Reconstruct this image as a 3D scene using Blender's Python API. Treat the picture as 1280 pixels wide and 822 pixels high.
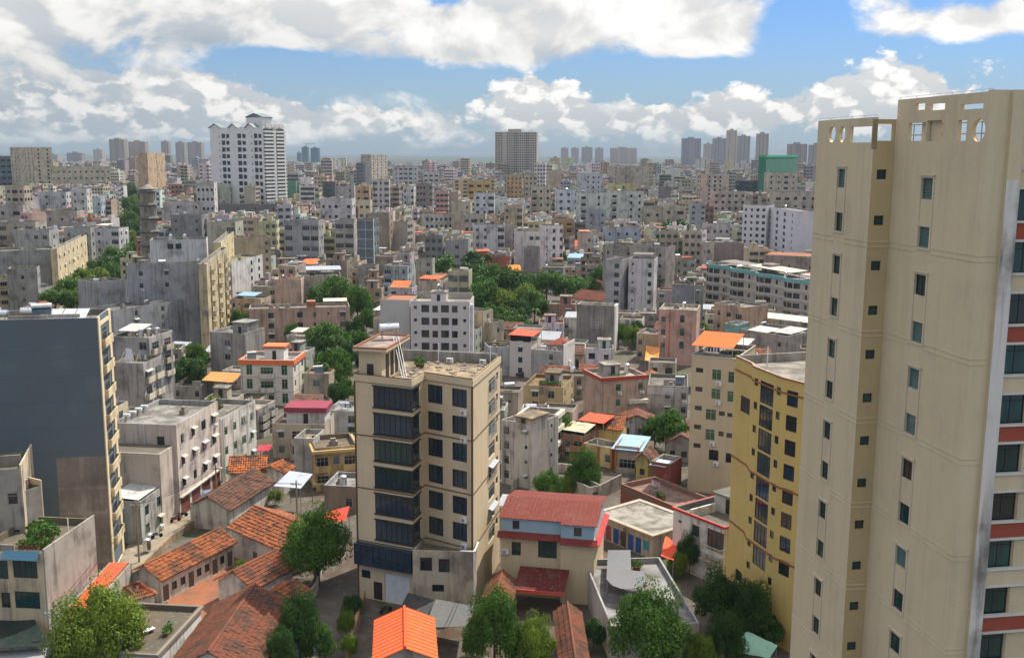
import bpy, bmesh, math, random
from math import radians as R, sin, cos, pi
from mathutils import Vector, Matrix
from mathutils.geometry import tessellate_polygon
for o in list(bpy.data.objects): bpy.data.objects.remove(o)
scene = bpy.context.scene
COL = scene.collection
# ------------------------------------------------------------------ camera
F, H = 1300.0, 54.0                    # focal length in photo pixels, camera height
PITCH, ROLL = math.atan2(411-191, F), R(.3)
cd = bpy.data.cameras.new('camera'); cam = bpy.data.objects.new('camera', cd); COL.objects.link(cam)
cam.matrix_world = Matrix.Translation((0, 0, H)) @ Matrix.Rotation(pi/2-PITCH, 4, 'X') @ Matrix.Rotation(ROLL, 4, 'Z')
cd.sensor_fit = 'HORIZONTAL'; cd.sensor_width = 36; cd.lens = 36*F/1280
cd.clip_start = .5; cd.clip_end = 90000
scene.camera = cam
# ------------------------------------------------------------------ sun, sky, exposure
SUN_AZ, SUN_EL = 40, 55                # azimuth clockwise from the view direction
sd = Vector((sin(R(SUN_AZ))*cos(R(SUN_EL)), cos(R(SUN_AZ))*cos(R(SUN_EL)), sin(R(SUN_EL))))
sl = bpy.data.lights.new('sun', 'SUN'); sl.energy = 4.5; sl.angle = R(.6); sl.color = (1, .93, .82)
so = bpy.data.objects.new('sun', sl); COL.objects.link(so)
so.rotation_euler = sd.to_track_quat('Z', 'Y').to_euler(); so.location = sd*300
scene.view_settings.view_transform = 'Standard'; scene.view_settings.look = 'None'
scene.view_settings.exposure = 0.52; scene.view_settings.gamma = 1; scene.view_settings.use_curve_mapping = False

class NT:                              # small helper for node trees
    def __init__(s, nt): s.t = nt; s.n = nt.nodes; s.l = nt.links
    def node(s, ty, **kw):
        n = s.n.new(ty)
        for k, v in kw.items(): setattr(n, k, v)
        return n
    def put(s, sock, v):
        if hasattr(v, 'is_output') or isinstance(v, bpy.types.NodeSocket): s.l.new(v, sock)
        else: sock.default_value = v
    def m(s, op, a, b=0.0, c=0.0, clamp=False):
        n = s.node('ShaderNodeMath', operation=op, use_clamp=clamp)
        s.put(n.inputs[0], a); s.put(n.inputs[1], b); s.put(n.inputs[2], c)
        return n.outputs[0]
    def ss(s, x, a, b, lo=0.0, hi=1.0):
        n = s.node('ShaderNodeMapRange', interpolation_type='SMOOTHSTEP')
        for k, v in zip((0, 1, 2, 3, 4), (x, a, b, lo, hi)): s.put(n.inputs[k], v)
        return n.outputs[0]
    def lin(s, x, a, b, lo=0.0, hi=1.0):
        n = s.node('ShaderNodeMapRange')
        for k, v in zip((0, 1, 2, 3, 4), (x, a, b, lo, hi)): s.put(n.inputs[k], v)
        return n.outputs[0]
    def mix(s, f, a, b, ty='MIX'):
        n = s.node('ShaderNodeMix', data_type='RGBA', blend_type=ty)
        s.put(n.inputs[0], f); s.put(n.inputs[6], a); s.put(n.inputs[7], b)
        return n.outputs[2]
    def noise(s, vec, scale, detail=4, rough=.5, dist=0.0):
        n = s.node('ShaderNodeTexNoise'); s.put(n.inputs['Vector'], vec)
        n.inputs['Scale'].default_value = scale; n.inputs['Detail'].default_value = detail
        n.inputs['Roughness'].default_value = rough; n.inputs['Distortion'].default_value = dist
        return n.outputs[0]
    def mapping(s, vec, scale=(1, 1, 1), loc=(0, 0, 0), rot=(0, 0, 0)):
        n = s.node('ShaderNodeMapping'); s.put(n.inputs[0], vec)
        n.inputs['Scale'].default_value = scale; n.inputs['Location'].default_value = loc; n.inputs['Rotation'].default_value = rot
        return n.outputs[0]
    def comb(s, x, y, z=0.0):
        n = s.node('ShaderNodeCombineXYZ')
        for i, v in enumerate((x, y, z)): s.put(n.inputs[i], v)
        return n.outputs[0]

w = bpy.data.worlds.new('World'); scene.world = w; w.use_nodes = True
def build_world():
    t = NT(w.node_tree); t.n.clear()
    sky = t.node('ShaderNodeTexSky', sky_type='NISHITA', sun_disc=False)
    sky.sun_elevation = R(SUN_EL); sky.sun_rotation = R(SUN_AZ); sky.altitude = 50
    sky.air_density = 1.0; sky.dust_density = .7; sky.ozone_density = 1.6
    tc = t.node('ShaderNodeTexCoord').outputs['Generated']
    sp = t.node('ShaderNodeSeparateXYZ'); t.put(sp.inputs[0], tc)
    x, y, z = sp.outputs
    az = t.m('ARCTAN2', x, y); el = t.m('ARCSINE', z)
    # the clouds of the day, as bumps of cover in (azimuth, elevation) radians
    def g(cx, cy, rx, ry, amp):        # centre and radii in thousandths of a radian
        dx = t.m('DIVIDE', t.m('SUBTRACT', az, cx/1000), rx/1000); dy = t.m('DIVIDE', t.m('SUBTRACT', el, cy/1000), ry/1000)
        e = t.m('ADD', t.m('MULTIPLY', dx, dx), t.m('MULTIPLY', dy, dy))
        return t.m('MULTIPLY', t.m('EXPONENT', t.m('MULTIPLY', e, -1.0)), amp)
    def total(lst):
        a = None
        for p in lst:
            v = g(*p); a = v if a is None else t.m('ADD', a, v)
        return a
    pv = t.comb(az, t.m('MULTIPLY', el, 1.5), 0.0)
    # high soft bank
    bank = total([(-330, 128, 230, 36, .55), (-150, 140, 100, 24, .45), (-440, 84, 150, 30, .25), (-95, 92, 90, 12, .40),
                  (85, 128, 150, 40, .62), (-20, 108, 60, 18, .22), (150, 105, 70, 20, .22), (420, 112, 130, 15, .42), (330, 142, 60, 12, .22), (500, 120, 80, 20, .28),
                  (-75, 142, 36, 14, -.6), (-215, 84, 75, 11, -.55), (-90, 66, 110, 9, -.3), (270, 120, 44, 50, -.45), (290, 70, 90, 24, -.4), (170, 74, 100, 11, -.45), (430, 66, 160, 16, -.2), (60, 60, 60, 12, -.2)])
    n1 = t.noise(pv, 11, 8, .58, .3); n1b = t.noise(t.mapping(pv, loc=(-.016, -.024, 0)), 11, 3, .55, .3)
    high = t.m('ADD', t.m('MULTIPLY', t.m('SUBTRACT', n1, .5), 1.7), bank)
    hi_cov = t.m('ADD', high, t.lin(el, .2, .5, 0.0, .17))  # extra cloud cover above the view, added for the ambient fill
    a_high = t.ss(hi_cov, .03, .36)
    # cumulus standing in heaps above the horizon
    cum = total([(15, 50, 62, 30, .55), (95, 34, 80, 20, .35), (200, 46, 42, 26, .48), (140, 28, 140, 16, .3), (340, 60, 62, 34, .6), (305, 40, 90, 24, .35), (425, 78, 36, 16, .3), (620, 40, 160, 40, .3),
                 (-290, 50, 80, 30, .46), (-360, 34, 160, 30, .46), (-460, 50, 110, 36, .46), (-150, 28, 130, 18, .42), (-560, 50, 150, 40, .3), (60, 10, 600, 8, .12)])
    def billow(vec, sc, det):
        v = t.node('ShaderNodeTexVoronoi', feature='F1', voronoi_dimensions='2D'); t.put(v.inputs['Vector'], vec); v.inputs['Scale'].default_value = sc
        v.inputs['Detail'].default_value = det; v.inputs['Roughness'].default_value = .55
        return v.outputs['Distance']
    dn = t.node('ShaderNodeTexNoise'); t.put(dn.inputs['Vector'], pv); dn.inputs['Scale'].default_value = 60; dn.inputs['Detail'].default_value = 3
    wv = t.node('ShaderNodeVectorMath', operation='MULTIPLY_ADD'); t.put(wv.inputs[0], dn.outputs['Color']); wv.inputs[1].default_value = (.012, .012, 0); t.put(wv.inputs[2], pv)
    wv = wv.outputs[0]
    n2 = billow(wv, 25, 4.0); n2b = billow(t.mapping(wv, loc=(-.008, -.013, 0)), 25, 2.0)
    body = t.m('SUBTRACT', t.m('SUBTRACT', cum, .10), t.m('MULTIPLY', n2, .30)); body = t.m('ADD', body, t.m('MULTIPLY', t.m('SUBTRACT', n1, .5), .75))
    a_cum = t.ss(body, -.03, .10)
    # brightness: sun on the upper right, grey undersides, a heavy grey mass at left
    s1 = t.ss(t.m('SUBTRACT', n1, n1b), -.10, .12, .0, 1.0)
    s2 = t.ss(t.m('SUBTRACT', n2b, n2), -.22, .26, .0, 1.0)
    up = t.ss(el, .012, .075)
    dark = t.m('ADD', g(-430, 52, 190, 46, .60), g(-260, 94, 130, 16, .5)); dark = t.m('ADD', dark, g(-50, 126, 110, 12, .25)); dark = t.m('ADD', dark, g(60, 88, 130, 12, .40)); dark = t.m('ADD', dark, g(-330, 118, 120, 12, .3))
    lum1 = t.m('SUBTRACT', t.m('ADD', .57, t.m('MULTIPLY', s1, .22)), t.m('MULTIPLY', dark, .30))
    lum2 = t.m('SUBTRACT', t.m('ADD', t.m('ADD', .46, t.m('MULTIPLY', up, .09)), t.m('MULTIPLY', s2, .26)), t.m('MULTIPLY', dark, .20))
    warm = (1.0, .98, .945, 1); cool = (.80, .90, 1.0, 1)
    def shade(l, lo, hi):
        c = t.mix(t.ss(l, lo, hi), cool, warm)
        vm = t.node('ShaderNodeVectorMath', operation='SCALE'); t.put(vm.inputs[0], c); t.put(vm.inputs['Scale'], l)
        return vm.outputs[0]
    blue = t.node('ShaderNodeVectorMath', operation='SCALE'); t.put(blue.inputs[0], sky.outputs[0]); blue.inputs['Scale'].default_value = SKY_STRENGTH
    deep = t.mix(1.0, blue.outputs[0], (.36, .54, .83, 1), 'MULTIPLY')
    # the pale veil of moist air low over the horizon
    base = t.mix(t.ss(el, .0, .13, .78, .0), deep, (.30, .38, .44, 1))
    c = t.mix(t.m('MULTIPLY', a_cum, t.ss(el, .0, .03, .45, .96)), base, shade(lum2, .36, .62))
    c = t.mix(t.m('MULTIPLY', a_high, .97), c, shade(lum1, .36, .62))
    # unseen sky overhead is brightened and warmed, added as ambient fill
    ov = t.node('ShaderNodeVectorMath', operation='SCALE'); t.put(ov.inputs[0], c); t.put(ov.inputs['Scale'], t.ss(el, .22, .8, 1.0, OVERHEAD_FILL)); c = t.mix(t.ss(el, .22, .7), ov.outputs[0], (1.0, .93, .80, 1), 'MULTIPLY')
    bg = t.node('ShaderNodeBackground'); t.put(bg.inputs[0], c); bg.inputs[1].default_value = 1.0
    out = t.node('ShaderNodeOutputWorld'); t.l.new(bg.outputs[0], out.inputs[0])
SKY_STRENGTH = .10; OVERHEAD_FILL = 2.4
build_world()
scene.cycles.max_bounces = 5; scene.cycles.diffuse_bounces = 2; scene.cycles.glossy_bounces = 2
scene.cycles.transmission_bounces = 2; scene.cycles.transparent_max_bounces = 4; scene.cycles.volume_bounces = 0
scene.cycles.use_denoising = True; scene.cycles.caustics_reflective = False; scene.cycles.caustics_refractive = False
scene.render.film_transparent = False
try: scene.cycles.denoiser = 'OPENIMAGEDENOISE'
except Exception: pass

# ------------------------------------------------------------------ from the photograph's pixels to places on the ground
def ray(px, py):
    x, y = (px-640)/F, -(py-411)/F
    c, s = cos(ROLL), sin(ROLL); x, y = c*x-s*y, s*x+c*y
    cp, sp = cos(PITCH), sin(PITCH)
    return Vector((x, cp+y*sp, -sp+y*cp))
def G(px, py, z=0.0):
    d = ray(px, py); k = (z-H)/d.z; return Vector((d.x*k, d.y*k, z))
def D(px, py, Y):
    d = ray(px, py); k = Y/d.y; return Vector((d.x*k, Y, H+d.z*k))
def proj(p):
    z = p[2]-H; cp, sp = cos(PITCH), sin(PITCH)
    f = p[1]*cp-z*sp; u = p[1]*sp+z*cp; X, Y = p[0]/f, u/f
    c, s = cos(ROLL), sin(ROLL); X, Y = c*X+s*Y, -s*X+c*Y
    return 640+F*X, 411-F*Y
def on_plane(px, py, p, n):            # where the sight line meets a vertical plane
    d = ray(px, py); k = (Vector((p[0], p[1], H))-Vector((0, 0, H))).dot(Vector((n[0], n[1], 0)))/d.dot(Vector((n[0], n[1], 0)))
    return Vector((d.x*k, d.y*k, H+d.z*k))

# ------------------------------------------------------------------ materials
MATS = {}
def mat(name):
    m = bpy.data.materials.new(name); m.use_nodes = True
    t = NT(m.node_tree); t.n.clear()
    out = t.node('ShaderNodeOutputMaterial'); b = t.node('ShaderNodeBsdfPrincipled'); t.l.new(b.outputs[0], out.inputs[0])
    b.inputs['Specular IOR Level'].default_value = .3
    MATS[name] = m
    t.b = b
    return m, t
def c4(c): return (c[0], c[1], c[2], 1)
def bump(t, h, strength, dist=.05):
    n = t.node('ShaderNodeBump'); n.inputs['Strength'].default_value = strength; n.inputs['Distance'].default_value = dist
    t.put(n.inputs['Height'], h); t.l.new(n.outputs[0], t.b.inputs['Normal'])
def objcoord(t): return t.node('ShaderNodeTexCoord').outputs['Object']
def geopos(t): return t.node('ShaderNodeNewGeometry').outputs['Position']
def wallmat(name, attr=False, grime=.55, rough=.85):
    m, t = mat(name)
    if attr:
        a = t.node('ShaderNodeAttribute'); a.attribute_name = 'tint'; col = a.outputs['Color']
    else: col = t.node('ShaderNodeObjectInfo').outputs['Color']
    col = t.mix(1.0, col, (1.0, .965, .90, 1), 'MULTIPLY')
    p = geopos(t)
    streak = t.noise(t.mapping(p, (1.3, 1.3, .09)), 1.0, 5, .62)
    blot = t.noise(p, .23, 6, .62)
    fine = t.noise(p, 2.6, 4, .65)
    g = t.m('ADD', t.ss(streak, .46, .70, 0, grime*.72), t.ss(blot, .47, .68, 0, grime*.72), clamp=True); g = t.m('MINIMUM', g, .86)
    c1 = t.mix(g, col, (.135, .12, .10, 1))
    c2 = t.mix(t.lin(fine, .3, .7, .0, .16), c1, (.75, .72, .66, 1), 'MULTIPLY')
    c3 = t.mix(t.ss(blot, .30, .45, .16 if grime > .3 else .03, 0), c2, (.80, .77, .70, 1))
    t.put(t.b.inputs['Base Color'], c3); t.b.inputs['Roughness'].default_value = rough
    bump(t, t.m('ADD', fine, blot), .25, .03)
    return m
wallmat('plaster', grime=.75); wallmat('clean_plaster', grime=.15); wallmat('old_plaster', grime=1.0); wallmat('weathered_paint', grime=.22); wallmat('city_wall', attr=True, grime=.5)
def roofmat(name='roof_concrete'):
    m, t = mat(name); col = t.node('ShaderNodeObjectInfo').outputs['Color']; p = geopos(t)
    a = t.noise(p, .35, 6, .65, .4); b = t.noise(p, 1.7, 5, .7); 
    c = t.mix(1.0, col, (.84, .80, .74, 1), 'MULTIPLY'); c = t.mix(t.ss(a, .38, .60, 0, .82), c, (.095, .083, .064, 1)); c = t.mix(t.ss(b, .54, .72, 0, .5), c, (.32, .27, .20, 1))
    c = t.mix(t.ss(t.noise(p, .12, 3), .56, .66, 0, .35), c, (.06, .062, .045, 1))
    t.put(t.b.inputs['Base Color'], c); t.b.inputs['Roughness'].default_value = .9; bump(t, b, .35, .05); return m
roofmat()
def simple(name, col, rough=.6, metal=0.0, var=.25, scale=1.5, spec=.3, objcol=False):
    m, t = mat(name); p = geopos(t)
    base = t.node('ShaderNodeObjectInfo').outputs['Color'] if objcol else c4(col)
    n = t.noise(p, scale, 5, .6)
    dk = c4([v*.45 for v in col])
    t.put(t.b.inputs['Base Color'], t.mix(t.ss(n, .45, .72, 0, var*1.6), base, dk if not objcol else (.12, .10, .085, 1)))
    t.b.inputs['Roughness'].default_value = rough; t.b.inputs['Metallic'].default_value = metal
    t.b.inputs['Specular IOR Level'].default_value = spec
    return m
simple('paint', (.8, .8, .8), .5, objcol=True, var=.12)
simple('steel', (.72, .73, .74), .28, 1.0, .08, 3); simple('dull_metal', (.35, .36, .38), .5, .6, .3)
simple('white_plastic', (.72, .72, .70), .45, 0, .12); simple('dark_frame', (.035, .03, .028), .45, 0, .1)
simple('alloy_frame', (.45, .46, .46), .4, .3, .1); simple('rust', (.19, .085, .045), .8, 0, .5, 2.5)
simple('black', (.012, .012, .013), .7, 0, 0); simple('bark', (.10, .072, .05), .9, 0, .5, 6)
simple('timber', (.17, .11, .07), .8, 0, .4, 4); simple('rubber', (.02, .02, .02), .8, 0, 0)
simple('junk', (.30, .25, .20), .9, 0, .6, 2.0)
def tinmat():
    m, t = mat('tin_sheet'); col = t.node('ShaderNodeObjectInfo').outputs['Color']; p = geopos(t)
    a = t.noise(p, .5, 5, .6); b = t.noise(p, 3.5, 5, .65)
    c = t.mix(t.ss(a, .5, .75, 0, .42), col, (.17, .10, .07, 1)); c = t.mix(t.ss(b, .52, .72, 0, .22), c, (.45, .40, .36, 1))
    t.put(t.b.inputs['Base Color'], c); t.b.inputs['Roughness'].default_value = .78; t.b.inputs['Specular IOR Level'].default_value = .12
tinmat()
def tilemat():
    m, t = mat('clay_tile'); col = t.node('ShaderNodeObjectInfo').outputs['Color']; p = geopos(t)
    v = t.node('ShaderNodeTexVoronoi'); t.put(v.inputs['Vector'], p); v.inputs['Scale'].default_value = 2.6
    sh = t.node('ShaderNodeSeparateColor'); t.l.new(v.outputs['Color'], sh.inputs[0])
    c = t.mix(t.lin(sh.outputs[0], 0, 1, 0, .95), col, (.20, .068, .035, 1))
    c = t.mix(t.ss(t.noise(p, .5, 7, .7), .44, .62, 0, .85), c, (.075, .05, .038, 1))
    c = t.mix(t.ss(t.noise(p, 5, 4, .6), .56, .68, 0, .6), c, (.09, .06, .045, 1))
    t.put(t.b.inputs['Base Color'], c); t.b.inputs['Roughness'].default_value = .88; bump(t, t.noise(p, 7, 3), .6, .06)
tilemat()
def glassmat(name, cols, rough=.08, spec=.55):
    m, t = mat(name); oi = t.node('ShaderNodeObjectInfo')
    r = t.node('ShaderNodeValToRGB'); t.l.new(oi.outputs['Random'], r.inputs[0]); r.color_ramp.interpolation = 'CONSTANT'
    for i, (pos, c) in enumerate(cols):
        e = r.color_ramp.elements[i] if i < 2 else r.color_ramp.elements.new(pos)
        e.position = pos; e.color = c4(c)
    p = objcoord(t); fold = t.noise(t.mapping(p, (9, 9, .4)), 1, 2)
    c = t.mix(t.lin(fold, .35, .65, 0, .5), r.outputs[0], (.008, .012, .014, 1))
    t.put(t.b.inputs['Base Color'], c); t.b.inputs['Roughness'].default_value = rough; t.b.inputs['Specular IOR Level'].default_value = spec
glassmat('glass', [(0, (.018, .022, .025)), (.35, (.03, .036, .04)), (.6, (.05, .05, .045)), (.78, (.10, .095, .085)), (.9, (.02, .03, .045))])
glassmat('blue_glass', [(0, (.014, .034, .056)), (.35, (.022, .05, .08)), (.6, (.03, .06, .085)), (.8, (.05, .075, .085))], .05, .7)  # blue tint raised so the base colour carries teal-blue reflections
glassmat('green_glass', [(0, (.01, .05, .045)), (.4, (.012, .065, .06)), (.7, (.02, .085, .07)), (.88, (.03, .035, .033))], .06, .6)
glassmat('lime_glass', [(0, (.03, .11, .03)), (.5, (.045, .13, .05)), (.8, (.03, .07, .03))], .12, .5)
def foliage(name, a, b, c):
    m, t = mat(name); p = geopos(t)
    n = t.noise(p, .55, 3, .6); oi = t.node('ShaderNodeObjectInfo').outputs['Random']
    k = t.mix(t.ss(n, .35, .65), c4(a), c4(b)); k = t.mix(t.ss(t.noise(p, 2.2, 3), .52, .7, 0, .6), k, c4(c))
    k = t.mix(t.lin(oi, 0, 1, 0, .3), k, c4([v*.6 for v in a]))
    t.put(t.b.inputs['Base Color'], k); t.b.inputs['Roughness'].default_value = .55; t.b.inputs['Specular IOR Level'].default_value = .25
    tr = t.node('ShaderNodeBsdfTranslucent'); t.put(tr.inputs[0], k)
    mx = t.node('ShaderNodeMixShader'); mx.inputs[0].default_value = .3
    o = [n for n in t.n if n.type == 'OUTPUT_MATERIAL'][0]
    t.l.new(t.b.outputs[0], mx.inputs[1]); t.l.new(tr.outputs[0], mx.inputs[2]); t.l.new(mx.outputs[0], o.inputs[0])
foliage('leaf', (.05, .125, .014), (.085, .185, .022), (.15, .26, .035))
foliage('leaf_light', (.12, .19, .018), (.19, .27, .028), (.27, .34, .05))
foliage('leaf_dark', (.03, .08, .014), (.052, .125, .02), (.085, .16, .028))  # darker leaf tone; on trees below the blocks it carries their shadow

# ------------------------------------------------------------------ mesh helpers
class MB:
    def __init__(s): s.v = []; s.f = []; s.mi = []; s.tint = []; s.cur = None
    def poly(s, pts, m=0):
        b = len(s.v); s.v.extend(tuple(p) for p in pts); s.f.append(tuple(range(b, b+len(pts)))); s.mi.append(m)
        if s.cur: s.tint.append(s.cur)
    def box(s, x0, y0, z0, x1, y1, z1, m=0, bottom=True, mt=None):
        a, b, c, d = (x0, y0), (x1, y0), (x1, y1), (x0, y1)
        s.prism([a, b, c, d], z0, z1, m, bottom, mt)
    def prism(s, pts, z0, z1, m=0, bottom=True, mt=None):
        n = len(pts)
        for i in range(n):
            p, q = pts[i], pts[(i+1) % n]
            s.poly([(p[0], p[1], z0), (q[0], q[1], z0), (q[0], q[1], z1), (p[0], p[1], z1)], m)
        s.poly([(p[0], p[1], z1) for p in pts], m if mt is None else mt)
        if bottom: s.poly([(p[0], p[1], z0) for p in reversed(pts)], m)
    def tube(s, p, q, r, n=6, m=0, r2=None, caps=True):
        p, q = Vector(p), Vector(q); r2 = r if r2 is None else r2
        d = (q-p).normalized(); u = d.orthogonal().normalized(); w_ = d.cross(u)
        A = [p+(u*cos(2*pi*i/n)+w_*sin(2*pi*i/n))*r for i in range(n)]; B = [q+(u*cos(2*pi*i/n)+w_*sin(2*pi*i/n))*r2 for i in range(n)]
        for i in range(n): j = (i+1) % n; s.poly([A[i], A[j], B[j], B[i]], m)
        if caps: s.poly(list(reversed(A)), m); s.poly(B, m)
    def slab(s, quad, th, m=0):        # a sloping sheet of four corners given its thickness
        q = [Vector(p) for p in quad]; n = (q[1]-q[0]).cross(q[3]-q[0]).normalized()*th
        lo = [p-n for p in q]
        s.poly(q, m); s.poly(list(reversed(lo)), m)
        for i in range(4): j = (i+1) % 4; s.poly([lo[i], lo[j], q[j], q[i]], m)
    def build(s, name, mats, parent=None, color=None, smooth=False):
        me = s.mesh(name, mats, smooth)
        return link(name, me, parent, color)
    def mesh(s, name, mats, smooth=False):
        me = bpy.data.meshes.new(name); me.from_pydata(s.v, [], s.f)
        for k in ([mats] if isinstance(mats, str) else mats): me.materials.append(MATS[k])
        if any(s.mi): me.polygons.foreach_set('material_index', s.mi)
        if s.tint:
            at = me.attributes.new('tint', 'FLOAT_COLOR', 'FACE'); flat = []
            for c in s.tint: flat += [c[0], c[1], c[2], 1]
            at.data.foreach_set('color', flat)
        if smooth: me.polygons.foreach_set('use_smooth', [True]*len(me.polygons))
        me.update(); return me
def link(name, me, parent=None, color=None, loc=None, rz=None):
    o = bpy.data.objects.new(name, me); COL.objects.link(o)
    if parent: o.parent = parent
    if color: o.color = c4(color)
    if loc is not None: o.location = loc
    if rz is not None: o.rotation_euler = (0, 0, rz)
    return o
LABELS = set()
def tag(o, label, cat, group=None):
    o['label'] = label; o['category'] = cat
    if group: o['group'] = group
    if label in LABELS: print('DUPLABEL', label)
    LABELS.add(label)
    n = len(label.split())
    if n < 4 or n > 16: print('LABLEN', n, label)
    return o
def thing(name, label, cat, loc, rz=0.0, group=None):
    o = bpy.data.objects.new(name, None); COL.objects.link(o); o.location = loc; o.rotation_euler = (0, 0, rz)
    o.empty_display_size = 1; return tag(o, label, cat, group)
def structure(name, o): o['kind'] = 'structure'; return o
def inset(poly, d):
    n = len(poly); out = []
    for i in range(n):
        p0, p1, p2 = (Vector(poly[(i-1) % n][:2]), Vector(poly[i][:2]), Vector(poly[(i+1) % n][:2]))
        a, b = (p1-p0).normalized(), (p2-p1).normalized()
        na, nb = Vector((-a.y, a.x)), Vector((-b.y, b.x)); m = (na+nb); k = m.length_squared
        m = m*(2/k) if k > 1e-6 else na
        out.append(tuple(p1+m*d))
    return out
def facade(mb, p0, p1, z0, z1, rects, rec=.14, m=0, mr=None):
    p0, p1 = Vector(p0[:2]), Vector(p1[:2]); L = (p1-p0).length; d = (p1-p0)/L; n = Vector((d.y, -d.x))
    def P(u, v, k=0.0): q = p0+d*u-n*k; return (q.x, q.y, v)
    us = sorted({0.0, L, *[r[0] for r in rects], *[r[2] for r in rects]}); vs = sorted({z0, z1, *[r[1] for r in rects], *[r[3] for r in rects]})
    for j in range(len(vs)-1):
        run = None
        for i in range(len(us)-1):
            cu, cv = (us[i]+us[i+1])/2, (vs[j]+vs[j+1])/2
            hole = any(r[0] < cu < r[2] and r[1] < cv < r[3] for r in rects)
            if hole:
                if run is not None: mb.poly([P(run, vs[j]), P(us[i], vs[j]), P(us[i], vs[j+1]), P(run, vs[j+1])], m); run = None
            elif run is None: run = us[i]
        if run is not None: mb.poly([P(run, vs[j]), P(L, vs[j]), P(L, vs[j+1]), P(run, vs[j+1])], m)
    k = m if mr is None else mr
    for (a, b, c, e) in rects:
        mb.poly([P(a, b), P(a, b, rec), P(c, b, rec), P(c, b)][::-1], k); mb.poly([P(a, e), P(c, e), P(c, e, rec), P(a, e, rec)][::-1], k)
        mb.poly([P(a, b), P(a, e), P(a, e, rec), P(a, b, rec)][::-1], k); mb.poly([P(c, b), P(c, b, rec), P(c, e, rec), P(c, e)][::-1], k)
        mb.poly([P(a, b, rec), P(c, b, rec), P(c, e, rec), P(a, e, rec)], k)
# ------------------------------------------------------------------ windows, balconies and other repeated parts (shared meshes)
CACHE = {}
FRAME = {'a': 'alloy_frame', 'd': 'dark_frame', 'w': 'white_plastic', 'g': 'alloy_frame', 'l': 'white_plastic', 'b': 'dark_frame', 'n': 'dark_frame', 'y': 'dark_frame'}
PANE = {'a': 'glass', 'd': 'glass', 'w': 'glass', 'g': 'lime_glass', 'l': 'green_glass', 'b': 'blue_glass', 'n': 'green_glass', 'y': 'glass'}
def win_mesh(w, h, st, single):
    w, h = round(w, 1), round(h, 1); k = ('win', w, h, st, single)
    if k in CACHE: return CACHE[k]
    mb = MB(); t = .06 if w > .7 else .045; dpt = .06
    mb.box(-w/2, 0, 0, w/2, dpt, t); mb.box(-w/2, 0, h-t, w/2, dpt, h); mb.box(-w/2, 0, t, -w/2+t, dpt, h-t); mb.box(w/2-t, 0, t, w/2, dpt, h-t)
    n = max(1, round(w/.75)) if st != 'l' else 1
    for i in range(1, n): x = -w/2+w*i/n; mb.box(x-.025, .005, t, x+.025, dpt-.005, h-t)
    if h > 1.2 and w > .9 and st != 'l': mb.box(-w/2+t, .008, h*.72, w/2-t, dpt-.008, h*.72+.045)
    if st == 'l':
        q = int(h/.12)
        for i in range(q): z = t+(h-2*t)*i/q; mb.slab([(-w/2+t, .0, z), (w/2-t, .0, z), (w/2-t, .05, z+.075), (-w/2+t, .05, z+.075)], .012)
    fm = [FRAME[st]] if st != 'l' else ['louvre_green']
    pane = MB(); pane.poly([(-w/2+.01, .035, .01), (w/2-.01, .035, .01), (w/2-.01, .035, h-.01), (-w/2+.01, .035, h-.01)])
    if single:
        for p in pane.f: mb.poly([pane.v[i] for i in p], 1)
        r = (mb.mesh('window', fm+[PANE[st]]), None)
    else: r = (mb.mesh('window', fm), pane.mesh('pane', PANE[st]))
    CACHE[k] = r; return r
m_, t_ = mat('louvre_green'); t_.b.inputs['Base Color'].default_value = (.10, .17, .15, 1); t_.b.inputs['Roughness'].default_value = .45
def cached(k, fn):
    if k not in CACHE: CACHE[k] = fn()
    return CACHE[k]
def ac_mesh():
    mb = MB(); mb.box(-.42, -.34, 0, .42, -.02, .58); mb.tube((-.1, -.345, .29), (-.1, -.365, .29), .22, 12, 1); mb.box(-.36, -.3, -.1, -.3, 0, 0, 1); mb.box(.3, -.3, -.1, .36, 0, 0, 1)
    return mb.mesh('air_conditioner', ['white_plastic', 'dull_metal'])
def awn_mesh(w):
    mb = MB(); mb.slab([(-w/2-.15, -.6, -.16), (w/2+.15, -.6, -.16), (w/2+.15, -.01, .06), (-w/2-.15, -.01, .06)], .03)
    return mb.mesh('awning', 'paint')
def cage_mesh(w, h):
    mb = MB()
    n = max(3, round(w/.16))
    for i in range(n+1): x = -w/2+w*i/n; mb.box(x-.012, -.32, -.05, x+.012, -.3, h)
    for z in (-.05, h*.5, h-.03): mb.box(-w/2, -.325, z, w/2, -.295, z+.03)
    for x in (-w/2, w/2): mb.box(x-.015, -.3, -.05, x+.015, -.01, -.02); mb.box(x-.015, -.3, h-.03, x+.015, -.01, h)
    return mb.mesh('window_cage', 'alloy_frame')
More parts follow.
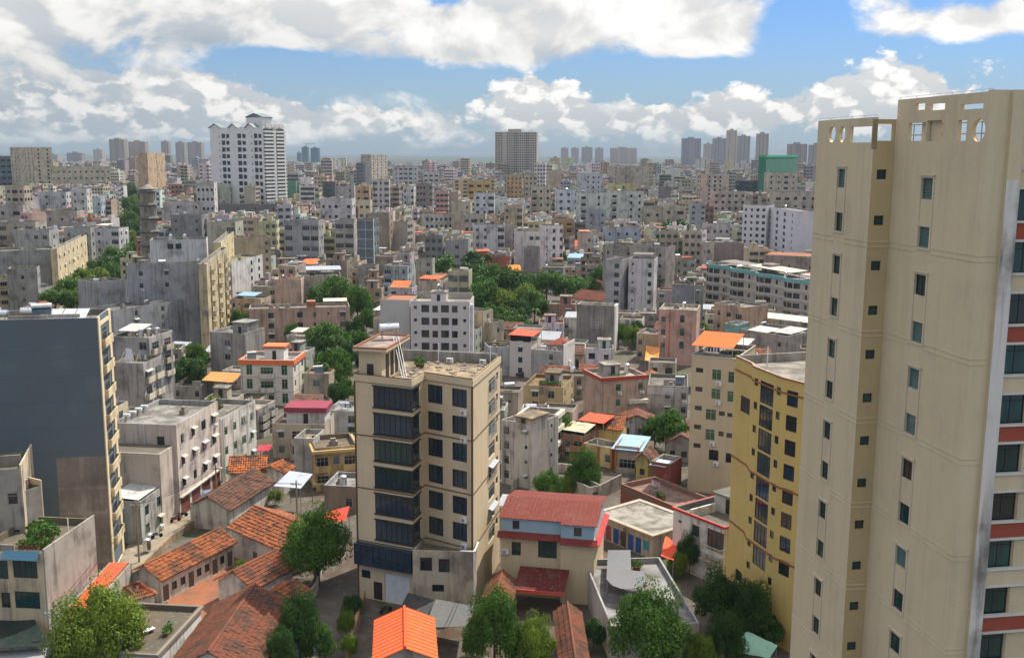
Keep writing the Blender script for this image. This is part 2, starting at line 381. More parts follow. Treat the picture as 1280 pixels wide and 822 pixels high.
def balc_mesh(w, bow=0.0, dep=1.1, open_rail=False):
    mb = MB(); n = 8 if bow else 1; pts = []
    for i in range(n+1):
        x = -w/2+w*i/n; y = -dep-(bow*(1-(2*i/n-1)**2) if bow else 0); pts.append((x, y))
    base = [(-w/2, -.005)]+pts+[(w/2, -.005)]
    mb.prism(base, -.14, .0)
    out = [(-w/2, -.01)]+pts+[(w/2, -.01)]; inn = [(-w/2+.1, -.01)]+[(x*(1-.2/w), y+.1) for x, y in pts]+[(w/2-.1, -.01)]
    if not open_rail:
        for i in range(len(out)-1):
            a, b, c, d = out[i], out[i+1], inn[i+1], inn[i]
            mb.poly([(*a, 0), (*b, 0), (*b, .95), (*a, .95)]); mb.poly([(*d, .95), (*c, .95), (*c, .001), (*d, .001)]); mb.poly([(*a, .95), (*b, .95), (*c, .95), (*d, .95)])
    else:
        for i in range(len(out)-1):
            a, b = Vector(out[i]), Vector(out[i+1]); L = (b-a).length; k = max(1, int(L/.18))
            for j in range(k): q = a+(b-a)*((j+.5)/k); mb.box(q.x-.02, q.y-.02, .0, q.x+.02, q.y+.02, .9)
            mb.tube((a.x, a.y, .93), (b.x, b.y, .93), .04, 5)
    return mb.mesh('balcony', 'plaster')
def door_mesh(w, h):
    mb = MB(); mb.box(-w/2, .0, 0, w/2, .06, h); n = max(3, int(h/.25))
    for i in range(1, n): mb.box(-w/2+.03, -.012, h*i/n-.02, w/2-.03, -.001, h*i/n+.02)
    return mb.mesh('shutter', 'paint')
KIND = {'W': (1.6, 1.5, .95), 'w': (1.15, 1.4, .95), 's': (.6, .65, 1.6), 'S': (.8, 1.1, 1.1), 'V': (2.4, 1.6, .85), 'X': (3.2, 1.7, .8), 'T': (1.2, 2.0, .5), 'L': (.8, 1.35, 1.0), 'B': (2.4, 2.1, .12), 'C': (2.8, 2.1, .12), 'O': (1.5, 1.45, 1.0)}
def Pn(p0, p1):
    d = (Vector(p1[:2])-Vector(p0[:2])).normalized(); return d, Vector((d.y, -d.x))

class Bld:
    """one building: an Empty at its base with wall, roof, windows... as children; poly is counter-clockwise, its first edge the front"""
    def __init__(s, name, label, cat, loc, rz, poly, z, fl, col, short, group=None, wall='plaster', para=.8, roofc=None, floor_h=None, z0=0.0, cap=None):
        s.root = thing(name, label, cat, loc, rz, group); s.poly = [tuple(p[:2]) for p in poly]; s.z = z; s.fl = fl; s.col = col; s.short = short
        s.para = para; s.top = z-para; s.fh = floor_h or s.top/fl; s.wallm = wall; s.rects = {}; s.rc = roofc or (.30, .29, .27); s.capc = cap or col; s.z0 = z0
        s.M = Matrix.Translation(loc) @ Matrix.Rotation(rz, 4, 'Z'); s.Mi = s.M.inverted(); s.dist = Vector(loc).length; s.items = []; s.rnd = random.Random(hash(short) & 0xffff if False else sum(ord(c)*(i+3) for i, c in enumerate(short)))
    def edge(s, i): return s.poly[i], s.poly[(i+1) % len(s.poly)]
    def vis(s, i, slack=-.12):
        a, b = s.edge(i); d, n = Pn(a, b); wn = s.M.to_3x3() @ Vector((n.x, n.y, 0)); mid = s.M @ Vector(((a[0]+b[0])/2, (a[1]+b[1])/2, s.z))
        v = (Vector((0, 0, H))-mid); v.z = 0
        return wn.dot(v.normalized()) > slack
    def pxr(s, i, x0, y0, x1, y1):     # a rectangle seen on facade i, from photo pixels to metres along and up the wall
        a, b = s.edge(i); A = s.M @ Vector((*a, 0)); B = s.M @ Vector((*b, 0)); d, n = Pn(A, B)
        p = on_plane(x0, (y0+y1)/2, A, n); q = on_plane(x1, (y0+y1)/2, A, n); t = on_plane((x0+x1)/2, y0, A, n); u = on_plane((x0+x1)/2, y1, A, n)
        f = lambda p: (Vector((p.x, p.y))-Vector((A.x, A.y))).dot(d)
        return (f(p), u.z, f(q), t.z)
    def hole(s, i, r, kind='W', st='a', **kw):
        a, b = s.edge(i); L = (Vector(b)-Vector(a)).length
        r = (max(.06, r[0]), max(s.z0+.05, r[1]), min(L-.06, r[2]), min(s.top-.02, r[3]))
        if r[2]-r[0] < .2 or r[3]-r[1] < .2: return
        for q in s.rects.get(i, []):
            if r[0] < q[2] and q[0] < r[2] and r[1] < q[3] and q[1] < r[3]: return
        s.rects.setdefault(i, []).append(r); s.items.append((i, r, kind, st, kw))
    def cols(s, i, spec, st='a', f0=0, f1=None, zb=0.0, awn=0.0, ac=0.0, cage=0.0, sc=1.0, balc=None, ends=.0):
        if not spec or not s.vis(i): return
        a, b = s.edge(i); L = (Vector(b)-Vector(a)).length; n = len(spec); f1 = s.fl if f1 is None else f1
        for k in range(f0, f1):
            for j, ch in enumerate(spec):
                if ch == '.': continue
                w, h, sill = KIND[ch]; cw = (L-2*ends)/n; w = min(w*sc, cw*.84); h = min(h*sc, s.fh*.8); sill = min(sill*sc, s.fh-h-.15)
                u = ends+(j+.5)*cw; z = s.z0+zb+k*s.fh+max(.05, sill)
                kw = dict(awn=s.rnd.random() < awn, ac=s.rnd.random() < ac, cage=s.rnd.random() < cage)
                if ch in 'BC': kw['balc'] = balc or {}
                s.hole(i, (u-w/2, z, u+w/2, z+h), ch, st, **kw)
    def shop(s, i, n, h=2.6, c=(.4, .4, .42)):
        if not s.vis(i): return
        a, b = s.edge(i); L = (Vector(b)-Vector(a)).length
        for j in range(n): u = (j+.5)*L/n; s.hole(i, (u-L/n*.41, .06, u+L/n*.41, min(h, s.fh-.3)), 'G', 'a', c=c)
    def finish(s, deck=True, rec=.15, trim=True, simple=False, mat_roof='roof_concrete', mergewin=False):
        mb = MB(); P = s.poly; n = len(P); near = s.dist < 330
        mergewin = mergewin or s.dist > 620
        wm = ['city_wall'] if False else [s.wallm]
        for i in range(n):
            a, b = s.edge(i)
            if i in getattr(s, 'own', {}): m2 = MB(); facade(m2, a, b, s.z0, s.z, s.rects.get(i, []), rec, 0); m2.build('recess_wall', s.wallm, s.root, s.own[i]); continue
            facade(mb, a, b, s.z0, s.z, s.rects.get(i, []), rec, 0)
        if mergewin:
            for (i, r, kind, st, kw) in s.items:
                a, b = s.edge(i); d, nn = Pn(a, b); A = Vector(a)
                q = [A+d*r[0]-nn*(rec-.03), A+d*r[2]-nn*(rec-.03)]
                mb.poly([(*q[0], r[1]), (*q[1], r[1]), (*q[1], r[3]), (*q[0], r[3])], 1)
                if kind in 'BC': 
                    o0, o1 = A+d*(r[0]-.2), A+d*(r[2]+.2); e0, e1 = o0+nn*.9, o1+nn*.9
                    mb.prism([tuple(o0), tuple(e0), tuple(e1), tuple(o1)][::-1] if False else [tuple(o0), tuple(e0), tuple(e1), tuple(o1)], r[1]-.2, r[1]+.85)
            wm = wm+['glass']
        s.wall = mb.build('wall', wm, s.root, s.col)
        rf = MB(); ins = inset(P, .22)
        if deck:
            zd = s.z-s.para
            rf.poly([(*p, zd) for p in ins], 0)
            for i in range(n):
                j = (i+1) % n
                rf.poly([(*ins[j], zd), (*ins[i], zd), (*ins[i], s.z), (*ins[j], s.z)][::-1], 1)
                rf.poly([(*P[i], s.z), (*P[j], s.z), (*ins[j], s.z), (*ins[i], s.z)], 1)
            s.roof = rf.build('roof', [mat_roof, 'old_plaster'], s.root, s.rc)
        if not mergewin: s.parts(rec, near)
        return s
    def parts(s, rec, near):
        for (i, r, kind, st, kw) in s.items:
            a, b = s.edge(i); d, nn = Pn(a, b); ang = math.atan2(d.y, d.x); u = (r[0]+r[2])/2; w, h = r[2]-r[0], r[3]-r[1]
            base = Vector(a)+d*u; pos = base-nn*(rec-.04+.035)
            if kind == 'G':
                me = cached(('door', round(w, 1), round(h, 1)), lambda: door_mesh(round(w, 1), round(h, 1)))
                link('shutter', me, s.root, kw.get('c', (.4, .4, .42)), (*(base-nn*(rec-.07)), r[1]), ang); continue
            fm, pm = win_mesh(w-.02, h-.02, st, not near)
            W_ = link('window', fm, s.root, None, (*(base-nn*(rec-.005-.0)+nn*.09), r[1]+.01), ang) if False else link('window', fm, s.root, None, (*(base-nn*(rec-.10)), r[1]+.01), ang)
            if pm: link('pane', pm, W_)
            if kw.get('awn'):
                me = cached(('awn', round(w, 1)), lambda: awn_mesh(round(w, 1)))
                link('awning', me, s.root, s.rnd.choice([(.5, .5, .48), (.4, .4, .38), (.35, .37, .4), (.45, .41, .32)]), (*base, r[3]+.08), ang)
            if kw.get('cage') and near:
                me = cached(('cage', round(w, 1), round(h, 1)), lambda: cage_mesh(round(w, 1), round(h, 1))); link('window_cage', me, s.root, None, (*base, r[1]), ang)
            if kw.get('ac') and s.dist < 420:
                me = cached('ac', ac_mesh); link('air_conditioner', me, s.root, None, (*(base+d*(w/2-.3)), r[1]-.8), ang)
            if 'balc' in kw:
                bb = kw['balc']; bw = bb.get('w', w+.5); k = ('balc', round(bw, 1), bb.get('bow', 0), bb.get('dep', 1.1), bb.get('rail', False))
                me = cached(k, lambda: balc_mesh(round(bw, 1), bb.get('bow', 0), bb.get('dep', 1.1), bb.get('rail', False)))
                link('balcony', me, s.root, bb.get('c', s.col), (*base, r[1]-.02), ang)
    # --- extra parts
    def band(s, zs, h=.22, out=.07, c=None, edges=None, name='cornice'):
        for z in zs:
            mb = MB(); n = len(s.poly); O = inset(s.poly, -out)
            for i in range(n):
                if edges is not None and i not in edges: continue
                j = (i+1) % n; a, b, p, q = s.poly[i], s.poly[j], O[i], O[j]
                mb.poly([(*p, z), (*q, z), (*q, z+h), (*p, z+h)]); mb.poly([(*p, z+h), (*q, z+h), (*b, z+h), (*a, z+h)]); mb.poly([(*a, z), (*b, z), (*q, z), (*p, z)])
            mb.build(name, 'clean_plaster', s.root, c or s.col)
    def boxpart(s, name, x0, y0, z0, x1, y1, z1, m='plaster', c=None): mb = MB(); mb.box(x0, y0, z0, x1, y1, z1); return mb.build(name, m, s.root, c or s.col)
    def stair(s, x0, y0, x1, y1, h=2.7, c=None, cap=True, name='stair_house', capc=None):
        z = s.top; mb = MB(); mb.box(x0, y0, z+.002, x1, y1, z+h); o = mb.build(name, s.wallm, s.root, c or s.col)
        mb = MB()
        if cap: mb.box(x0-.25, y0-.25, z+h, x1+.25, y1+.25, z+h+.16); mb.build('stair_roof', 'roof_concrete', o, capc or s.rc)
        mb = MB(); x = (x0+x1)/2; mb.box(x-.42, y0-.03, z+.1, x+.42, y0+.01, min(z+2.1, z+h-.2)); mb.build('door', 'dark_frame', o)
        return o
    def shed(s, x0, y0, x1, y1, h0, h1, c, m='tin_sheet', posts=True, name='canopy'):   # a sheet roof on posts over part of the deck
        s.nodress = getattr(s, 'nodress', False) or not posts
        z = s.top; mb = MB(); nx = max(2, min(26, int((x1-x0)/.6)))
        for i in range(nx):
            xa, xb = x0+(x1-x0)*i/nx, x0+(x1-x0)*(i+1)/nx
            mb.slab([(xa, y0, z+h0), (xb-.05, y0, z+h0), (xb-.05, y1, z+h1), (xa, y1, z+h1)], .05); mb.slab([(xb-.05, y0, z+h0+.03), (xb, y0, z+h0+.03), (xb, y1, z+h1+.03), (xb-.05, y1, z+h1+.03)], .08)
        o = mb.build(name, m, s.root, c)
        if posts:
            for (x, y, h) in ((x0+.1, y0+.1, h0), (x1-.1, y0+.1, h0), (x0+.1, y1-.1, h1), (x1-.1, y1-.1, h1)):
                pb = MB(); pb.box(x-.05, y-.05, z+.001, x+.05, y+.05, z+h-.09); pb.build('post', 'dull_metal', o)
        return o
    def world(s, x, y, z): return s.M @ Vector((x, y, z))
    # --- things standing on the roof: top-level
    def deckpt(s, fx, fy):
        xs = [p[0] for p in s.poly]; ys = [p[1] for p in s.poly]
        return min(xs)+(max(xs)-min(xs))*fx, min(ys)+(max(ys)-min(ys))*fy
    def tank(s, x, y, z=None, kind=None, word=None, rz=None):
        k = kind or s.rnd.choice(['tank', 'tank', 'solar', 'upright']); z = s.top if z is None else z
        base = {'tank': 'steel water tank', 'solar': 'solar water heater', 'upright': 'upright steel drum'}[k]
        lab = f"{word+' ' if word else ''}{base} on the roof of {s.short}"
        if len(lab.split()) > 16 or lab in LABELS: return
        place(k, lab, s.world(x, y, z), rz if rz is not None else s.root.rotation_euler.z+s.rnd.choice([0, pi/2, 0, .3]))

PROT = {}
def proto_tank():
    mb = MB(); mb.tube((-.95, 0, 1.15), (.95, 0, 1.15), .46, 14); mb.tube((-1.02, 0, 1.15), (-.95, 0, 1.15), .3, 14, r2=.46); mb.tube((.95, 0, 1.15), (1.02, 0, 1.15), .46, 14, r2=.3); mb.tube((0, 0, 1.58), (0, 0, 1.68), .14, 8)
    lg = MB()
    for x in (-.7, .7):
        for y in (-.38, .38): lg.box(x-.03, y-.03, .001, x+.03, y+.03, .92)
        lg.box(x-.04, -.42, .72, x+.04, .42, .78)
    return [('tank', mb.mesh('tank', 'steel', True)), ('stand', lg.mesh('stand', 'dull_metal'))]
def proto_upright():
    mb = MB(); mb.tube((0, 0, .5), (0, 0, 1.9), .55, 16); mb.tube((0, 0, 1.9), (0, 0, 2.1), .55, 16, r2=.12)
    lg = MB()
    for i in range(4): a = pi/4+i*pi/2; lg.box(.42*cos(a)-.03, .42*sin(a)-.03, .001, .42*cos(a)+.03, .42*sin(a)+.03, .5)
    return [('tank', mb.mesh('tank', 'steel', True)), ('stand', lg.mesh('stand', 'dull_metal'))]
def proto_solar():
    mb = MB(); mb.tube((-1.0, .75, 1.55), (1.0, .75, 1.55), .27, 12); pn = MB()
    pn.slab([(-.95, -.85, .25), (.95, -.85, .25), (.95, .62, 1.35), (-.95, .62, 1.35)], .05)
    for i in range(14): x = -.88+i*.135; pn.tube((x, -.84, .30), (x, .6, 1.39), .03, 5)
    lg = MB(); lg.box(-.93, .61, .7, .93, .65, .76)
    for x in (-.9, .9): lg.box(x-.03, .6, .001, x+.03, .66, 1.4); lg.box(x-.03, -.85, .001, x+.03, -.79, .24); lg.tube((x, -.8, .12), (x, .62, .3), .02, 4)
    return [('tank', mb.mesh('tank', 'white_plastic', True)), ('collector', pn.mesh('collector', 'blue_glass')), ('stand', lg.mesh('stand', 'dull_metal'))]
PF = {'tank': ('water_tank', proto_tank, 'water tank', 'steel water tanks on the roofs'), 'upright': ('water_drum', proto_upright, 'water tank', 'upright water drums on the roofs'), 'solar': ('solar_heater', proto_solar, 'solar heater', 'solar water heaters on the roofs')}
def place(kind, label, loc, rz, sc=1.0):
    nm, fn, cat, grp = PF[kind]
    if kind not in PROT: PROT[kind] = fn()
    r = thing(nm, label, cat, loc, rz, grp)
    for (n, me) in PROT[kind]: link(n, me, r)
    if sc != 1.0: r.scale = (sc,)*3
    return r
BL = {}                                # short name -> building, and what each covers on the ground and in the picture
FOOT = []                              # (cx, cy, ux, uy, half_w, half_d)
def foot(loc, rz, x0, y0, x1, y1, z=0):
    c = Matrix.Rotation(rz, 3, 'Z') @ Vector(((x0+x1)/2, (y0+y1)/2, 0)); FOOT.append((loc[0]+c.x, loc[1]+c.y, cos(rz), sin(rz), abs(x1-x0)/2, abs(y1-y0)/2, z))
def from_px(xl, yl, xr, yr, yb, zfix=None):
    g = G(xl, yb); t = D(xl, yl, g.y); z = t.z if zfix is None else zfix
    if zfix is not None: t = G(xl, yl, z)
    q = G(xr, yr, z); d = Vector((q.x-t.x, q.y-t.y)); return Vector((t.x, t.y, 0)), math.atan2(d.y, d.x), d.length, z
def B(short, label, xl, yl, xr, yr, yb, dep, fl, col, f='', r='', l='', st='a', name='apartment_block', cat='apartment block', zfix=None, group=None, para=.8, roofc=None, wall='plaster', stair=None, tanks=0, awn=0, ac=0, cage=0, f0=0, shop=0, cap=None, balc=None, fin=True, band=None, bandc=None, sc=1.0, rnd_roof=True, poly=None):
    loc, rz, W, z = from_px(xl, yl, xr, yr, yb, zfix)
    b = Bld(name, label, cat, loc, rz, poly(W, dep) if poly else [(0, 0), (W, 0), (W, dep), (0, dep)], z, fl, col, short, group, wall, para, roofc)
    b.W, b.dep = W, dep; BL[short] = b; foot(loc, rz, 0, 0, W, dep, z)
    if b.dist < 330 and name != 'shed': ac = max(ac, .16); cage = max(cage, .22); awn = max(awn, .14)
    for i, sp in ((0, f), (1, r), (3, l)): b.cols(i, sp, st, f0=f0, awn=awn, ac=ac, cage=cage, balc=balc, sc=sc)
    if shop: b.shop(0, shop)
    if fin:
        b.finish()
        if band: b.band([z-para-.3] if band is True else band, c=bandc)
        if stair: b.stair(W*stair[0], dep*stair[1], W*stair[0]+min(stair[2], W*.7), dep*stair[1]+min(stair[3], dep*.6), stair[4] if len(stair) > 4 else 2.7)
        for i in range(tanks): b.tank(W*(.2+.6*b.rnd.random()), dep*(.2+.6*b.rnd.random()), word=[None, 'second', 'third'][i] if i else None)
    return b
# ------------------------------------------------------------------ the ground
def plane(name, pts, z, m, c=None, kind='structure'):
    mb = MB(); mb.poly([(p[0], p[1], z) for p in pts]); o = mb.build(name, m, None, c); o['kind'] = kind; return o
def groundmat():
    m, t = mat('earth'); p = geopos(t)
    a = t.noise(p, .06, 8, .65); b = t.noise(p, .5, 6, .65)
    c = t.mix(t.ss(a, .4, .62), (.105, .09, .072, 1), (.085, .056, .036, 1)); c = t.mix(t.ss(b, .45, .65, 0, .7), c, (.15, .138, .12, 1))
    c = t.mix(t.ss(t.noise(p, .11, 5), .55, .64, 0, .8), c, (.055, .075, .03, 1))
    far = t.ss(t.noise(t.mapping(p, (.0009, .0003, 1)), 1, 5, .6), .4, .6)
    d = t.node('ShaderNodeVectorMath', operation='LENGTH'); t.put(d.inputs[0], p)
    c = t.mix(t.ss(d.outputs['Value'], 4200, 5600), c, t.mix(far, (.045, .065, .04, 1), (.07, .085, .06, 1)))
    t.put(t.b.inputs['Base Color'], c); t.b.inputs['Roughness'].default_value = .95
groundmat()
g = MB(); S = 24000
ys = [-60, 40, 200, 600, 2000, 6000, S]
for i in range(len(ys)-1): g.poly([(-S, ys[i], 0), (S, ys[i], 0), (S, ys[i+1], 0), (-S, ys[i+1], 0)])
g.build('ground', 'earth')['kind'] = 'structure'
def watermat():
    m, t = mat('sea_water'); p = geopos(t); n = t.noise(t.mapping(p, (.004, .001, 1)), 1, 4)
    t.put(t.b.inputs['Base Color'], t.mix(n, (.03, .07, .10, 1), (.05, .10, .13, 1))); t.b.inputs['Roughness'].default_value = .35
watermat()
plane('sea', [(-23000, 15500), (-1500, 14500), (9000, 15500), (16000, 14800), (23000, 23500), (-23000, 23500)], .6, 'sea_water')
plane('bay', [G(20, 199.5), G(95, 199.5), G(80, 195), G(30, 195)], .5, 'sea_water')
def hazebox():
    m = bpy.data.materials.new('haze_air'); m.use_nodes = True; t = NT(m.node_tree); t.n.clear(); out = t.node('ShaderNodeOutputMaterial')
    v = t.node('ShaderNodeVolumePrincipled'); v.inputs['Color'].default_value = (.42, .51, .58, 1); v.inputs['Density'].default_value = HAZE; v.inputs['Anisotropy'].default_value = 0.0
    t.l.new(v.outputs[0], out.inputs['Volume']); MATS['haze_air'] = m
    mb = MB(); mb.box(-25000, -100, -1, 25000, 25000, 135); o = mb.build('haze', 'haze_air'); o['kind'] = 'stuff'
HAZE = .9e-4
if HAZE: hazebox()
# ------------------------------------------------------------------ the tall beige tower at the right
CREAM = (.62, .53, .365)
def tower():
    k = .88; ox, oy = 30.5*k, 68*k; rz = math.atan2(1.8, 11)
    s = Bld('apartment_tower', 'tall beige apartment tower with stacked narrow louvred windows at the right edge', 'apartment tower', (ox, oy, 0), rz,
            [(0, 0), (1.25, 0), (1.25, -.25), (2.1, -.25), (2.1, .3), (18, .3), (18, 18.3), (-1.55, 18.3), (-1.55, 10.0), (0, 10.0)], 54.35, 18, CREAM, 'the tall beige tower', wall='clean_plaster', para=.9)
    BL['tower'] = s; foot((ox, oy, 0), rz, -2, -1, 18, 19, 57)
    # edges: 9 = main face, 8 = recess, 7 = wing face, 4 = balcony front
    fh = 3.03
    def rows(i, px, py, w, h, n, st, frames=None):
        a, b = s.edge(i); A = s.M @ Vector((*a, 0)); Bv = s.M @ Vector((*b, 0)); d, nn = Pn(A, Bv)
        p = on_plane(px, py, A, nn); u = (Vector((p.x, p.y))-Vector((A.x, A.y))).dot(d); out = []
        for q in range(n):
            z = p.z-q*fh; stt = st(q) if callable(st) else st
            s.hole(i, (u-w/2, z-h/2, u+w/2, z+h/2), 'L', stt); out.append((u, z))
        return out
    A9 = rows(9, 1146, 420, .82, 1.3, 1, 'l'); u9, zc = A9[0]; s.rects[9] = []; s.items = []
    def zat(i, px, py):
        a, b = s.edge(i); A = s.M @ Vector((*a, 0)); Bv = s.M @ Vector((*b, 0)); d, nn = Pn(A, Bv); return on_plane(px, py, A, nn).z
    z9 = zat(9, 1160, 236)
    q_ = s.pxr(9, 1153.4, 223, 1168, 249); w9 = q_[2]-q_[0]; q_ = s.pxr(7, 1049.6, 212, 1059.3, 235); w7 = q_[2]-q_[0]; q_ = s.pxr(8, 1097.5, 213, 1109.5, 225); w8 = q_[2]-q_[0]; print('TW', w9, w7, w8)
    for q in range(17): s.hole(9, (u9-w9/2, z9-q*fh-.66, u9+w9/2, z9-q*fh+.66), 'L', 'l' if q in (0, 1, 3, 4, 5, 8) or q > 12 else 'n')
    rows(7, 1041, 414, .8, 1.3, 1, 'l'); u7 = (s.rects[7][0][0]+s.rects[7][0][2])/2; s.rects[7] = []; s.items = [i for i in s.items if i[0] != 7]
    z7 = zat(7, 1053.5, 223)
    for q in range(16): s.hole(7, (u7-w7/2, z7-q*fh-.65, u7+w7/2, z7-q*fh+.65), 'L', 'l' if q in (0,) else 'n')
    rows(8, 1089, 421, .7, .55, 1, 'n'); u8 = (s.rects[8][0][0]+s.rects[8][0][2])/2; s.rects[8] = []; s.items = [i for i in s.items if i[0] != 8]
    z8 = zat(8, 1103, 218)
    for q in range(16): s.hole(8, (u8-w8/2, z8-q*fh-.32, u8+w8/2, z8-q*fh+.32), 'S', 'n')
    # balcony front: tall green windows beside blinds, red and cream spandrels
    zs = zat(4, 1268, 416)
    for q in range(-4, 13):
        z = zs-q*fh-1.0
        if z > 52.2: continue
        s.hole(4, (.15, z-1.65, 1.95, z+.42), 'T', 'n'); s.hole(4, (4.2, z-1.65, 7.0, z+.42), 'T', 'n'); s.hole(4, (9.2, z-1.65, 11, z+.42), 'T', 'n')
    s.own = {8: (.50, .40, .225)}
    s.finish(rec=.2, deck=False)
    for q in range(-4, 14):
        z = zs-q*fh
        if z > 53: continue
        mb = MB(); mb.box(2.12, .12, z-.52, 17.9, .296, z+.42)
        sp = mb.build('spandrel', 'clean_plaster', s.root, (.33, .075, .045) if q % 2 == 0 else CREAM)
        mb = MB(); mb.box(2.11, .02, z+.425, 17.95, .297, z+.56); mb.box(2.11, .02, z-.66, 17.95, .297, z-.525); mb.build('ledge', 'clean_plaster', sp, (.62, .61, .58))
        mb = MB(); mb.box(4.1, .22, z-2.62, 6.2, .297, z-.7)
        for j in range(12): mb.box(4.12, .19, z-2.6+j*.155, 6.18, .222, z-2.52+j*.155)
        mb.build('blind', 'clean_plaster', s.root, (.62, .55, .38))
    mb = MB(); mb.box(1.24, -.26, 0, 2.11, -.252, 52.6); mb.build('pilaster', 'plaster', s.root, (.66, .65, .62))
    # white frames that tie the windows in pairs
    def pairframe(i, u, w, za, zb):
        a, b = s.edge(i); d, nn = Pn(a, b); A = Vector(a); mb = MB()
        def bar(u0, v0, u1, v1, o=.06):
            p, q = A+d*u0, A+d*u1; mb.prism([tuple(p), tuple(p+nn*o), tuple(q+nn*o), tuple(q)], v0, v1)
        bar(u-w/2-.14, za, u-w/2, zb); bar(u+w/2, za, u+w/2+.14, zb); bar(u-w/2, za, u+w/2, za+.13); bar(u-w/2, zb-.13, u+w/2, zb)
        bar(u-w/2-.2, zb+.001, u+w/2+.2, zb+.09, .14)
        mb.build('window_surround', 'clean_plaster', s.root, (.60, .53, .40))
    for q in range(0, 16, 2):
        pairframe(9, u9, w9, z9-(q+1)*fh-.8, z9-q*fh+.8); pairframe(7, u7, w7, z7-(q+1)*fh-.78, z7-q*fh+.78)
    # shallow joint lines round the shaft, every two floors
    for q in range(1, 9):
        z = z9-q*2*fh+.55+1.5-2*fh*0
        mb = MB()
        for i in (9, 7, 8, 0):
            a, b = s.edge(i); d, nn = Pn(a, b); L = (Vector(b)-Vector(a)).length; A = Vector(a)
            us = [(0, L)] if i in (8, 0) else [(0, (u9-w9/2 if i == 9 else u7-w7/2)-.22), ((u9+w9/2 if i == 9 else u7+w7/2)+.22, L)]
            for (u0, u1) in us:
                for dz in (0, .34): p, r = A+d*u0, A+d*u1; mb.prism([tuple(p), tuple(p+nn*.035), tuple(r+nn*.035), tuple(r)], z+dz, z+dz+.07)
        mb.build('string_course', 'clean_plaster', s.root, (.64, .55, .385))
    return s
def screen(parent, p0, p1, z0, z1, holes, th=.25, c=CREAM, name='roof_screen'):
    # an upright wall pierced by openings: each hole is ('r', u0, v0, u1, v1) or ('o', u, v, ru, rv)
    p0, p1 = Vector(p0), Vector(p1); L = (p1-p0).length; d = (p1-p0)/L; n = Vector((d.y, -d.x))
    loops = [[(0, z0), (L, z0), (L, z1), (0, z1)]]
    for h in holes:
        if h[0] == 'r': loops.append([(h[1], h[2]), (h[3], h[2]), (h[3], h[4]), (h[1], h[4])][::-1])
        else: loops.append([(h[1]+h[3]*cos(-a*2*pi/28), h[2]+h[4]*sin(-a*2*pi/28)) for a in range(28)])
    tri = tessellate_polygon([[Vector((u, v, 0)) for u, v in l] for l in loops]); flat = [q for l in loops for q in l]; mb = MB()
    def P(u, v, k): q = p0+d*u-n*k; return (q.x, q.y, v)
    for t in tri: mb.poly([P(*flat[i], 0) for i in t]); mb.poly([P(*flat[i], th) for i in reversed(t)])
    for l in loops:
        for i in range(len(l)): a, b = l[i], l[(i+1) % len(l)]; mb.poly([P(*a, 0), P(*b, 0), P(*b, th), P(*a, th)])
    bm = bmesh.new(); me = mb.mesh(name, 'clean_plaster'); bm.from_mesh(me); bmesh.ops.remove_doubles(bm, verts=bm.verts, dist=.0005); bmesh.ops.recalc_face_normals(bm, faces=bm.faces); bm.to_mesh(me); bm.free()
    return link(name, me, parent, c)
TW = tower()
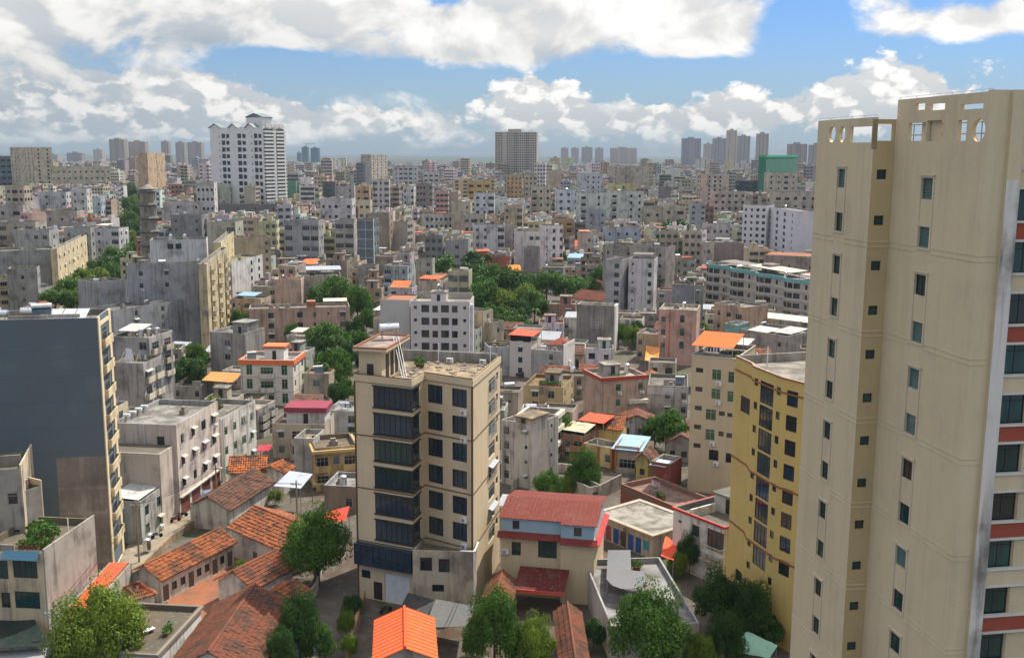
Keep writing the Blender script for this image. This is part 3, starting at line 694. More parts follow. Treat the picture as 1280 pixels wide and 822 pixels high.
def tower_top(s):
    def uz(i, px, py):
        p0, p1 = s.edge(i); A = s.M @ Vector((*p0, 0)); Bv = s.M @ Vector((*p1, 0)); d, nn = Pn(A, Bv); p = on_plane(px, py, A, nn)
        return (Vector((p.x, p.y))-Vector((A.x, A.y))).dot(d), p.z
    def box4(i, x0, y0, x1, y1): u0, z1 = uz(i, x0, y0); u1, z0 = uz(i, x1, y1); return min(u0, u1), z0, max(u0, u1), z1
    R4 = lambda i, *a: ('r', *box4(i, *a))
    def O4(i, *a): u0, z0, u1, z1 = box4(i, *a); return ('o', (u0+u1)/2, (z0+z1)/2, (u1-u0)/2, (z1-z0)/2)
    zb = s.z+.002; P = s.poly; r = s.root
    z7 = uz(7, 1040, 150)[1]; z8 = uz(8, 1100, 149)[1]; z9 = uz(9, 1165, 121)[1]; z0 = uz(0, 1236, 112)[1]
    a, b = s.edge(7); screen(r, a, b, zb, z7, [O4(7, 1036, 158, 1044, 178), O4(7, 1049.5, 158, 1056, 178), R4(7, 1063, 159, 1089, 178)])
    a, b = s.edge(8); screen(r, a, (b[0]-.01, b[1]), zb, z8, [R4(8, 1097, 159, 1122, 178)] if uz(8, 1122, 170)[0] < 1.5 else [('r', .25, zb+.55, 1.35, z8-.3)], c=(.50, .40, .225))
    a, b = s.edge(9); scr = screen(r, a, b, zb, z9, [R4(9, 1136, 154, 1156, 176), R4(9, 1159, 151, 1178, 176), R4(9, 1198, 150.5, 1207, 176), O4(9, 1216, 149, 1230.5, 177), R4(9, 1144, 130, 1156, 137), R4(9, 1162, 130, 1181, 137), R4(9, 1201, 131, 1229, 135.5)])
    pv = [(0.002, 0.002), (1.25, 0.002)]; screen(r, *pv, zb, z0, [])
    screen(r, (1.25, -.25), (2.1, -.25), zb, z0, []); screen(r, (2.1, .3), (18, .3), zb, z0, [('o', 1.15, zb+1.15, .55, .75), ('r', 3.2, zb+.5, 8, zb+1.9)])
    mb = MB()
    for k in (.9, 1.55): mb.tube((.4, .4, zb+k), (.4, 9.6, zb+k), .04, 6)
    for y in (1.2, 3.5, 6, 8.5): mb.tube((.4, y, zb-.9), (.4, y, zb+1.6), .035, 6)
    mb.build('handrail', 'dull_metal', r)
    mb = MB(); mb.box(.3, 5.2, zb+.002, .55, 7.4, zb+2.2); mb.build('pier', 'clean_plaster', r, CREAM)
    mb = MB(); n = 14
    for (p, q, z) in ((P[7], P[8], z7), (P[9], P[0], z9)):
        p, q = Vector(p), Vector(q)
        for k in range(6): t = p+(q-p)*(k/5); mb.tube((t.x+.12, t.y, z), (t.x+.12, t.y, z+.16), .012, 4)
        mb.tube((p.x+.12, p.y, z+.15), (q.x+.12, q.y, z+.15), .012, 4)
    mb.build('lightning_wire', 'dull_metal', r)
tower_top(TW)

# ------------------------------------------------------------------ the beige nine-storey block in the middle
BEIGE = (.61, .52, .36)
def central():
    z = 27.6; loc, rz, W, z = from_px(443.4, 466.6, 590.6, 474, 745)
    M = Matrix.Translation(loc) @ Matrix.Rotation(rz, 4, 'Z'); Mi = M.inverted(); L = lambda px, py, zz=z: tuple((Mi @ G(px, py, zz))[:2])
    b_, c_, e_ = L(514, 474), L(530, 465), L(626, 445)
    poly = [(0, 0), b_, c_, (W, 0), (W+.1, e_[1]), (0, e_[1]+.4)]
    s = Bld('apartment_block', 'beige nine storey block with dark glazed bays, standing alone in the middle', 'apartment block', loc, rz, poly, z, 9, BEIGE, 'the beige bay windowed block', wall='clean_plaster', para=.95, roofc=(.40, .315, .20))
    BL['central'] = s; foot(loc, rz, 0, -3, W+.5, e_[1]+1, z)
    tops = (484, 650.5)
    r1 = s.pxr(0, 466.5, 484.5, 513, 511); r6 = s.pxr(0, 467.5, 652, 513, 677)
    LB = (Vector(b_)).length; LC = (Vector(c_)-Vector(b_)).length
    for k in range(6):
        zt = r1[3]+(r6[3]-r1[3])*k/5; zb = r1[1]+(r6[1]-r1[1])*k/5
        s.hole(0, (r1[0], zb, LB-.1, zt), 'X', 'b'); s.hole(1, (.1, zb, LC*.62, zt), 'W', 'b')
    for (x0, x1, ya, yb, yc, yd) in ((534.6, 553, 481, 504, 646, 668), (565, 583.5, 486, 509, 653, 675)):
        p, q = s.pxr(2, x0, ya, x1, yb), s.pxr(2, x0, yc, x1, yd)
        for k in range(6): s.hole(2, (p[0], p[1]+(q[1]-p[1])*k/5, p[2], p[3]+(q[3]-p[3])*k/5), 'W', 'b', ac=(x0 > 560 and k in (0, 1, 4, 5)))
    p, q = s.pxr(3, 611, 472, 618.6, 490), s.pxr(3, 620, 465, 622.6, 474)
    for k in range(8):
        s.hole(3, (p[0], p[1]-k*2.78, p[2], p[3]-k*2.78), 'W', 'a', cage=k in (0, 1, 2, 4), awn=k in (4, 6)); s.hole(3, (q[0], q[1]-k*2.78, q[2], q[3]-k*2.78), 'S', 'd')
    for (x0, y0, x1, y1) in ((452, 712, 463, 722),): s.hole(0, s.pxr(0, x0, y0, x1, y1), 'S', 'd')
    r = s.pxr(0, 481, 719, 512, 752); s.hole(0, (r[0], .06, r[2], r[3]), 'G', 'w', c=(.62, .64, .66))
    r = s.pxr(0, 467, 727, 478, 750); s.hole(0, (r[0], .06, r[2], r[3]), 'G', 'w', c=(.03, .03, .03))
    s.finish(rec=.18)
    mb = MB()
    for k in range(6):                 # dark boxed frames that wrap the corner of the bay
        zt = r1[3]+(r6[3]-r1[3])*k/5; zb = r1[1]+(r6[1]-r1[1])*k/5
        d0, n0 = Pn(poly[0], b_); d1, n1 = Pn(b_, c_); B0 = Vector(b_); m = (n0+n1)/(1+n0.dot(n1))
        A0 = Vector(poly[0])+d0*(r1[0]-.08); C1 = B0+d1*(LC*.62+.08)
        for (za, zc) in ((zb-.12, zb+.04), (zt-.04, zt+.12)):
            mb.prism([tuple(A0), tuple(A0+n0*.13), tuple(B0+m*.13), tuple(C1+n1*.13), tuple(C1), tuple(B0)], za, zc)
        mb.prism([tuple(B0+d1*.1), tuple(B0), tuple(B0-d0*.1), tuple(B0-d0*.1+n0*.11), tuple(B0+m*.11), tuple(B0+d1*.1+n1*.11)][::-1], zb+.04, zt-.04)
    mb.build('bay_frame', 'dark_frame', s.root)
    for x in (r1[0],): pass
    br = (.125, .075, .042); zq = lambda i, px, py: s.pxr(i, px, py, px+1, py+1)[3]
    s.band([z-.95, z-.02], .09, .05, br); s.band([z-.86], .80, .12, BEIGE)
    zt = s.top
    for k in (2, 4, 6): zz = r1[3]+(r6[3]-r1[3])*k/5+.35 if k < 6 else r6[1]-.55; s.band([zz], .13, .045, br, edges=[0, 1, 2, 3])
    for (x, y) in ((W, 0), (0, 0)): s.boxpart('corner_strip', x-.16, y-.055, 0.01, x+.055, y+.16, z-.96, 'clean_plaster', br)
    # first-floor blue glazed gallery and the old annexe with its mossy terrace
    gr = s.pxr(0, 445.5, 676, 512, 714); mb = MB(); mb.prism([(-.25, .1), (-.25, -.75), (LB*.97, b_[1]-.75), (LB*.97, b_[1]+.1)], r6[1]-3.25, r6[1]-.65); go = mb.build('glazed_gallery', 'blue_glass', s.root)
    mb = MB()
    for k in range(10): f = k/9; x = -.25+(LB*.97+.25)*f; y = -.75+b_[1]*f*1.0; mb.box(x-.04, y-.05, r6[1]-3.27, x+.04, y+.02, r6[1]-.63)
    for zz in (r6[1]-3.27, r6[1]-2.2, r6[1]-.7): mb.prism([(-.27, -.72), (-.27, -.79), (LB*.97+.02, b_[1]-.79), (LB*.97+.02, b_[1]-.72)], zz, zz+.08)
    mb.build('gallery_frame', 'dark_frame', go)
    ax0, ay0 = b_[0]+.25, b_[1]-1.0; ax1 = W+.5; zA = 6.9
    an = Bld.__new__(Bld); mb = MB(); A = [(ax0, ay0), (ax1, ay0+1.1), (ax1, -.05), (ax0, 1.6)]
    def pr(x0, y0, x1, y1):
        p0 = s.M @ Vector((*A[0], 0)); p1 = s.M @ Vector((*A[1], 0)); d, n = Pn(p0, p1); f = lambda px, py: on_plane(px, py, p0, n)
        g = lambda p: (Vector((p.x, p.y))-Vector((p0.x, p0.y))).dot(d)
        return (g(f(x0, y0)), f(x0, y1).z, g(f(x1, y0)), f(x0, y0).z)
    zA = pr(540, 688, 541, 700)[3]
    rr = [pr(525, 696, 540, 713), pr(548, 698, 562, 715), pr(540, 730, 555, 739)]
    facade(mb, A[0], A[1], 0, zA, rr, .16); facade(mb, A[1], A[2], 0, zA, []); facade(mb, A[3], A[0], 0, zA, [])
    ao = mb.build('annexe', 'old_plaster', s.root, (.50, .44, .34))
    d, n = Pn(A[0], A[1])
    for q in rr:
        me, _ = win_mesh(q[2]-q[0]-.02, q[3]-q[1]-.02, 'd', True); u = (q[0]+q[2])/2; link('window', me, ao, None, (*(Vector(A[0])+d*u-n*.1), q[1]+.01), math.atan2(d.y, d.x))
    mb = MB(); ins = inset(A, .2); mb.poly([(*p, zA-.55) for p in ins]); ro = mb.build('terrace', 'roof_concrete', ao, (.17, .15, .10))
    mb = MB()
    for i in (0, 1, 3):
        j = (i+1) % 4; mb.poly([(*ins[j], zA-.55), (*ins[i], zA-.55), (*ins[i], zA), (*ins[j], zA)]); mb.poly([(*A[i], zA), (*A[j], zA), (*ins[j], zA), (*ins[i], zA)])
    mb.build('terrace_parapet', 'old_plaster', ao, (.45, .41, .34))
    mb = MB(); mb.tube((ax1-1.6, ay0+.8, zA+.08), (ax1+.1, ay0+1.0, zA+.08), .1, 8); mb.tube((ax1+.1, ay0+1.0, zA+.08), (ax1+.1, .3, zA+.5), .1, 8); mb.tube((ax1+.05, ay0+1.0, zA), (ax1+.05, ay0+1.0, .3), .09, 8); mb.build('drain_pipe', 'white_plastic', ao)
    # roof: stair house with overhanging slab, a big steel boiler on it, poles and rubble
    so_ = s.stair(.35, .5, 3.2, 8.8, 3.7, c=(.56, .48, .33), cap=False)
    mb = MB(); zt = s.top+3.7; mb.box(-.15, -.1, zt, 4.0, 9.3, zt+.3); mb.build('stair_roof', 'clean_plaster', so_, BEIGE)
    mb = MB(); mb.box(.1, .1, zt+.302, 3.75, 9.05, zt+.33); o = mb.build('stair_deck', 'roof_concrete', so_, (.38, .30, .27))
    mb = MB()
    for (x0, y0, x1, y1) in ((-.18, -.13, 4.03, .08), (-.18, 9.1, 4.03, 9.33), (-.18, .08, .07, 9.1), (3.8, .08, 4.03, 9.1)): mb.box(x0, y0, zt+.301, x1, y1, zt+.5)
    mb.build('stair_parapet', 'clean_plaster', so_, (.26, .12, .07))
    mb = MB()
    for k in range(4): y = 2+k*1.8; mb.box(3.19, y, s.top+.1, 3.24, y+1.1, s.top+3.0)
    mb.build('dark_upright', 'dark_frame', so_)  # dark upright panels along the side of the stair house
    mb = MB()
    for dx in (0, .35, .7): mb.tube((3.0+dx, 5.5, zt+.9), (5.6+dx*.8, 1.2, s.top+.05), .05, 6)
    mb.build('pipe', 'white_plastic', s.root)
    place('tank', 'large steel boiler tank on the stair house of the beige bay windowed block', s.world(2.2, 6.4, zt+.33), rz+.5, 1.25)
    rd = random.Random(4); mb = MB()
    for k in range(170):
        x, y = 4.6+rd.random()*(W-5.2), 3.0+rd.random()*(e_[1]-4.2); q = rd.uniform(.08, .4)
        if rd.random() < .3: x, y = 3.5+rd.random()*2, .8+rd.random()*7
        if x < 8.4 and y < 3.2: continue
        h = q*rd.uniform(.3, .9); a = rd.random()*3; c, s2 = cos(a)*q, sin(a)*q*rd.uniform(.5, 1)
        mb.prism([(x-c, y-s2), (x+s2, y-c), (x+c, y+s2), (x-s2, y+c)], s.top+.003, s.top+h*.6)
    o = mb.build('rubble', 'junk', s.root)
    mb = MB(); mb.box(.3, e_[1]-.6, s.top+.01, W-.2, e_[1]-.35, s.top+1.35); mb.build('rear_parapet', 'old_plaster', s.root, (.30, .30, .29))
    mb = MB()
    for x in (W*.45, W*.93): mb.tube((x, e_[1]-.8, s.top), (x, e_[1]-.8, s.top+2.4), .07, 8)
    mb.build('vent_pipe', 'white_plastic', s.root)
    tag(tub('planter', s.world(5.2, 9.5, s.top)), 'green potted plants on the roof of the beige bay windowed block', 'plant')
    for k, (x, y, wd) in enumerate(((8.2, e_[1]-1.6, 'left'), (12.6, e_[1]-1.6, 'right'))):
        r_ = thing('condenser_unit', f'{wd} white condenser unit by the rear parapet of the beige bay windowed block', 'condenser', s.world(x, y, s.top+.12), rz); link('casing', cached('ac', ac_mesh), r_, None, (0, .2, 0))
    return s
def tub(name, loc, sc=1.0):
    mb = MB(); rd = random.Random(7); mb.tube((0, 0, .002), (0, 0, .45), .45*sc, 10, 1, .6*sc)
    for k in range(260):
        a, e, r = rd.random()*2*pi, rd.random()*1.3, rd.uniform(.3, .85)*sc; p = Vector((cos(a)*r*cos(e*.6), sin(a)*r*cos(e*.6), .5+e*.6*sc)); q = .13*sc; u = Vector((rd.uniform(-1, 1), rd.uniform(-1, 1), rd.uniform(-.2, 1))).normalized(); v = u.orthogonal()
        mb.poly([p-u*q, p+v*q*.5, p+u*q, p-v*q*.5])
    return link(name, mb.mesh(name, ['leaf', 'rust']), None, None, loc)
central()

# ------------------------------------------------------------------ the yellow block with its bowed front, and its beige neighbour
def yellow():
    loc, rz, W, z = from_px(920, 444, 1010, 479, 745); Mi = (Matrix.Translation(loc) @ Matrix.Rotation(rz, 4, 'Z')).inverted(); L = lambda px, py: tuple((Mi @ G(px, py, z))[:2])
    p = [(0, 0), L(940, 453), L(942.5, 457), L(978, 471), (W+.6, .1)]; YC = (.61, .46, .165)
    s = Bld('apartment_block', 'yellow block with a bowed front and brown bands beside the tall beige tower', 'apartment block', loc, rz, p+[(W+.6, 13), (0, 12)], z, 10, YC, 'the yellow bow fronted block', wall='clean_plaster', para=1.0, roofc=(.34, .32, .29))
    BL['yellow'] = s; foot(loc, rz, 0, -1.5, W+.6, 13, z)
    for (e, x0, y0, x1, y1, xa, ya, n, st) in ((2, 950, 478, 967, 506, 0, 699, 8, 'b'), (2, 943.2, 472.5, 947.6, 482, 0, 0, 9, 'd'), (2, 971, 483.5, 976, 494, 0, 0, 9, 'd'), (3, 983.5, 488.5, 997.5, 508.5, 0, 0, 8, 'y')):
        r = s.pxr(e, x0, y0, x1, y1); pitch = 2.72
        for k in range(n): s.hole(e, (r[0], r[1]-k*pitch, r[2], r[3]-k*pitch), 'W', st if (k+e) % 3 else 'b')
    r = s.pxr(0, 925.7, 496, 937.8, 516.5); s.hole(0, r, 'W', 'y'); r = s.pxr(0, 919, 712, 927, 726); s.hole(0, r, 'W', 'y')
    s.finish(rec=.16)
    br = (.30, .115, .045); s.band([z-.16], .16, .1, br, edges=[0, 1, 2, 3, 4]); s.band([z-1.75], .18, .09, br, edges=[0, 1, 2, 3, 4]); r = s.pxr(2, 950, 478, 967, 506)
    for k in (4, 7): s.band([r[1]-k*2.72+2.72-.42], .2, .08, br, edges=[0, 1, 2, 3, 4])
    mb = MB()
    for k in range(8): pass
    s.stair(W-4.5, 8.0, W-.4, 12.2, 4.2, c=(.50, .42, .17), capc=(.75, .74, .7))
    s.boxpart('side_wall', .5, 11.0, s.top+.004, W-4.7, 11.3, s.top+1.6, 'old_plaster', (.36, .36, .35))
    mb = MB()
    for (x, y) in ((3.5, 2.2), (12.5, 2.6)): mb.tube((x, y, s.top), (x, y, s.top+2.6), .07, 6)
    mb.build('vent_pipe', 'white_plastic', s.root)
    s.tank(5, 8.5, kind='tank')
yellow()
def block_d():
    s = B('the beige block under an orange canopy', 'beige block with green windows and an orange canopy on its roof', 865, 443, 920, 448, 612, 13, 7, (.54, .455, .315), wall='clean_plaster', fin=False, name='apartment_block', roofc=(.33, .31, .28))
    for (x0, y0, x1, y1, n, st, sk) in ((870, 459.5, 879, 465.3, 5, 'd', ()), (890, 461.6, 901.6, 475, 2, 'g', ()), (910, 464.5, 918, 478.5, 2, 'g', ())):
        r = s.pxr(0, x0, y0, x1, y1)
        for k in range(n): s.hole(0, (r[0], r[1]-k*3.1, r[2], r[3]-k*3.1), 'W', st, ac=(x0 == 890))
    for (x0, y0, x1, y1, st) in ((882, 511, 895, 525, 'g'), (898.5, 514, 906, 519.5, 'd'), (909, 516, 915.5, 521, 'd'), (881.5, 536, 893.5, 550, 'g'), (898, 539, 904.5, 545, 'd'), (908, 541, 915, 547, 'd'), (886, 562, 898, 575, 'y'), (907, 566, 914, 578, 'd')): s.hole(0, s.pxr(0, x0, y0, x1, y1), 'W', st, ac=x0 in (881.5, 886))
    s.cols(3, '.sW.s', 'd'); s.finish(); s.band([s.z-.12], .12, .08, (.60, .55, .45))
    s.shed(-.2, .2, s.W*.92, 7.5, 2.3, 3.5, (.78, .14, .035)); s.shed(s.W*.4, 8, s.W*1.0, 12.4, 1.6, 2.0, (.62, .55, .45))
    s.boxpart('low_wall', .3, 1.0, s.top+.003, s.W*.85, 1.2, s.top+1.1, 'plaster', (.35, .35, .33)); s.tank(s.W*.8, 11.0)
block_d()
# ------------------------------------------------------------------ houses with tiled or sheet gable roofs
def tile_slope(mb, a, b, c, d, step=.36, courses=None, rnd=None, amp=.10):
    """a-b eave, d-c ridge: rows of half-round tiles laid in courses"""
    a, b, c, d = map(Vector, (a, b, c, d)); n = (b-a).cross(d-a).normalized(); L = (b-a).length; S = (d-a).length
    nx = max(4, int(L/step)); ny = courses or max(3, int(S/.5))
    for i in range(nx):
        f0, f1, fm = i/nx, (i+1)/nx, (i+.5)/nx
        for j in range(ny):
            g0, g1 = j/ny, (j+1)/ny; jt = rnd.uniform(-.03, .06)
            P = lambda f, g, h: a+(b-a)*f+((d+(c-d)*f)-(a+(b-a)*f))*g+n*h
            lo, hi = .08+jt, .0+jt
            mb.poly([P(f0, g0, lo), P(fm, g0, lo+amp), P(fm, g1, hi+amp), P(f0, g1, hi)]); mb.poly([P(fm, g0, lo+amp), P(f1, g0, lo), P(f1, g1, hi), P(fm, g1, hi+amp)])
def gable(name, label, short, xl, yl, xr, yr, ze, dep, rh, ridge='x', col=(.62, .6, .56), roof='tile', rc=(.42, .13, .05), over=.45, doors='', hip=0.0, wall='plaster', group=None, cat='house'):
    loc, rz, W, z = from_px(xl, yl, xr, yr, 0, ze); r = thing(name, label, cat, loc, rz, group); BL[short] = None; rd = random.Random(int(xl*7+yl)); foot(loc, rz, -.3, -.3, W+.3, dep+.3, ze+rh)
    o = over; mb = MB(); x0, x1, y0, y1 = o, W-o, o, dep-o
    rects = []
    if doors:
        n = len(doors)
        for j, ch in enumerate(doors):
            u = (j+.5)*(W-2*o)/n
            if ch == 'D': rects.append((u-.5, .05, u+.5, 2.1))
            elif ch == 'w': rects.append((u-.45, .95, u+.45, 2.0))
    facade(mb, (x0, y0), (x1, y0), 0, ze, rects, .14)
    for p, q in (((x1, y0), (x1, y1)), ((x1, y1), (x0, y1)), ((x0, y1), (x0, y0))): mb.poly([(*p, 0), (*q, 0), (*q, ze), (*p, ze)])
    if ridge == 'x':
        m = dep/2; sl = rh/m; hh = rh-o*sl*0
        for x in (x0, x1): mb.poly([(x, y0, ze), (x, y1, ze), (x, m, ze+rh-.12)] if x == x1 else [(x, y1, ze), (x, y0, ze), (x, m, ze+rh-.12)])
        A = [((0, 0, ze), (W, 0, ze), (W-hip, m, ze+rh), (hip, m, ze+rh)), ((W, dep, ze), (0, dep, ze), (hip, m, ze+rh), (W-hip, m, ze+rh))]; R0, R1 = (hip, m, ze+rh), (W-hip, m, ze+rh)
        if hip: A += [((W, 0, ze), (W, dep, ze), (W-hip, m+.01, ze+rh), (W-hip, m-.01, ze+rh)), ((0, dep, ze), (0, 0, ze), (hip, m-.01, ze+rh), (hip, m+.01, ze+rh))]
    else:
        m = W/2
        for y in (y0, y1): mb.poly([(x0, y, ze), (x1, y, ze), (m, y, ze+rh-.12)] if y == y0 else [(x1, y, ze), (x0, y, ze), (m, y, ze+rh-.12)])
        A = [((0, dep, ze), (0, 0, ze), (m, 0, ze+rh), (m, dep, ze+rh)), ((W, 0, ze), (W, dep, ze), (m, dep, ze+rh), (m, 0, ze+rh))]; R0, R1 = (m, 0, ze+rh), (m, dep, ze+rh)
    wl = mb.build('wall', wall, r, col)
    for q in rects:
        u = (q[0]+q[2])/2+x0; w_, h_ = q[2]-q[0], q[3]-q[1]
        if q[1] < .5: link('door', cached(('door', round(w_, 1), round(h_, 1)), lambda: door_mesh(round(w_, 1), round(h_, 1))), r, (.13, .10, .08), (u, y0+.06, q[1]))
        else: link('window', win_mesh(w_-.02, h_-.02, 'd', True)[0], r, None, (u, y0+.1, q[1]+.01))
    mb = MB()
    for q in A:
        if roof == 'tile': mb.slab([Vector(p)-Vector((0, 0, .012)) for p in q], .06); tile_slope(mb, *q, rnd=rd)
        else:
            mb.slab(q, .06); a, b, c, d = map(Vector, q); n = (b-a).cross(d-a).normalized(); k = max(4, int((b-a).length/.75))
            for i in range(k+1): f = i/k; p, e = a+(b-a)*f, d+(c-d)*f; w_ = (b-a).normalized()*.045; mb.poly([p-w_, p+n*.06, e+n*.06, e-w_]); mb.poly([p+n*.06, p+w_, e+w_, e+n*.06])
    ro = mb.build('roof', 'clay_tile' if roof == 'tile' else 'tin_sheet', r, rc)
    mb = MB(); mb.tube(Vector(R0)+Vector((0, 0, .07)), Vector(R1)+Vector((0, 0, .07)), .15, 8); mb.build('ridge', 'clay_tile' if roof == 'tile' else 'tin_sheet', ro, [c*.8 for c in rc])
    return r
T1, T2, T3 = (.38, .125, .042), (.28, .092, .042), (.20, .072, .04)
gable('long_house', 'long white walled house with a row of dark doors under a weathered orange tiled roof', 'the long tiled row house', 201.7, 727, 297.7, 677.5, 3.0, 5.6, 1.6, doors='DwwDwwDwD', rc=(.42,.135,.042), group='old tiled courtyard houses')
gable('tiled_house', 'square bright orange tiled roof house between the concrete lane and the leafy tree', 'the square tiled house', 282, 659, 348, 688, 4.0, 9, 1.9, rc=(.42, .13, .04), doors='..D.w', group='old tiled courtyard houses')
gable('tiled_house', 'tiled house with a blank white gable end facing the red paved courtyard', 'the white gabled house', 317, 738, 372, 708.5, 2.8, 6.4, 1.7, rc=T2, col=(.72, .71, .69), group='old tiled courtyard houses')
gable('tiled_house', 'large tiled house with shadow painted dark red at the bottom edge beside the shaded trees', 'the large dark tiled house', 321, 846, 372, 757, 3.2, 9.5, 2.5, rc=T3, group='old tiled courtyard houses')  # the beige block's shadow is put into this darker tile colour
gable('tiled_house', 'small tiled shed roof patched orange, tucked behind the large dark tiled house', 'the small patched tiled shed', 366, 752, 391, 737, 3.0, 4.6, .9, rc=T1)
gable('tiled_shed', 'little hipped tile roof at the lower end of the concrete lane', 'the little hipped roof', 169, 750, 197, 742, 2.6, 4.4, 1.1, hip=1.6, rc=T1, over=.3)
gable('tiled_house', 'orange tiled roof house directly below the white grey three storey block', 'the orange tiled house below the grey block', 284, 592, 333, 590, 3.4, 7, 1.7, rc=(.55, .16, .035), doors='DwDw')
gable('tiled_house', 'small orange tiled roof wedged against the bare grey stair tower', 'the wedged orange roof', 355, 592, 371, 584, 3.6, 5, 1.0, rc=(.6, .17, .04))
gable('tiled_house', 'old grey brown tiled roof above the concrete lane with wires crossing it', 'the grey brown tiled house', 288, 639, 345, 602, 3.2, 7.2, 1.9, rc=(.17, .115, .085))
gable('shed', 'bright orange red sheet gable roof at the bottom edge in front of the garage', 'the orange sheet gable', 465, 828, 548, 824, 4.5, 9.5, 1.4, ridge='y', roof='tin', rc=(.80, .125, .04), col=(.45, .41, .35), cat='shed')
gable('tiled_house', 'long narrow brown tiled roof running towards the viewer below the red roofed house', 'the narrow tiled roof', 700, 838, 739, 838, 3.0, 13.5, 1.2, ridge='y', rc=T3)
gable('tiled_house', 'small mottled tile roof squeezed between the beige block and the red roofed house', 'the squeezed tile roof', 602, 750, 641, 752, 3.0, 6, 1.3, ridge='y', rc=T2)
gable('tiled_house', 'orange tiled roof between the salmon house and the blue tin roof', 'the tiled house by the salmon house', 737, 535, 779, 538, 4.6, 8, 1.8, rc=(.5, .155, .045), doors='wDwD', col=(.58, .45, .2))
gable('tiled_house', 'yellow gabled cottage with shutters beside the blue tin roof', 'the yellow gabled cottage', 791, 575, 813, 578, 3.4, 5, 1.5, ridge='y', rc=(.3, .2, .14), col=(.55, .47, .18), doors='w')
gable('tiled_house', 'dark tiled house with cream gable beside the palm tree', 'the tiled house by the palm', 826, 372, 852, 374, 4.5, 11, 2.2, ridge='x', rc=(.20, .12, .085), doors='wDw', col=(.55, .45, .28))
for i, (a, lab) in enumerate(((('677', 352, 700, 358), 'dark red tiled roof beside the white windowed slab, left of a pair'), (('702', 356, 732, 362), 'dark red tiled roof beside the white windowed slab, right of a pair'))):
    gable('tiled_house', lab, lab[:30]+str(i), float(a[0]), a[1], a[2], a[3], 3.6, 12, 2.4, ridge='y', rc=(.24, .07, .045))
gable('tiled_house', 'long dark red tiled roof sloping down beside the clearing of bare earth', 'the long dark red roof', 712, 372, 752, 377, 3.6, 12, 2.4, rc=(.25, .07, .045))

# ------------------------------------------------------------------ left foreground
SH = (.42, .40, .36); WH = (.70, .69, .66)
def slate():
    s = B('the slate blue blank block', 'tall block with a blank slate blue side wall at the left edge', -45, 400.7, 121, 397, 0, 8, 10, (.115, .155, .18), zfix=33.5, fin=False, wall='weathered_paint', roofc=(.25, .25, .24))
    s.cols(1, 'C', 'a', balc=dict(c=(.66, .56, .36), w=5.2, dep=.6), ac=.0, f0=1); s.finish()
    mb = MB(); mb.box(s.W+.002, .05, 0, s.W+.14, 1.2, s.z); mb.box(s.W+.002, 6.6, 0, s.W+.14, 7.95, s.z)
    for k in range(11): mb.box(s.W+.002, 1.2, k*s.fh-.45, s.W+.14, 6.6, k*s.fh+.02)
    mb.build('facade_frame', 'clean_plaster', s.root, (.70, .60, .40))
    r = s.pxr(0, 74, 571, 120, 690); s.boxpart('bare_wall', r[0], -.04, 0, s.W-.02, -.003, r[3], 'old_plaster', (.235, .205, .18))
    mb = MB()
    for k in range(4): z = 1.5+k*3.3; mb.box(r[0], -.06, z, s.W-.02, -.041, z+.35)
    mb.box(s.W-3.2, -.059, 0, s.W-2.6, -.0412, r[3]); mb.build('bare_beam', 'old_plaster', s.root, (.29, .26, .235))
    for k in range(2, 10): s.boxpart('floor_joint', .02, -.006, k*s.fh-.03, s.W-.02, -.002, k*s.fh+.03, 'weathered_paint', (.085, .12, .14))
    for k, (x, y) in enumerate(((s.W-12, 3), (s.W-9, 4.4))): s.tank(x, y, s.top, 'tank', ['left', 'right'][k], rz=0)
    place('solar', 'white solar heater tank between steel tanks on the slate blue blank block', s.world(s.W-7.2, 3.2, s.top), .4, 1.2)
    p = thing('solar_array', 'wide grey solar panels lying on the roof of the slate blue blank block', 'solar panel', s.world(s.W-4, 3, s.top), s.root.rotation_euler.z)
    for k in range(3): mb = MB(); mb.slab([(-2.3+k*1.55, -2, .35), (-.85+k*1.55, -2, .35), (-.85+k*1.55, 2, 1.3), (-2.3+k*1.55, 2, 1.3)], .06); mb.build('panel', 'paint', p, (.42, .45, .47))
    mb = MB(); mb.box(-2.2, 1.86, .5, 2.2, 1.91, .56)
    for x in (-2.2, .8, 2.2): mb.box(x-.04, 1.85, 0, x+.04, 1.92, 1.2); mb.box(x-.04, -1.95, 0, x+.04, -1.88, .3)
    mb.build('stand', 'dull_metal', p)
    mb = MB()
    for k in range(5): mb.tube((s.W*.35+k*.9-2, -.09, 9+k*4), (s.W*.35+k*.9-2, -.0, 9+k*4), .06, 6)
    mb = MB(); mb.box(s.W-18.6, -.05, 14, s.W-18.5, -.004, 30); mb.build('cable', 'black', s.root)
    for k in range(2): link('air_conditioner', cached('ac', ac_mesh), s.root, None, (s.W-18, 0, 25.5-k*5))
slate()
s = B('the cream house with green windows', 'cream three storey house with green windows and a walled roof garden, bottom left', -34, 688, 53, 692, 813, 11, 3, (.60, .50, .33), wall='plaster', fin=False, roofc=(.15, .13, .09), name='town_house', cat='house')
for (x0, y0, x1, y1) in ((-6, 700, 10, 723), (16.5, 700, 46.5, 722), (2, 740, 13, 759), (19, 739, 50, 760)): s.hole(0, s.pxr(0, x0, y0, x1, y1), 'V', 'n')
s.finish(); s.boxpart('side_wall', s.W+.004, .02, 0, s.W+.16, 10.9, s.z+.5, 'old_plaster', (.38, .36, .33))
mb = MB(); mb.slab([(s.W-4.4, -.7, s.z-.55), (s.W-.3, -.7, s.z-.55), (s.W-.3, .0, s.z+.25), (s.W-4.4, .0, s.z+.25)], .05); mb.build('awning', 'paint', s.root, (.05, .15, .22))
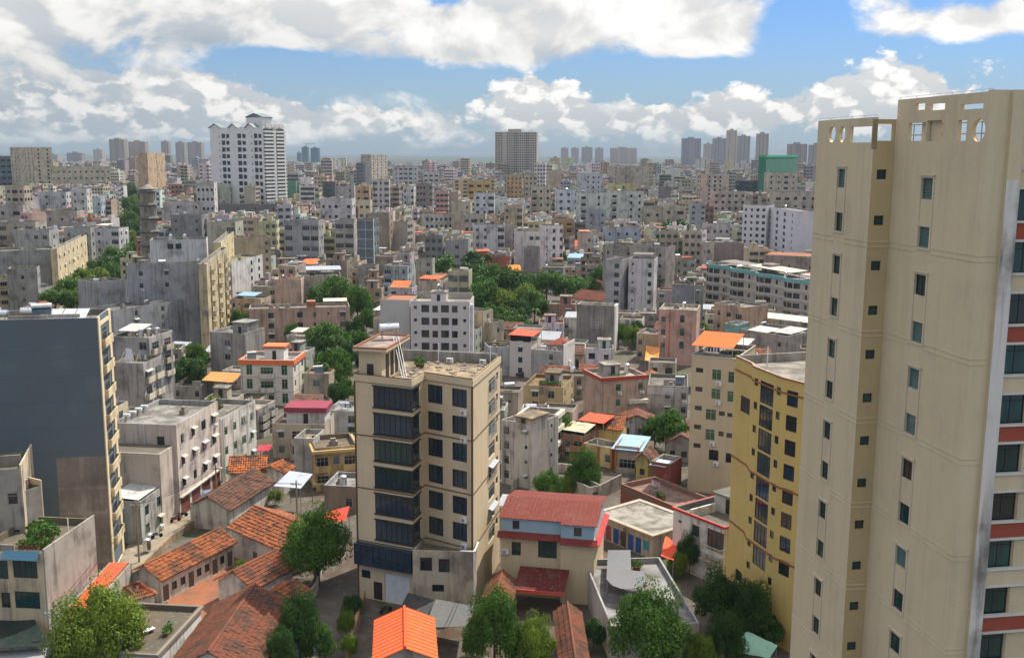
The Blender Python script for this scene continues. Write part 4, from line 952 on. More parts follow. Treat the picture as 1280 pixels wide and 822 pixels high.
tag(tub('shrub', s.world(s.W-3.2, 5.5, s.top), 2.2), 'bright leafy shrub in the roof garden of the cream house with green windows', 'shrub')
s.boxpart('pipe', s.W-1, 7, s.top, s.W-.9, 7.1, s.top+2.2, 'white_plastic')
s = B('the mouldy grey house', 'mouldy grey house with a steel tank on its flat roof at the left edge', -42, 590, 24, 585, 782, 7, 4, (.36, .34, .30), f='..w', r='', wall='old_plaster', roofc=(.16, .15, .12)); s.tank(s.W-4.5, 2.6, None, 'tank'); s.boxpart('stepped_wall', s.W+.003, 0, 0, s.W+.18, 8.9, s.z+.4, 'old_plaster', (.55, .48, .36)); s.boxpart('roof_pen', .3, 4, s.top+.003, s.W-.4, 4.2, s.top+1.3, 'old_plaster', (.3, .28, .24))
s = B('the narrow cream walled house', 'narrow house with a tall cream side wall below the slate blue block', 29, 614, 51, 607, 768, 5, 4, (.30, .29, .26), wall='old_plaster', r='.s', roofc=(.14, .13, .11)); s.boxpart('side_wall', s.W+.004, 0, 0, s.W+.16, 6.9, s.z+.7, 'clean_plaster', (.66, .56, .38)); s.tank(s.W*.35, 1.0, None, 'upright', rz=0)
s = B('the red sheet lean to', 'low building with an orange red sheet roof between two grey walls', 72, 770, 104, 770, 0, 15, 1, (.42, .40, .36), zfix=4.6, fin=False, wall='old_plaster', name='shed', cat='shed', para=.3); s.finish(); s.shed(.25, .3, s.W-.3, 14.7, .12, .42, (.72, .10, .045), posts=False)
s = B('the mossy flat roof', 'low building with a mossy brown flat roof and a white wall, bottom left', 196, 816, 251, 757, 0, 9.5, 1, (.74, .74, .73), zfix=4.5, fin=False, wall='plaster', name='workshop', cat='building', roofc=(.135, .11, .075), para=.6); s.finish(); s.band([s.z-.35], .3, .25, (.22, .2, .165))
b_ = thing('bench', 'pale slab bench lying on the mossy flat roof', 'bench', s.world(s.W*.45, 3.6, s.top), .9); mb = MB(); mb.box(-1.1, -.3, .32, 1.1, .3, .42); mb.build('seat', 'white_plastic', b_)
for x in (-.8, .8): mb = MB(); mb.box(x-.08, -.25, 0, x+.08, .25, .319); mb.build('leg', 'junk', b_)
# the dark net canopy and the tin sheet at the corner
def sheet(name, label, cat, pts, z, m, c, sag=.5, posts=True, seed=1):
    P = [G(px, py, z) for px, py in pts]; o0 = sum(P, Vector())/len(P); o0.z = 0; r = thing(name, label, cat, o0)
    Q = [p-o0 for p in P]; n = 10; mb = MB(); rd = random.Random(seed); H_ = {}
    def pt(i, j):
        f, g = i/n, j/n; p = (Q[0]*(1-f)+Q[1]*f)*(1-g)+(Q[3]*(1-f)+Q[2]*f)*g
        if (i, j) not in H_: H_[i, j] = rd.uniform(-.1, .1)*sag-sag*math.sin(pi*f)*math.sin(pi*g)
        return p+Vector((0, 0, H_[i, j]))
    for i in range(n):
        for j in range(n):
            a, b, c_, d = pt(i, j), pt(i+1, j), pt(i+1, j+1), pt(i, j+1); mb.poly([a, b, c_, d]); e = Vector((0, 0, .04)); mb.poly([d-e, c_-e, b-e, a-e])
    for q in (range(n),):
        for i in q:
            for (a, b) in ((pt(i, 0), pt(i+1, 0)), (pt(i+1, n), pt(i, n)), (pt(0, i+1), pt(0, i)), (pt(n, i), pt(n, i+1))): e = Vector((0, 0, .04)); mb.poly([a-e, b-e, b, a])
    mb.build('sheet', m, r, c)
    if posts:
        for q in Q: p = MB(); p.tube((q.x*.94, q.y*.94, 0), (q.x*.94, q.y*.94, z-.12-sag*.3), .06, 6); p.build('post', 'dull_metal', r)
    foot(o0, 0, min(q.x for q in Q), min(q.y for q in Q), max(q.x for q in Q), max(q.y for q in Q), z)
    return r
sheet('net_canopy', 'dark green shade net canopy at the bottom left corner below green windows', 'canopy', [(-40, 812), (62, 806), (34, 758), (-40, 756)], 4.0, 'paint', (.010, .022, .018), .35)
sheet('tin_canopy', 'crumpled grey tin sheet canopy at the very bottom left corner', 'canopy', [(-30, 850), (48, 846), (60, 809), (-30, 815)], 3.2, 'tin_sheet', (.30, .31, .32), .3, seed=3)
sheet('metal_canopy', 'flat grey metal canopy with a bright patch below the yellow balconied house', 'canopy', [(342, 607), (376, 610), (391, 592), (362, 588)], 5.2, 'tin_sheet', (.36, .39, .43), .05, seed=4)
sheet('grey_lean_to', 'grey corrugated lean to roof at the foot of the beige bay windowed block', 'canopy', [(530, 784), (588, 782), (592, 757), (545, 748)], 3.4, 'tin_sheet', (.11, .112, .11), .1, seed=5)
sheet('black_lean_to', 'black sheet lean to roof behind the orange sheet gable', 'canopy', [(497, 766), (530, 774), (546, 750), (510, 740)], 3.2, 'tin_sheet', (.05, .05, .05), .15, seed=6)
def round_canopy():
    P = [G(x, y, 5.7) for x, y in ((760, 687), (788, 687), (789, 712), (804, 714), (808, 722), (806, 728), (799, 733), (788, 736), (776, 735), (765, 731), (758, 723))][::-1]; o0 = G(782, 715, 5.7); o0.z = 0
    r = thing('metal_canopy', 'rounded pale grey metal canopy at the left of the wet grey flat roof', 'canopy', o0); mb = MB(); pts = [(p.x-o0.x, p.y-o0.y) for p in P]; mb.prism(pts, 5.64, 5.7); mb.build('sheet', 'tin_sheet', r, (.16, .165, .17))
    for k in (0, 3, 6, 9): m = MB(); m.tube((pts[k][0]*.95, pts[k][1]*.95, 0), (pts[k][0]*.95, pts[k][1]*.95, 5.64), .06, 6); m.build('post', 'dull_metal', r)
round_canopy()
sheet('green_tarp', 'torn pale green tarp on the dark ground beside the yellow bow fronted block', 'tarp', [(912, 812), (962, 822), (972, 806), (934, 788)], 2.6, 'paint', (.28, .50, .38), .45, seed=8)
sheet('red_tarp', 'crumpled bright red tarp above the leafy tree, left of the beige block', 'tarp', [(397, 655), (432, 650), (437, 632), (408, 640)], 4.4, 'tin_sheet', (.62, .06, .03), .3, seed=9)
sheet('red_canopy', 'small bright red cloth canopy behind the orange tiled roof', 'canopy', [(320, 563), (336, 563), (340, 556), (325, 556)], 5, 'paint', (.5, .02, .03), .2, seed=10)
sheet('brown_roof', 'flat ochre brown sheet roof just left of the orange trimmed white house', 'canopy', [(252, 475), (293, 478), (302, 466), (264, 464)], 4.5, 'tin_sheet', (.42, .22, .07), .1, seed=11)
sheet('red_awning', 'pair of scarlet sheet awnings beside the white house with red trim', 'awning', [(826, 694), (842, 700), (846, 680), (832, 668)], 3.0, 'tin_sheet', (.75, .10, .04), .25, seed=12)

# ------------------------------------------------------------------ left middle
s = B('the pink white four storey block', 'pinkish white four storey block with window hoods beside the lane', 220, 531, 272, 501, 647, 10, 4, (.62, .55, .50), r='', fin=False, wall='plaster', roofc=(.33, .33, .33), ac=0)
s.cols(0, 'wwWW', 'd', f0=1, awn=.8, ac=.35, cage=.3); s.shop(0, 4, 2.9, (.16, .05, .035)); s.cols(3, '.w', 'd', f0=1); s.finish()
mb = MB(); mb.box(-4.6, .5, 0, -.005, 9.5, 11.2); o = mb.build('lower_wing', 'plaster', s.root, (.56, .49, .43)); s.boxpart('wing_deck', -4.4, .7, 11.201, -.1, 9.3, 11.23, 'roof_concrete', (.16, .15, .13)); s.boxpart('ledge', -.05, -.4, 3.05, s.W, -.003, 3.25)
for k in range(4):
    q = thing('concrete_block', f'{["first","second","third","fourth"][k]} pale block from the left on the rear parapet of the pink white block', 'block', s.world(4+k*1.9, 9.75, s.z)); mb = MB(); mb.box(-.5, -.25, .002, .5, .25, .3); mb.build('slab', 'white_plastic', q)
B('the white grey three storey block', 'white grey three storey block with stained wall above the orange tiled roof', 276, 523, 319, 500, 603, 7.5, 3, (.62, .61, .57), f='wwWw', st='g', wall='old_plaster', roofc=(.3, .3, .29), f0=0, cage=.0)
s = B('the green shuttered shop house', 'small shop house with turquoise panels at the corner of the concrete lane', 175, 627, 205, 606, 680, 5, 2, (.45, .47, .45), f='ww', st='n', wall='old_plaster', name='shop_house', cat='house'); s.shed(.2, .3, s.W-.3, 4.6, 1.0, 1.3, (.5, .5, .48))
s = B('the orange trimmed white house', 'white three storey house with an orange parapet band and curved balconies', 300, 449, 366, 450, 506, 9.5, 3, (.66, .64, .59), wall='clean_plaster', fin=False, name='town_house', cat='house', roofc=(.4, .4, .39))
s.cols(0, 'T.T', 'g', f0=0, sc=1.1); s.cols(1, 'w.W', 'a')
W = s.W
s.cols(0, '.C.', 'g', balc=dict(bow=.7, dep=.6)); s.finish(); s.band([s.z-1.0], 1.0, .32, (.74, .19, .07)); s.band([s.fh, 2*s.fh], .15, .06, (.5, .48, .44)); s.stair(W*.38, 3.5, W*.75, 7, 2.6, c=(.75, .74, .72)); mb = MB(); mb.box(W*.38-.35, 3.15, s.top+2.77, W*.75+.35, 7.35, s.top+3.2); mb.build('stair_parapet', 'clean_plaster', s.root, (.74, .19, .07)); s.tank(1.6, 3.2, None, 'solar')
s = B('the pink topped tan house', 'tan two storey house with a magenta edged pavilion on its roof', 340, 529, 406, 530, 572, 8, 2, (.48, .41, .33), f='wBW', wall='plaster', name='town_house', cat='house', roofc=(.2, .17, .15), f0=0); W = s.W; o = s.stair(W*.22, 2.2, W*.95, 7, 2.4, c=(.6, .58, .56), cap=False); mb = MB(); mb.box(W*.22-.4, 1.8, s.top+2.41, W*.95+.4, 7.4, s.top+3.3); mb.build('pavilion_roof', 'clean_plaster', o, (.26, .045, .075))
s = B('the grey box house', 'small pale grey house with two dark windows left of the beige block', 407, 512, 446, 514, 540, 8, 2, (.46, .47, .47), f='w.W', st='g', name='town_house', cat='house', roofc=(.36, .37, .37)); s.tank(s.W*.4, 4)
s = B('the bare grey stair tower', 'bare grey concrete stair tower beside ochre balconies, left of the beige block', 367, 547, 392, 548, 600, 6, 3, (.40, .41, .42), r='', wall='plaster', name='tower_house', cat='house')
s = B('the yellow balconied house', 'ochre yellow two storey house with wrap around balcony ledges', 394, 560, 446, 556, 612, 8, 2, (.46, .34, .15), f='BwB', balc=dict(c=(.55, .40, .18), dep=.9), wall='old_plaster', name='town_house', cat='house', roofc=(.2, .15, .10)); s.band([s.z-.9, .6], .5, .55, (.52, .38, .17))
s = B('the rusty brown shed house', 'brown stained low house with a grey flat roof against the beige block', 405, 606, 446, 608, 640, 7, 1, (.27, .21, .17), wall='old_plaster', name='shed', cat='house', roofc=(.30, .31, .33), f='.w'); s.tank(s.W*.5, 1.5, None, 'upright')
B('the shaded balcony house', 'dark weathered balcony house behind the white grey three storey block', 322, 512, 344, 500, 548, 6, 3, (.38, .36, .33), f='BB', wall='old_plaster', balc=dict(dep=.8), name='town_house', cat='house', roofc=(.45, .42, .36))
s = B('the long salmon brown block', 'long low salmon brown block with blue windows behind the trees', 311, 386, 437, 383, 428, 9, 3, (.47, .34, .265), f='.W.WwsW', st='b', wall='plaster', roofc=(.34, .30, .27))
for k in (.12, .35, .63, .86): s.boxpart('pilaster', s.W*k-.12, -.05, 0, s.W*k+.12, -.003, s.z, 'plaster', (.55, .42, .34))
s.shed(s.W*.74, 2, s.W*.98, 7, 2.2, 2.4, (.72, .62, .45)); s.tank(s.W*.62, 3, None, 'tank'); s.boxpart('red_hut', s.W*.57, 1.5, s.top+.002, s.W*.66, 5, s.top+2.3, 'plaster', (.35, .12, .07))
s = B('the pinkish stair block', 'pinkish plain block with one blue window rising behind the long salmon block', 343, 349, 376, 349, 402, 7, 4, (.50, .39, .34), f='..', wall='plaster', roofc=(.55, .45, .33)); s.tank(s.W*.35, 3, None, 'solar')
s = B('the white grey five storey block', 'white grey five storey block with few windows left of the pinkish block', 289, 328, 328, 318, 392, 8, 6, (.58, .58, .58), f='..WW', st='b', wall='plaster', roofc=(.3, .28, .2))
B('the ochre slab', 'plain ochre grey slab behind the white grey five storey block', 296, 297, 338, 296, 372, 11, 7, (.42, .36, .25), f='...w', wall='plaster', roofc=(.35, .3, .22))
s = B('the balconied villa by the trees', 'tan villa with wide grey sheet roof and white balconies by leafy trees', 372, 345, 426, 344, 398, 11, 3, (.46, .40, .33), f='..wB', r='BB', balc=dict(c=(.6, .52, .42)), wall='plaster', name='town_house', cat='house'); s.shed(s.W*.2, 1, s.W*1.02, 10.5, 2.6, 2.9, (.34, .37, .40))
# the big grey blank blocks
s = B('the wide grey blank block', 'wide blank grey concrete block with yellow balcony edge, two steel tanks on top', 159, 331, 255, 328, 440, 4, 7, (.34, .355, .37), r='B', f='.w..w....', f0=5, wall='plaster', roofc=(.24, .24, .24), balc=dict(c=(.60, .50, .32))); s.cols(1, 'B'); 
for x, q in ((s.W*.45, 'left'), (s.W*.93, 'right')): s.tank(x, 3, None, 'tank', q)
s = B('the lower grey blank block', 'lower blank grey block joined to the left of the wide grey blank block', 120, 353, 158, 349, 440, 9, 6, (.33, .345, .36), wall='plaster', roofc=(.22, .22, .22)); s.tank(s.W*.15, 2, None, 'tank')
s = B('the grey block with sloping parapet', 'grey block with a sloping roof edge in front of the wide blank block', 141, 388, 229, 374, 455, 9, 6, (.32, .335, .345), f='..w..w..', f0=3, r='w', wall='plaster', roofc=(.20, .21, .22)); s.tank(s.W*.62, 4, None, 'tank')
s = B('the white house on the blank block', 'white house with teal windows just behind the wide grey blank block', 187, 300, 258, 299, 425, 9, 10, (.60, .60, .59), f='..WW...', st='n', f0=9, wall='plaster', roofc=(.3, .3, .3))
for x, q in ((.35, 'left'), (.6, 'right')): s.tank(s.W*x, 4, None, 'upright', q)
s = B('the yellow balcony stack', 'narrow yellow block with stacked curved balconies right of the blank grey block', 258, 330, 284, 309, 440, 2.2, 8, (.52, .44, .27), f='BBB', balc=dict(bow=.5, dep=1.0, c=(.64, .55, .35)), wall='old_plaster', roofc=(.3, .28, .24)); 
B('the second yellow balcony stack', 'yellow block with upper corner windows behind the curved balcony stack', 276, 303, 292, 289, 400, 2.5, 7, (.62, .52, .30), f='WWW', wall='plaster')
s = B('the ruined canopy house', 'grey house with a torn white canopy frame on its terrace beside the slate block', 141, 453, 179, 454, 560, 8, 5, (.37, .36, .35), r='BB', wall='old_plaster', balc=dict(c=(.62, .58, .46), dep=.6), roofc=(.2, .19, .18)); mb = MB()
for (a, b) in (((.5, .6), (2.0, 3.2)), ((2.0, .6), (2.0, 3.2)), ((3.6, .6), (2.0, 3.2)), ((.5, .6), (3.6, 2.4)), ((3.6, .6), (4.6, 2.8))): mb.tube((a[0], a[1], s.top), (b[0], 1.4, s.top+b[1]), .06, 6)
mb.build('canopy_frame', 'white_plastic', s.root); mb = MB(); mb.slab([(2.0, .7, s.top+1.2), (3.7, .7, s.top+1.2), (3.0, 1.4, s.top+3.1), (2.0, 1.4, s.top+3.3)], .03); mb.build('torn_canopy', 'paint', s.root, (.6, .6, .58))
s = B('the tank topped grey house', 'grey house crowned by steel tanks beside the top of the slate block', 138, 420, 186, 422, 540, 9, 7, (.38, .37, .36), f='..W', r='BB', f0=4, wall='old_plaster', balc=dict(c=(.60, .55, .44), dep=.6), roofc=(.28, .27, .25)); s.shed(.4, 2, s.W*.6, 7, 1.6, 2.2, (.62, .57, .45))
for k, q in enumerate(('leftmost', 'middle', 'rightmost')): s.tank(s.W*(.62+.14*k), 2.5+k, None, 'upright', q)
B('the rust stained brown block', 'brown grey stained block with balconied side left of the dark leafy tree', 187, 437, 226, 436, 480, 7, 4, (.30, .26, .22), r='BB', f='..w', wall='old_plaster', balc=dict(c=(.56, .5, .38), dep=.6)).tank(3, 3)
B('the dim grey house by the tree', 'dim grey house with a pale stair roof right of the dark leafy tree', 262, 414, 305, 417, 470, 9, 3, (.33, .315, .295), f='.W.', wall='old_plaster', stair=(.55, .2, 4, 5, 3), roofc=(.32, .33, .35))
s = B('the cream sided street house', 'cream sided narrow house below the slate block facing the dark alley', 141, 512, 160, 501, 610, 7, 5, (.55, .49, .37), f='W', r='B', wall='old_plaster'); 
B('the alley terrace house', 'narrow terrace house with stepped ochre balconies along the dark alley', 160, 520, 177, 508, 600, 6, 4, (.48, .40, .27), f='B', wall='old_plaster', balc=dict(dep=.8))
B('the tin topped grey sheds', 'low grey shed row with dark sheet roofs behind the pink white block', 215, 482, 252, 483, 500, 7, 1, (.36, .35, .33), f='w.w', wall='old_plaster', name='shed', cat='shed', roofc=(.14, .14, .145))
# the grey block with its cream street front, far left
s = B('the long grey block by the avenue', 'long grey block whose cream windowed front faces the tree lined avenue', -8, 314, 70, 311, 372, 14, 5, (.33, .35, .345), r='WWVWW', wall='plaster', roofc=(.26, .29, .24), awn=.4); mb = MB(); mb.box(s.W+.003, .05, .5, s.W+.05, 13.9, s.z-.05)
s2 = B('the cream street front', 'cream four storey front with blue window hoods along the avenue', 71, 311, 108, 293, 372, 2.2, 4, (.62, .53, .34), f='WVWVWVW', wall='plaster', awn=.5, roofc=(.3, .3, .27))
B('the stained grey slab', 'stained grey slab with a thin cream front below the long grey block', 9, 336, 46, 335, 396, 8, 4, (.31, .33, .32), r='WW', f='w', wall='old_plaster')
B('the cream edge house', 'cream house with a sheet awning cut by the left edge of the view', -12, 347, 9, 346, 396, 8, 4, (.55, .47, .31), f='VV', r='', wall='plaster', awn=1.0)

# ------------------------------------------------------------------ middle
def red_roof_house():
    s = B('the red roofed cream house', 'cream house with maroon sheet roof and pale blue attic band right of beige block', 626, 663, 744, 672, 742, 10, 2, (.57, .49, .34), wall='clean_plaster', fin=False, name='town_house', cat='house', para=.2, roofc=(.3, .1, .07))
    W, z = s.W, s.z
    for (x0, y0, x1, y1) in ((639.5, 677, 651, 693.5), (672.6, 675, 696, 697), (717, 687, 729, 703.5), (717, 726, 729, 742)): s.hole(0, s.pxr(0, x0, y0, x1, y1), 'W', 'n')
    s.finish(deck=True)
    m = s.pxr(0, 702, 665, 703, 700)[0]; MR = (.22, .045, .035)
    mb = MB(); mb.box(.02, .02, z+.002, m, 9.9, z+1.75); mb.box(m+.004, -.9, z+.002, W-.05, 9.9, z+1.75); at = mb.build('attic', 'clean_plaster', s.root, (.30, .45, .58))
    mb = MB(); mb.box(m, -.9, 0, W, -.004, z); mb.build('front_bay', 'clean_plaster', s.root, (.57, .49, .34))
    mb = MB(); mb.slab([(-.35, -.75, z-.55), (m-.002, -.75, z-.55), (m-.002, .0, z+.05), (-.35, .0, z+.05)], .08); mb.slab([(m, -1.6, z-.55), (W+.4, -1.6, z-.55), (W+.4, -.9, z+.05), (m, -.9, z+.05)], .08); mb.build('skirt_roof', 'tin_sheet', s.root, (.19, .036, .028))
    mb = MB()
    for (x0, x1, y0) in ((-.25, m, -.35), (m+.02, W+.35, -1.25)):
        n = int((x1-x0)/.5)
        for i in range(n):
            a, b = x0+(x1-x0)*i/n, x0+(x1-x0)*(i+1)/n
            mb.slab([(a, y0, z+1.85), (b-.06, y0, z+1.85), (b-.06, 5.2, z+2.75), (a, 5.2, z+2.75)], .05); mb.slab([(b-.06, y0, z+1.89), (b, y0, z+1.89), (b, 5.2, z+2.79), (b-.06, 5.2, z+2.79)], .07)
            mb.slab([(a, 5.2, z+2.75), (b, 5.2, z+2.75), (b, 10.3, z+1.9), (a, 10.3, z+1.9)], .05)
    mb.build('roof_sheet', 'tin_sheet', at, (.16, .038, .028))
    for (x0, y0, x1, y1, yy) in ((641, 648, 649, 656, 0), (719, 656, 728, 667, -.9)):
        r = s.pxr(0, x0, y0, x1, y1); me, _ = win_mesh(r[2]-r[0], 1.0, 'd', True); link('window', me, at, None, ((r[0]+r[2])/2, yy-.055, z+.45))
    mb = MB(); mb.slab([(W+.06, -1.3, z-.3), (W+.75, -1.3, z-.5), (W+.75, 10, z-.5), (W+.06, 10, z-.3)], .05); mb.build('side_awning', 'tin_sheet', s.root, (.42, .05, .06))
    c0, c1 = s.pxr(0, 652, 720, 653, 721)[0], s.pxr(0, 713, 720, 714, 721)[0]; mb = MB(); n = 14
    for i in range(n):
        a, b = c0+(c1-c0)*i/n, c0+(c1-c0)*(i+1)/n
        mb.slab([(a, -5.0, 3.1), (b-.05, -5.0, 3.1), (b-.05, -.93, 4.3), (a, -.93, 4.3)], .05); mb.slab([(b-.05, -5, 3.14), (b, -5, 3.14), (b, -.93, 4.34), (b-.05, -.93, 4.34)], .07)
    o = mb.build('porch_roof', 'tin_sheet', s.root, (.12, .026, .022)); mb = MB(); mb.box(c0, -5.12, 2.65, c1, -5.005, 3.12); mb.build('fascia', 'tin_sheet', o, (.50, .09, .055))  # shade on the porch top put into its dark maroon; fascia stays bright
    for x in (c0+.2, c1-.2): mb = MB(); mb.box(x-.08, -4.9, 0, x+.08, -4.74, 3.05); mb.build('post', 'dull_metal', o)
    link('air_conditioner', cached('ac', ac_mesh), s.root, None, (s.pxr(0, 632, 688, 633, 690)[0], 0, 5.4))
red_roof_house()
s = B('the stained old house', 'old house with black streaked plaster right behind the beige block', 627, 524, 664, 531, 603, 8, 4, (.52, .49, .45), f='w.s', r='.s', wall='old_plaster', name='town_house', cat='house', roofc=(.33, .30, .27)); s.stair(s.W*.45, .2, s.W*.98, 5, 1.7, c=(.46, .42, .36), capc=(.36, .27, .15))
s = B('the green glazed wing', 'white banded wing glazed with green windows beside the stained old house', 681, 528, 702, 511, 590, 6, 3, (.70, .66, .56), f='VVV', st='n', wall='clean_plaster', name='town_house', cat='house'); s.band([s.fh*k+.02 for k in (1, 2)]+[s.z-.9], .8, .5, (.72, .68, .58))
s = B('the tan roof house', 'ochre two storey house with a moss brown flat roof and pink side wall', 654, 481, 704, 484, 514, 12, 2, (.50, .40, .23), f='.W.V.', r='w.w', wall='plaster', name='town_house', cat='house', roofc=(.24, .16, .07)); s.tank(s.W*.4, 9)
s.stair(s.W*.4, 6, s.W*.75, 10.5, 2.4, c=(.36, .35, .33)); 
s = B('the salmon house', 'salmon brown house with red parapet trim and recessed green windows', 752, 472, 808, 468, 534, 9, 3, (.50, .36, .27), f='.g'.replace('g', 'w')+'.w', st='g', wall='plaster', name='town_house', cat='house', roofc=(.38, .36, .33)); s.band([s.z-.7], .7, .22, (.42, .07, .045)); s.boxpart('balcony', s.W*.58, -1.2, s.fh*2-1.6, s.W+.1, -.003, s.fh*2-.9, 'plaster', (.62, .56, .48)); s.stair(s.W*.3, 4.5, s.W*.62, 8, 2.2, c=(.45, .43, .4)); s.tank(s.W*.85, 6)
B('the mauve brick wing', 'mauve brick wing left of the salmon house', 736, 472, 752, 473, 520, 8, 3, (.30, .17, .15), f='', wall='plaster', name='town_house', cat='house', roofc=(.5, .47, .45))
s = B('the red canopied house', 'small house under scarlet and buff sheet roofs beside the orange tiled roof', 703, 541, 729, 545, 572, 9, 2, (.42, .22, .13), f='DB'.replace('D', 'w'), wall='plaster', name='town_house', cat='house'); s.shed(-.4, .2, s.W+.3, 4.6, 1.4, 2.0, (.58, .47, .32)); s.shed(.8, 4.7, s.W+1.8, 9.5, 2.3, 2.7, (.78, .10, .045))
s = B('the blue tin roofed house', 'house with orange pillars under a pale blue tin roof', 769, 556, 800, 559, 588, 7, 1, (.40, .36, .31), f='G'.replace('G', 'C'), wall='plaster', name='town_house', cat='house', fin=True); s.shed(-.5, -.6, s.W+.5, 7, .3, .95, (.30, .47, .62), posts=False)
for x in (0, s.W-.3): s.boxpart('pillar', x, -.28, 0, x+.3, -.004, s.z, 'plaster', (.52, .15, .05))
s = B('the cream porch house', 'low cream house with orange pillars and a white balustrade facing the garden', 730, 553, 766, 560, 578, 4, 1, (.62, .52, .25), f='w.w', wall='plaster', name='town_house', cat='house')
for x in (0, s.W*.5, s.W-.3): s.boxpart('pillar', x, -.28, 0, x+.3, -.004, s.z, 'plaster', (.52, .17, .06))
s = B('the grey flat house by the blue roof', 'grey two storey house with a bare terrace left of the beige canopied block', 810, 481, 860, 483, 520, 12, 2, (.40, .40, .39), f='..w.w', wall='old_plaster', name='town_house', cat='house', roofc=(.2, .19, .18)); s.tank(s.W*.8, 5, None, 'solar'); s.boxpart('parapet_band', 0, -.1, s.z-1.9, s.W*.66, -.004, s.z-.4, 'plaster', (.52, .54, .58))
s = B('the grey cube house', 'pale grey blue cube house behind the rear parapet of the beige block', 611, 434, 644, 433, 470, 7, 3, (.47, .49, .51), r='ss', f='', wall='plaster', name='town_house', cat='house')
s = B('the blue arched white house', 'white house with blue arched windows under a scarlet canopy', 637, 426, 664, 428, 470, 7, 3, (.62, .58, .54), f='.w.', st='b', wall='clean_plaster', name='town_house', cat='house'); s.shed(-.3, -.2, s.W+.6, 6, 2.4, 2.9, (.78, .11, .06)); s.boxpart('black_panel', .1, .25, s.top+.9, s.W-.2, .35, s.top+2.3, 'black')  # flat black panel below the front of the canopy
s = B('the grey house with hip roof', 'grey house with white gable side and a small red hip roof', 664, 436, 704, 439, 472, 9, 3, (.42, .42, .41), f='..w.', r='s', wall='plaster', name='town_house', cat='house', roofc=(.4, .38, .34)); s.boxpart('side_wall', s.W+.003, 0, 0, s.W+.12, 8.9, s.z+1.6, 'clean_plaster', (.68, .67, .64)); s.tank(s.W*.28, 2.0)
mb = MB(); W = s.W; zt = s.top+1.5
mb.box(W*.35, 4, s.top+.002, W*.98, 8.6, zt); o = mb.build('stair_house', 'plaster', s.root, (.45, .47, .5)); mb = MB(); a = [(W*.3, 3.6, zt), (W*1.02, 3.6, zt), (W*1.02, 9, zt), (W*.3, 9, zt)]; t = (W*.7, 6.2, zt+1.6)
for i in range(4): mb.poly([a[i], a[(i+1) % 4], t])
mb.poly(a[::-1]); mb.build('hip_roof', 'clay_tile', o, (.34, .075, .045))
s = B('the bare concrete slab', 'bare grey concrete slab wall with two white lattice panels and a white edge', 721, 380, 768, 382, 437, 5, 4, (.26, .25, .23), wall='old_plaster', roofc=(.5, .49, .47)); s.boxpart('white_edge', s.W+.003, 0, 0, s.W+.35, 4.9, s.z, 'clean_plaster', (.72, .71, .68))
for k in range(2):
    z = s.z*(.50-.34*k); mb = MB()
    for i in range(6): mb.box(s.W*.4+i*.62, -.06, z, s.W*.4+i*.62+.12, -.004, z+s.z*.27)
    for i in range(5): mb.box(s.W*.4, -.05, z+i*s.z*.06, s.W*.4+3.2, -.0045, z+i*s.z*.06+.1)
    mb.build('lattice', 'plaster', s.root, (.44, .43, .41))
for k in (.36, .8): s.boxpart('column', s.W*k, -.08, 0, s.W*k+.35, -.004, s.z-.3, 'old_plaster', (.30, .29, .27))
s = B('the white six storey slab', 'white six storey slab with one column of dark windows behind the concrete slab', 786, 323, 818, 324, 405, 8, 7, (.60, .59, .60), f='s.w', st='d', r='', wall='plaster', roofc=(.35, .34, .32)); s.shed(1, 2, s.W*.9, 6.5, 2.0, 2.3, (.16, .15, .14))
B('the shaded twin of the white slab', 'grey shaded block with barred windows, left twin of the white six storey slab', 757, 324, 776, 325, 405, 9, 7, (.40, .40, .42), f='.b'.replace('b', 'W'), st='b', wall='plaster', cage=.5)  # shade of the left half put into the grey wall colour
B('the dark recess block', 'recess block with shade painted near black between the white slab and its grey twin', 776, 330, 786, 330, 396, 6, 7, (.10, .10, .11), f='W', wall='plaster')  # near-black wall colour stands in for shade in the recess
B('the weathered long ruin', 'long weathered grey brown block behind the white six storey slab', 754, 305, 832, 309, 372, 10, 5, (.36, .33, .30), f='w.w..w', wall='old_plaster', roofc=(.24, .23, .21), tanks=1)
s = B('the pink arched house', 'salmon pink house with three blue arched windows', 824, 386, 871, 388, 455, 11, 4, (.56, .36, .30), fin=False, wall='plaster', name='town_house', cat='house', roofc=(.45, .4, .33)); s.cols(0, '..w.', 'b', f0=1); s.cols(0, 'w...', 'd', f0=1, cage=.8, ac=.3); s.finish()
for k in range(1, 4):
    q = [r for r in s.rects.get(0, []) if abs((r[0]+r[2])/2-s.W*.625) < .3][k-1:k]
    for r in q: mb = MB(); u = (r[0]+r[2])/2; w_ = (r[2]-r[0])/2; mb.prism([(u+w_*1.15*cos(a*pi/10), -.08) for a in range(2)]+[(u, -.004)], r[3], r[3]+.05) if False else mb.tube((u, -.05, r[3]), (u, -.004, r[3]), w_, 16); mb.build('arch_head', 'blue_glass', s.root)
s.boxpart('corner_strip', s.W*.27, -.1, 0, s.W*.31, -.004, s.z, 'plaster', (.50, .20, .08)); s.tank(s.W*.6, 6, None, 'upright')
B('the rusty tan hut', 'tan hut with rust streaked front left of the pink arched house', 796, 416, 824, 418, 450, 9, 2, (.46, .35, .22), f='w..', wall='old_plaster', name='shed', cat='house')
sheet('orange_tarp', 'sagging orange canvas between the tan hut and the pink arched house', 'tarp', [(806, 450), (823, 452), (825, 434), (808, 432)], 4.5, 'paint', (.72, .28, .06), .9, seed=14)
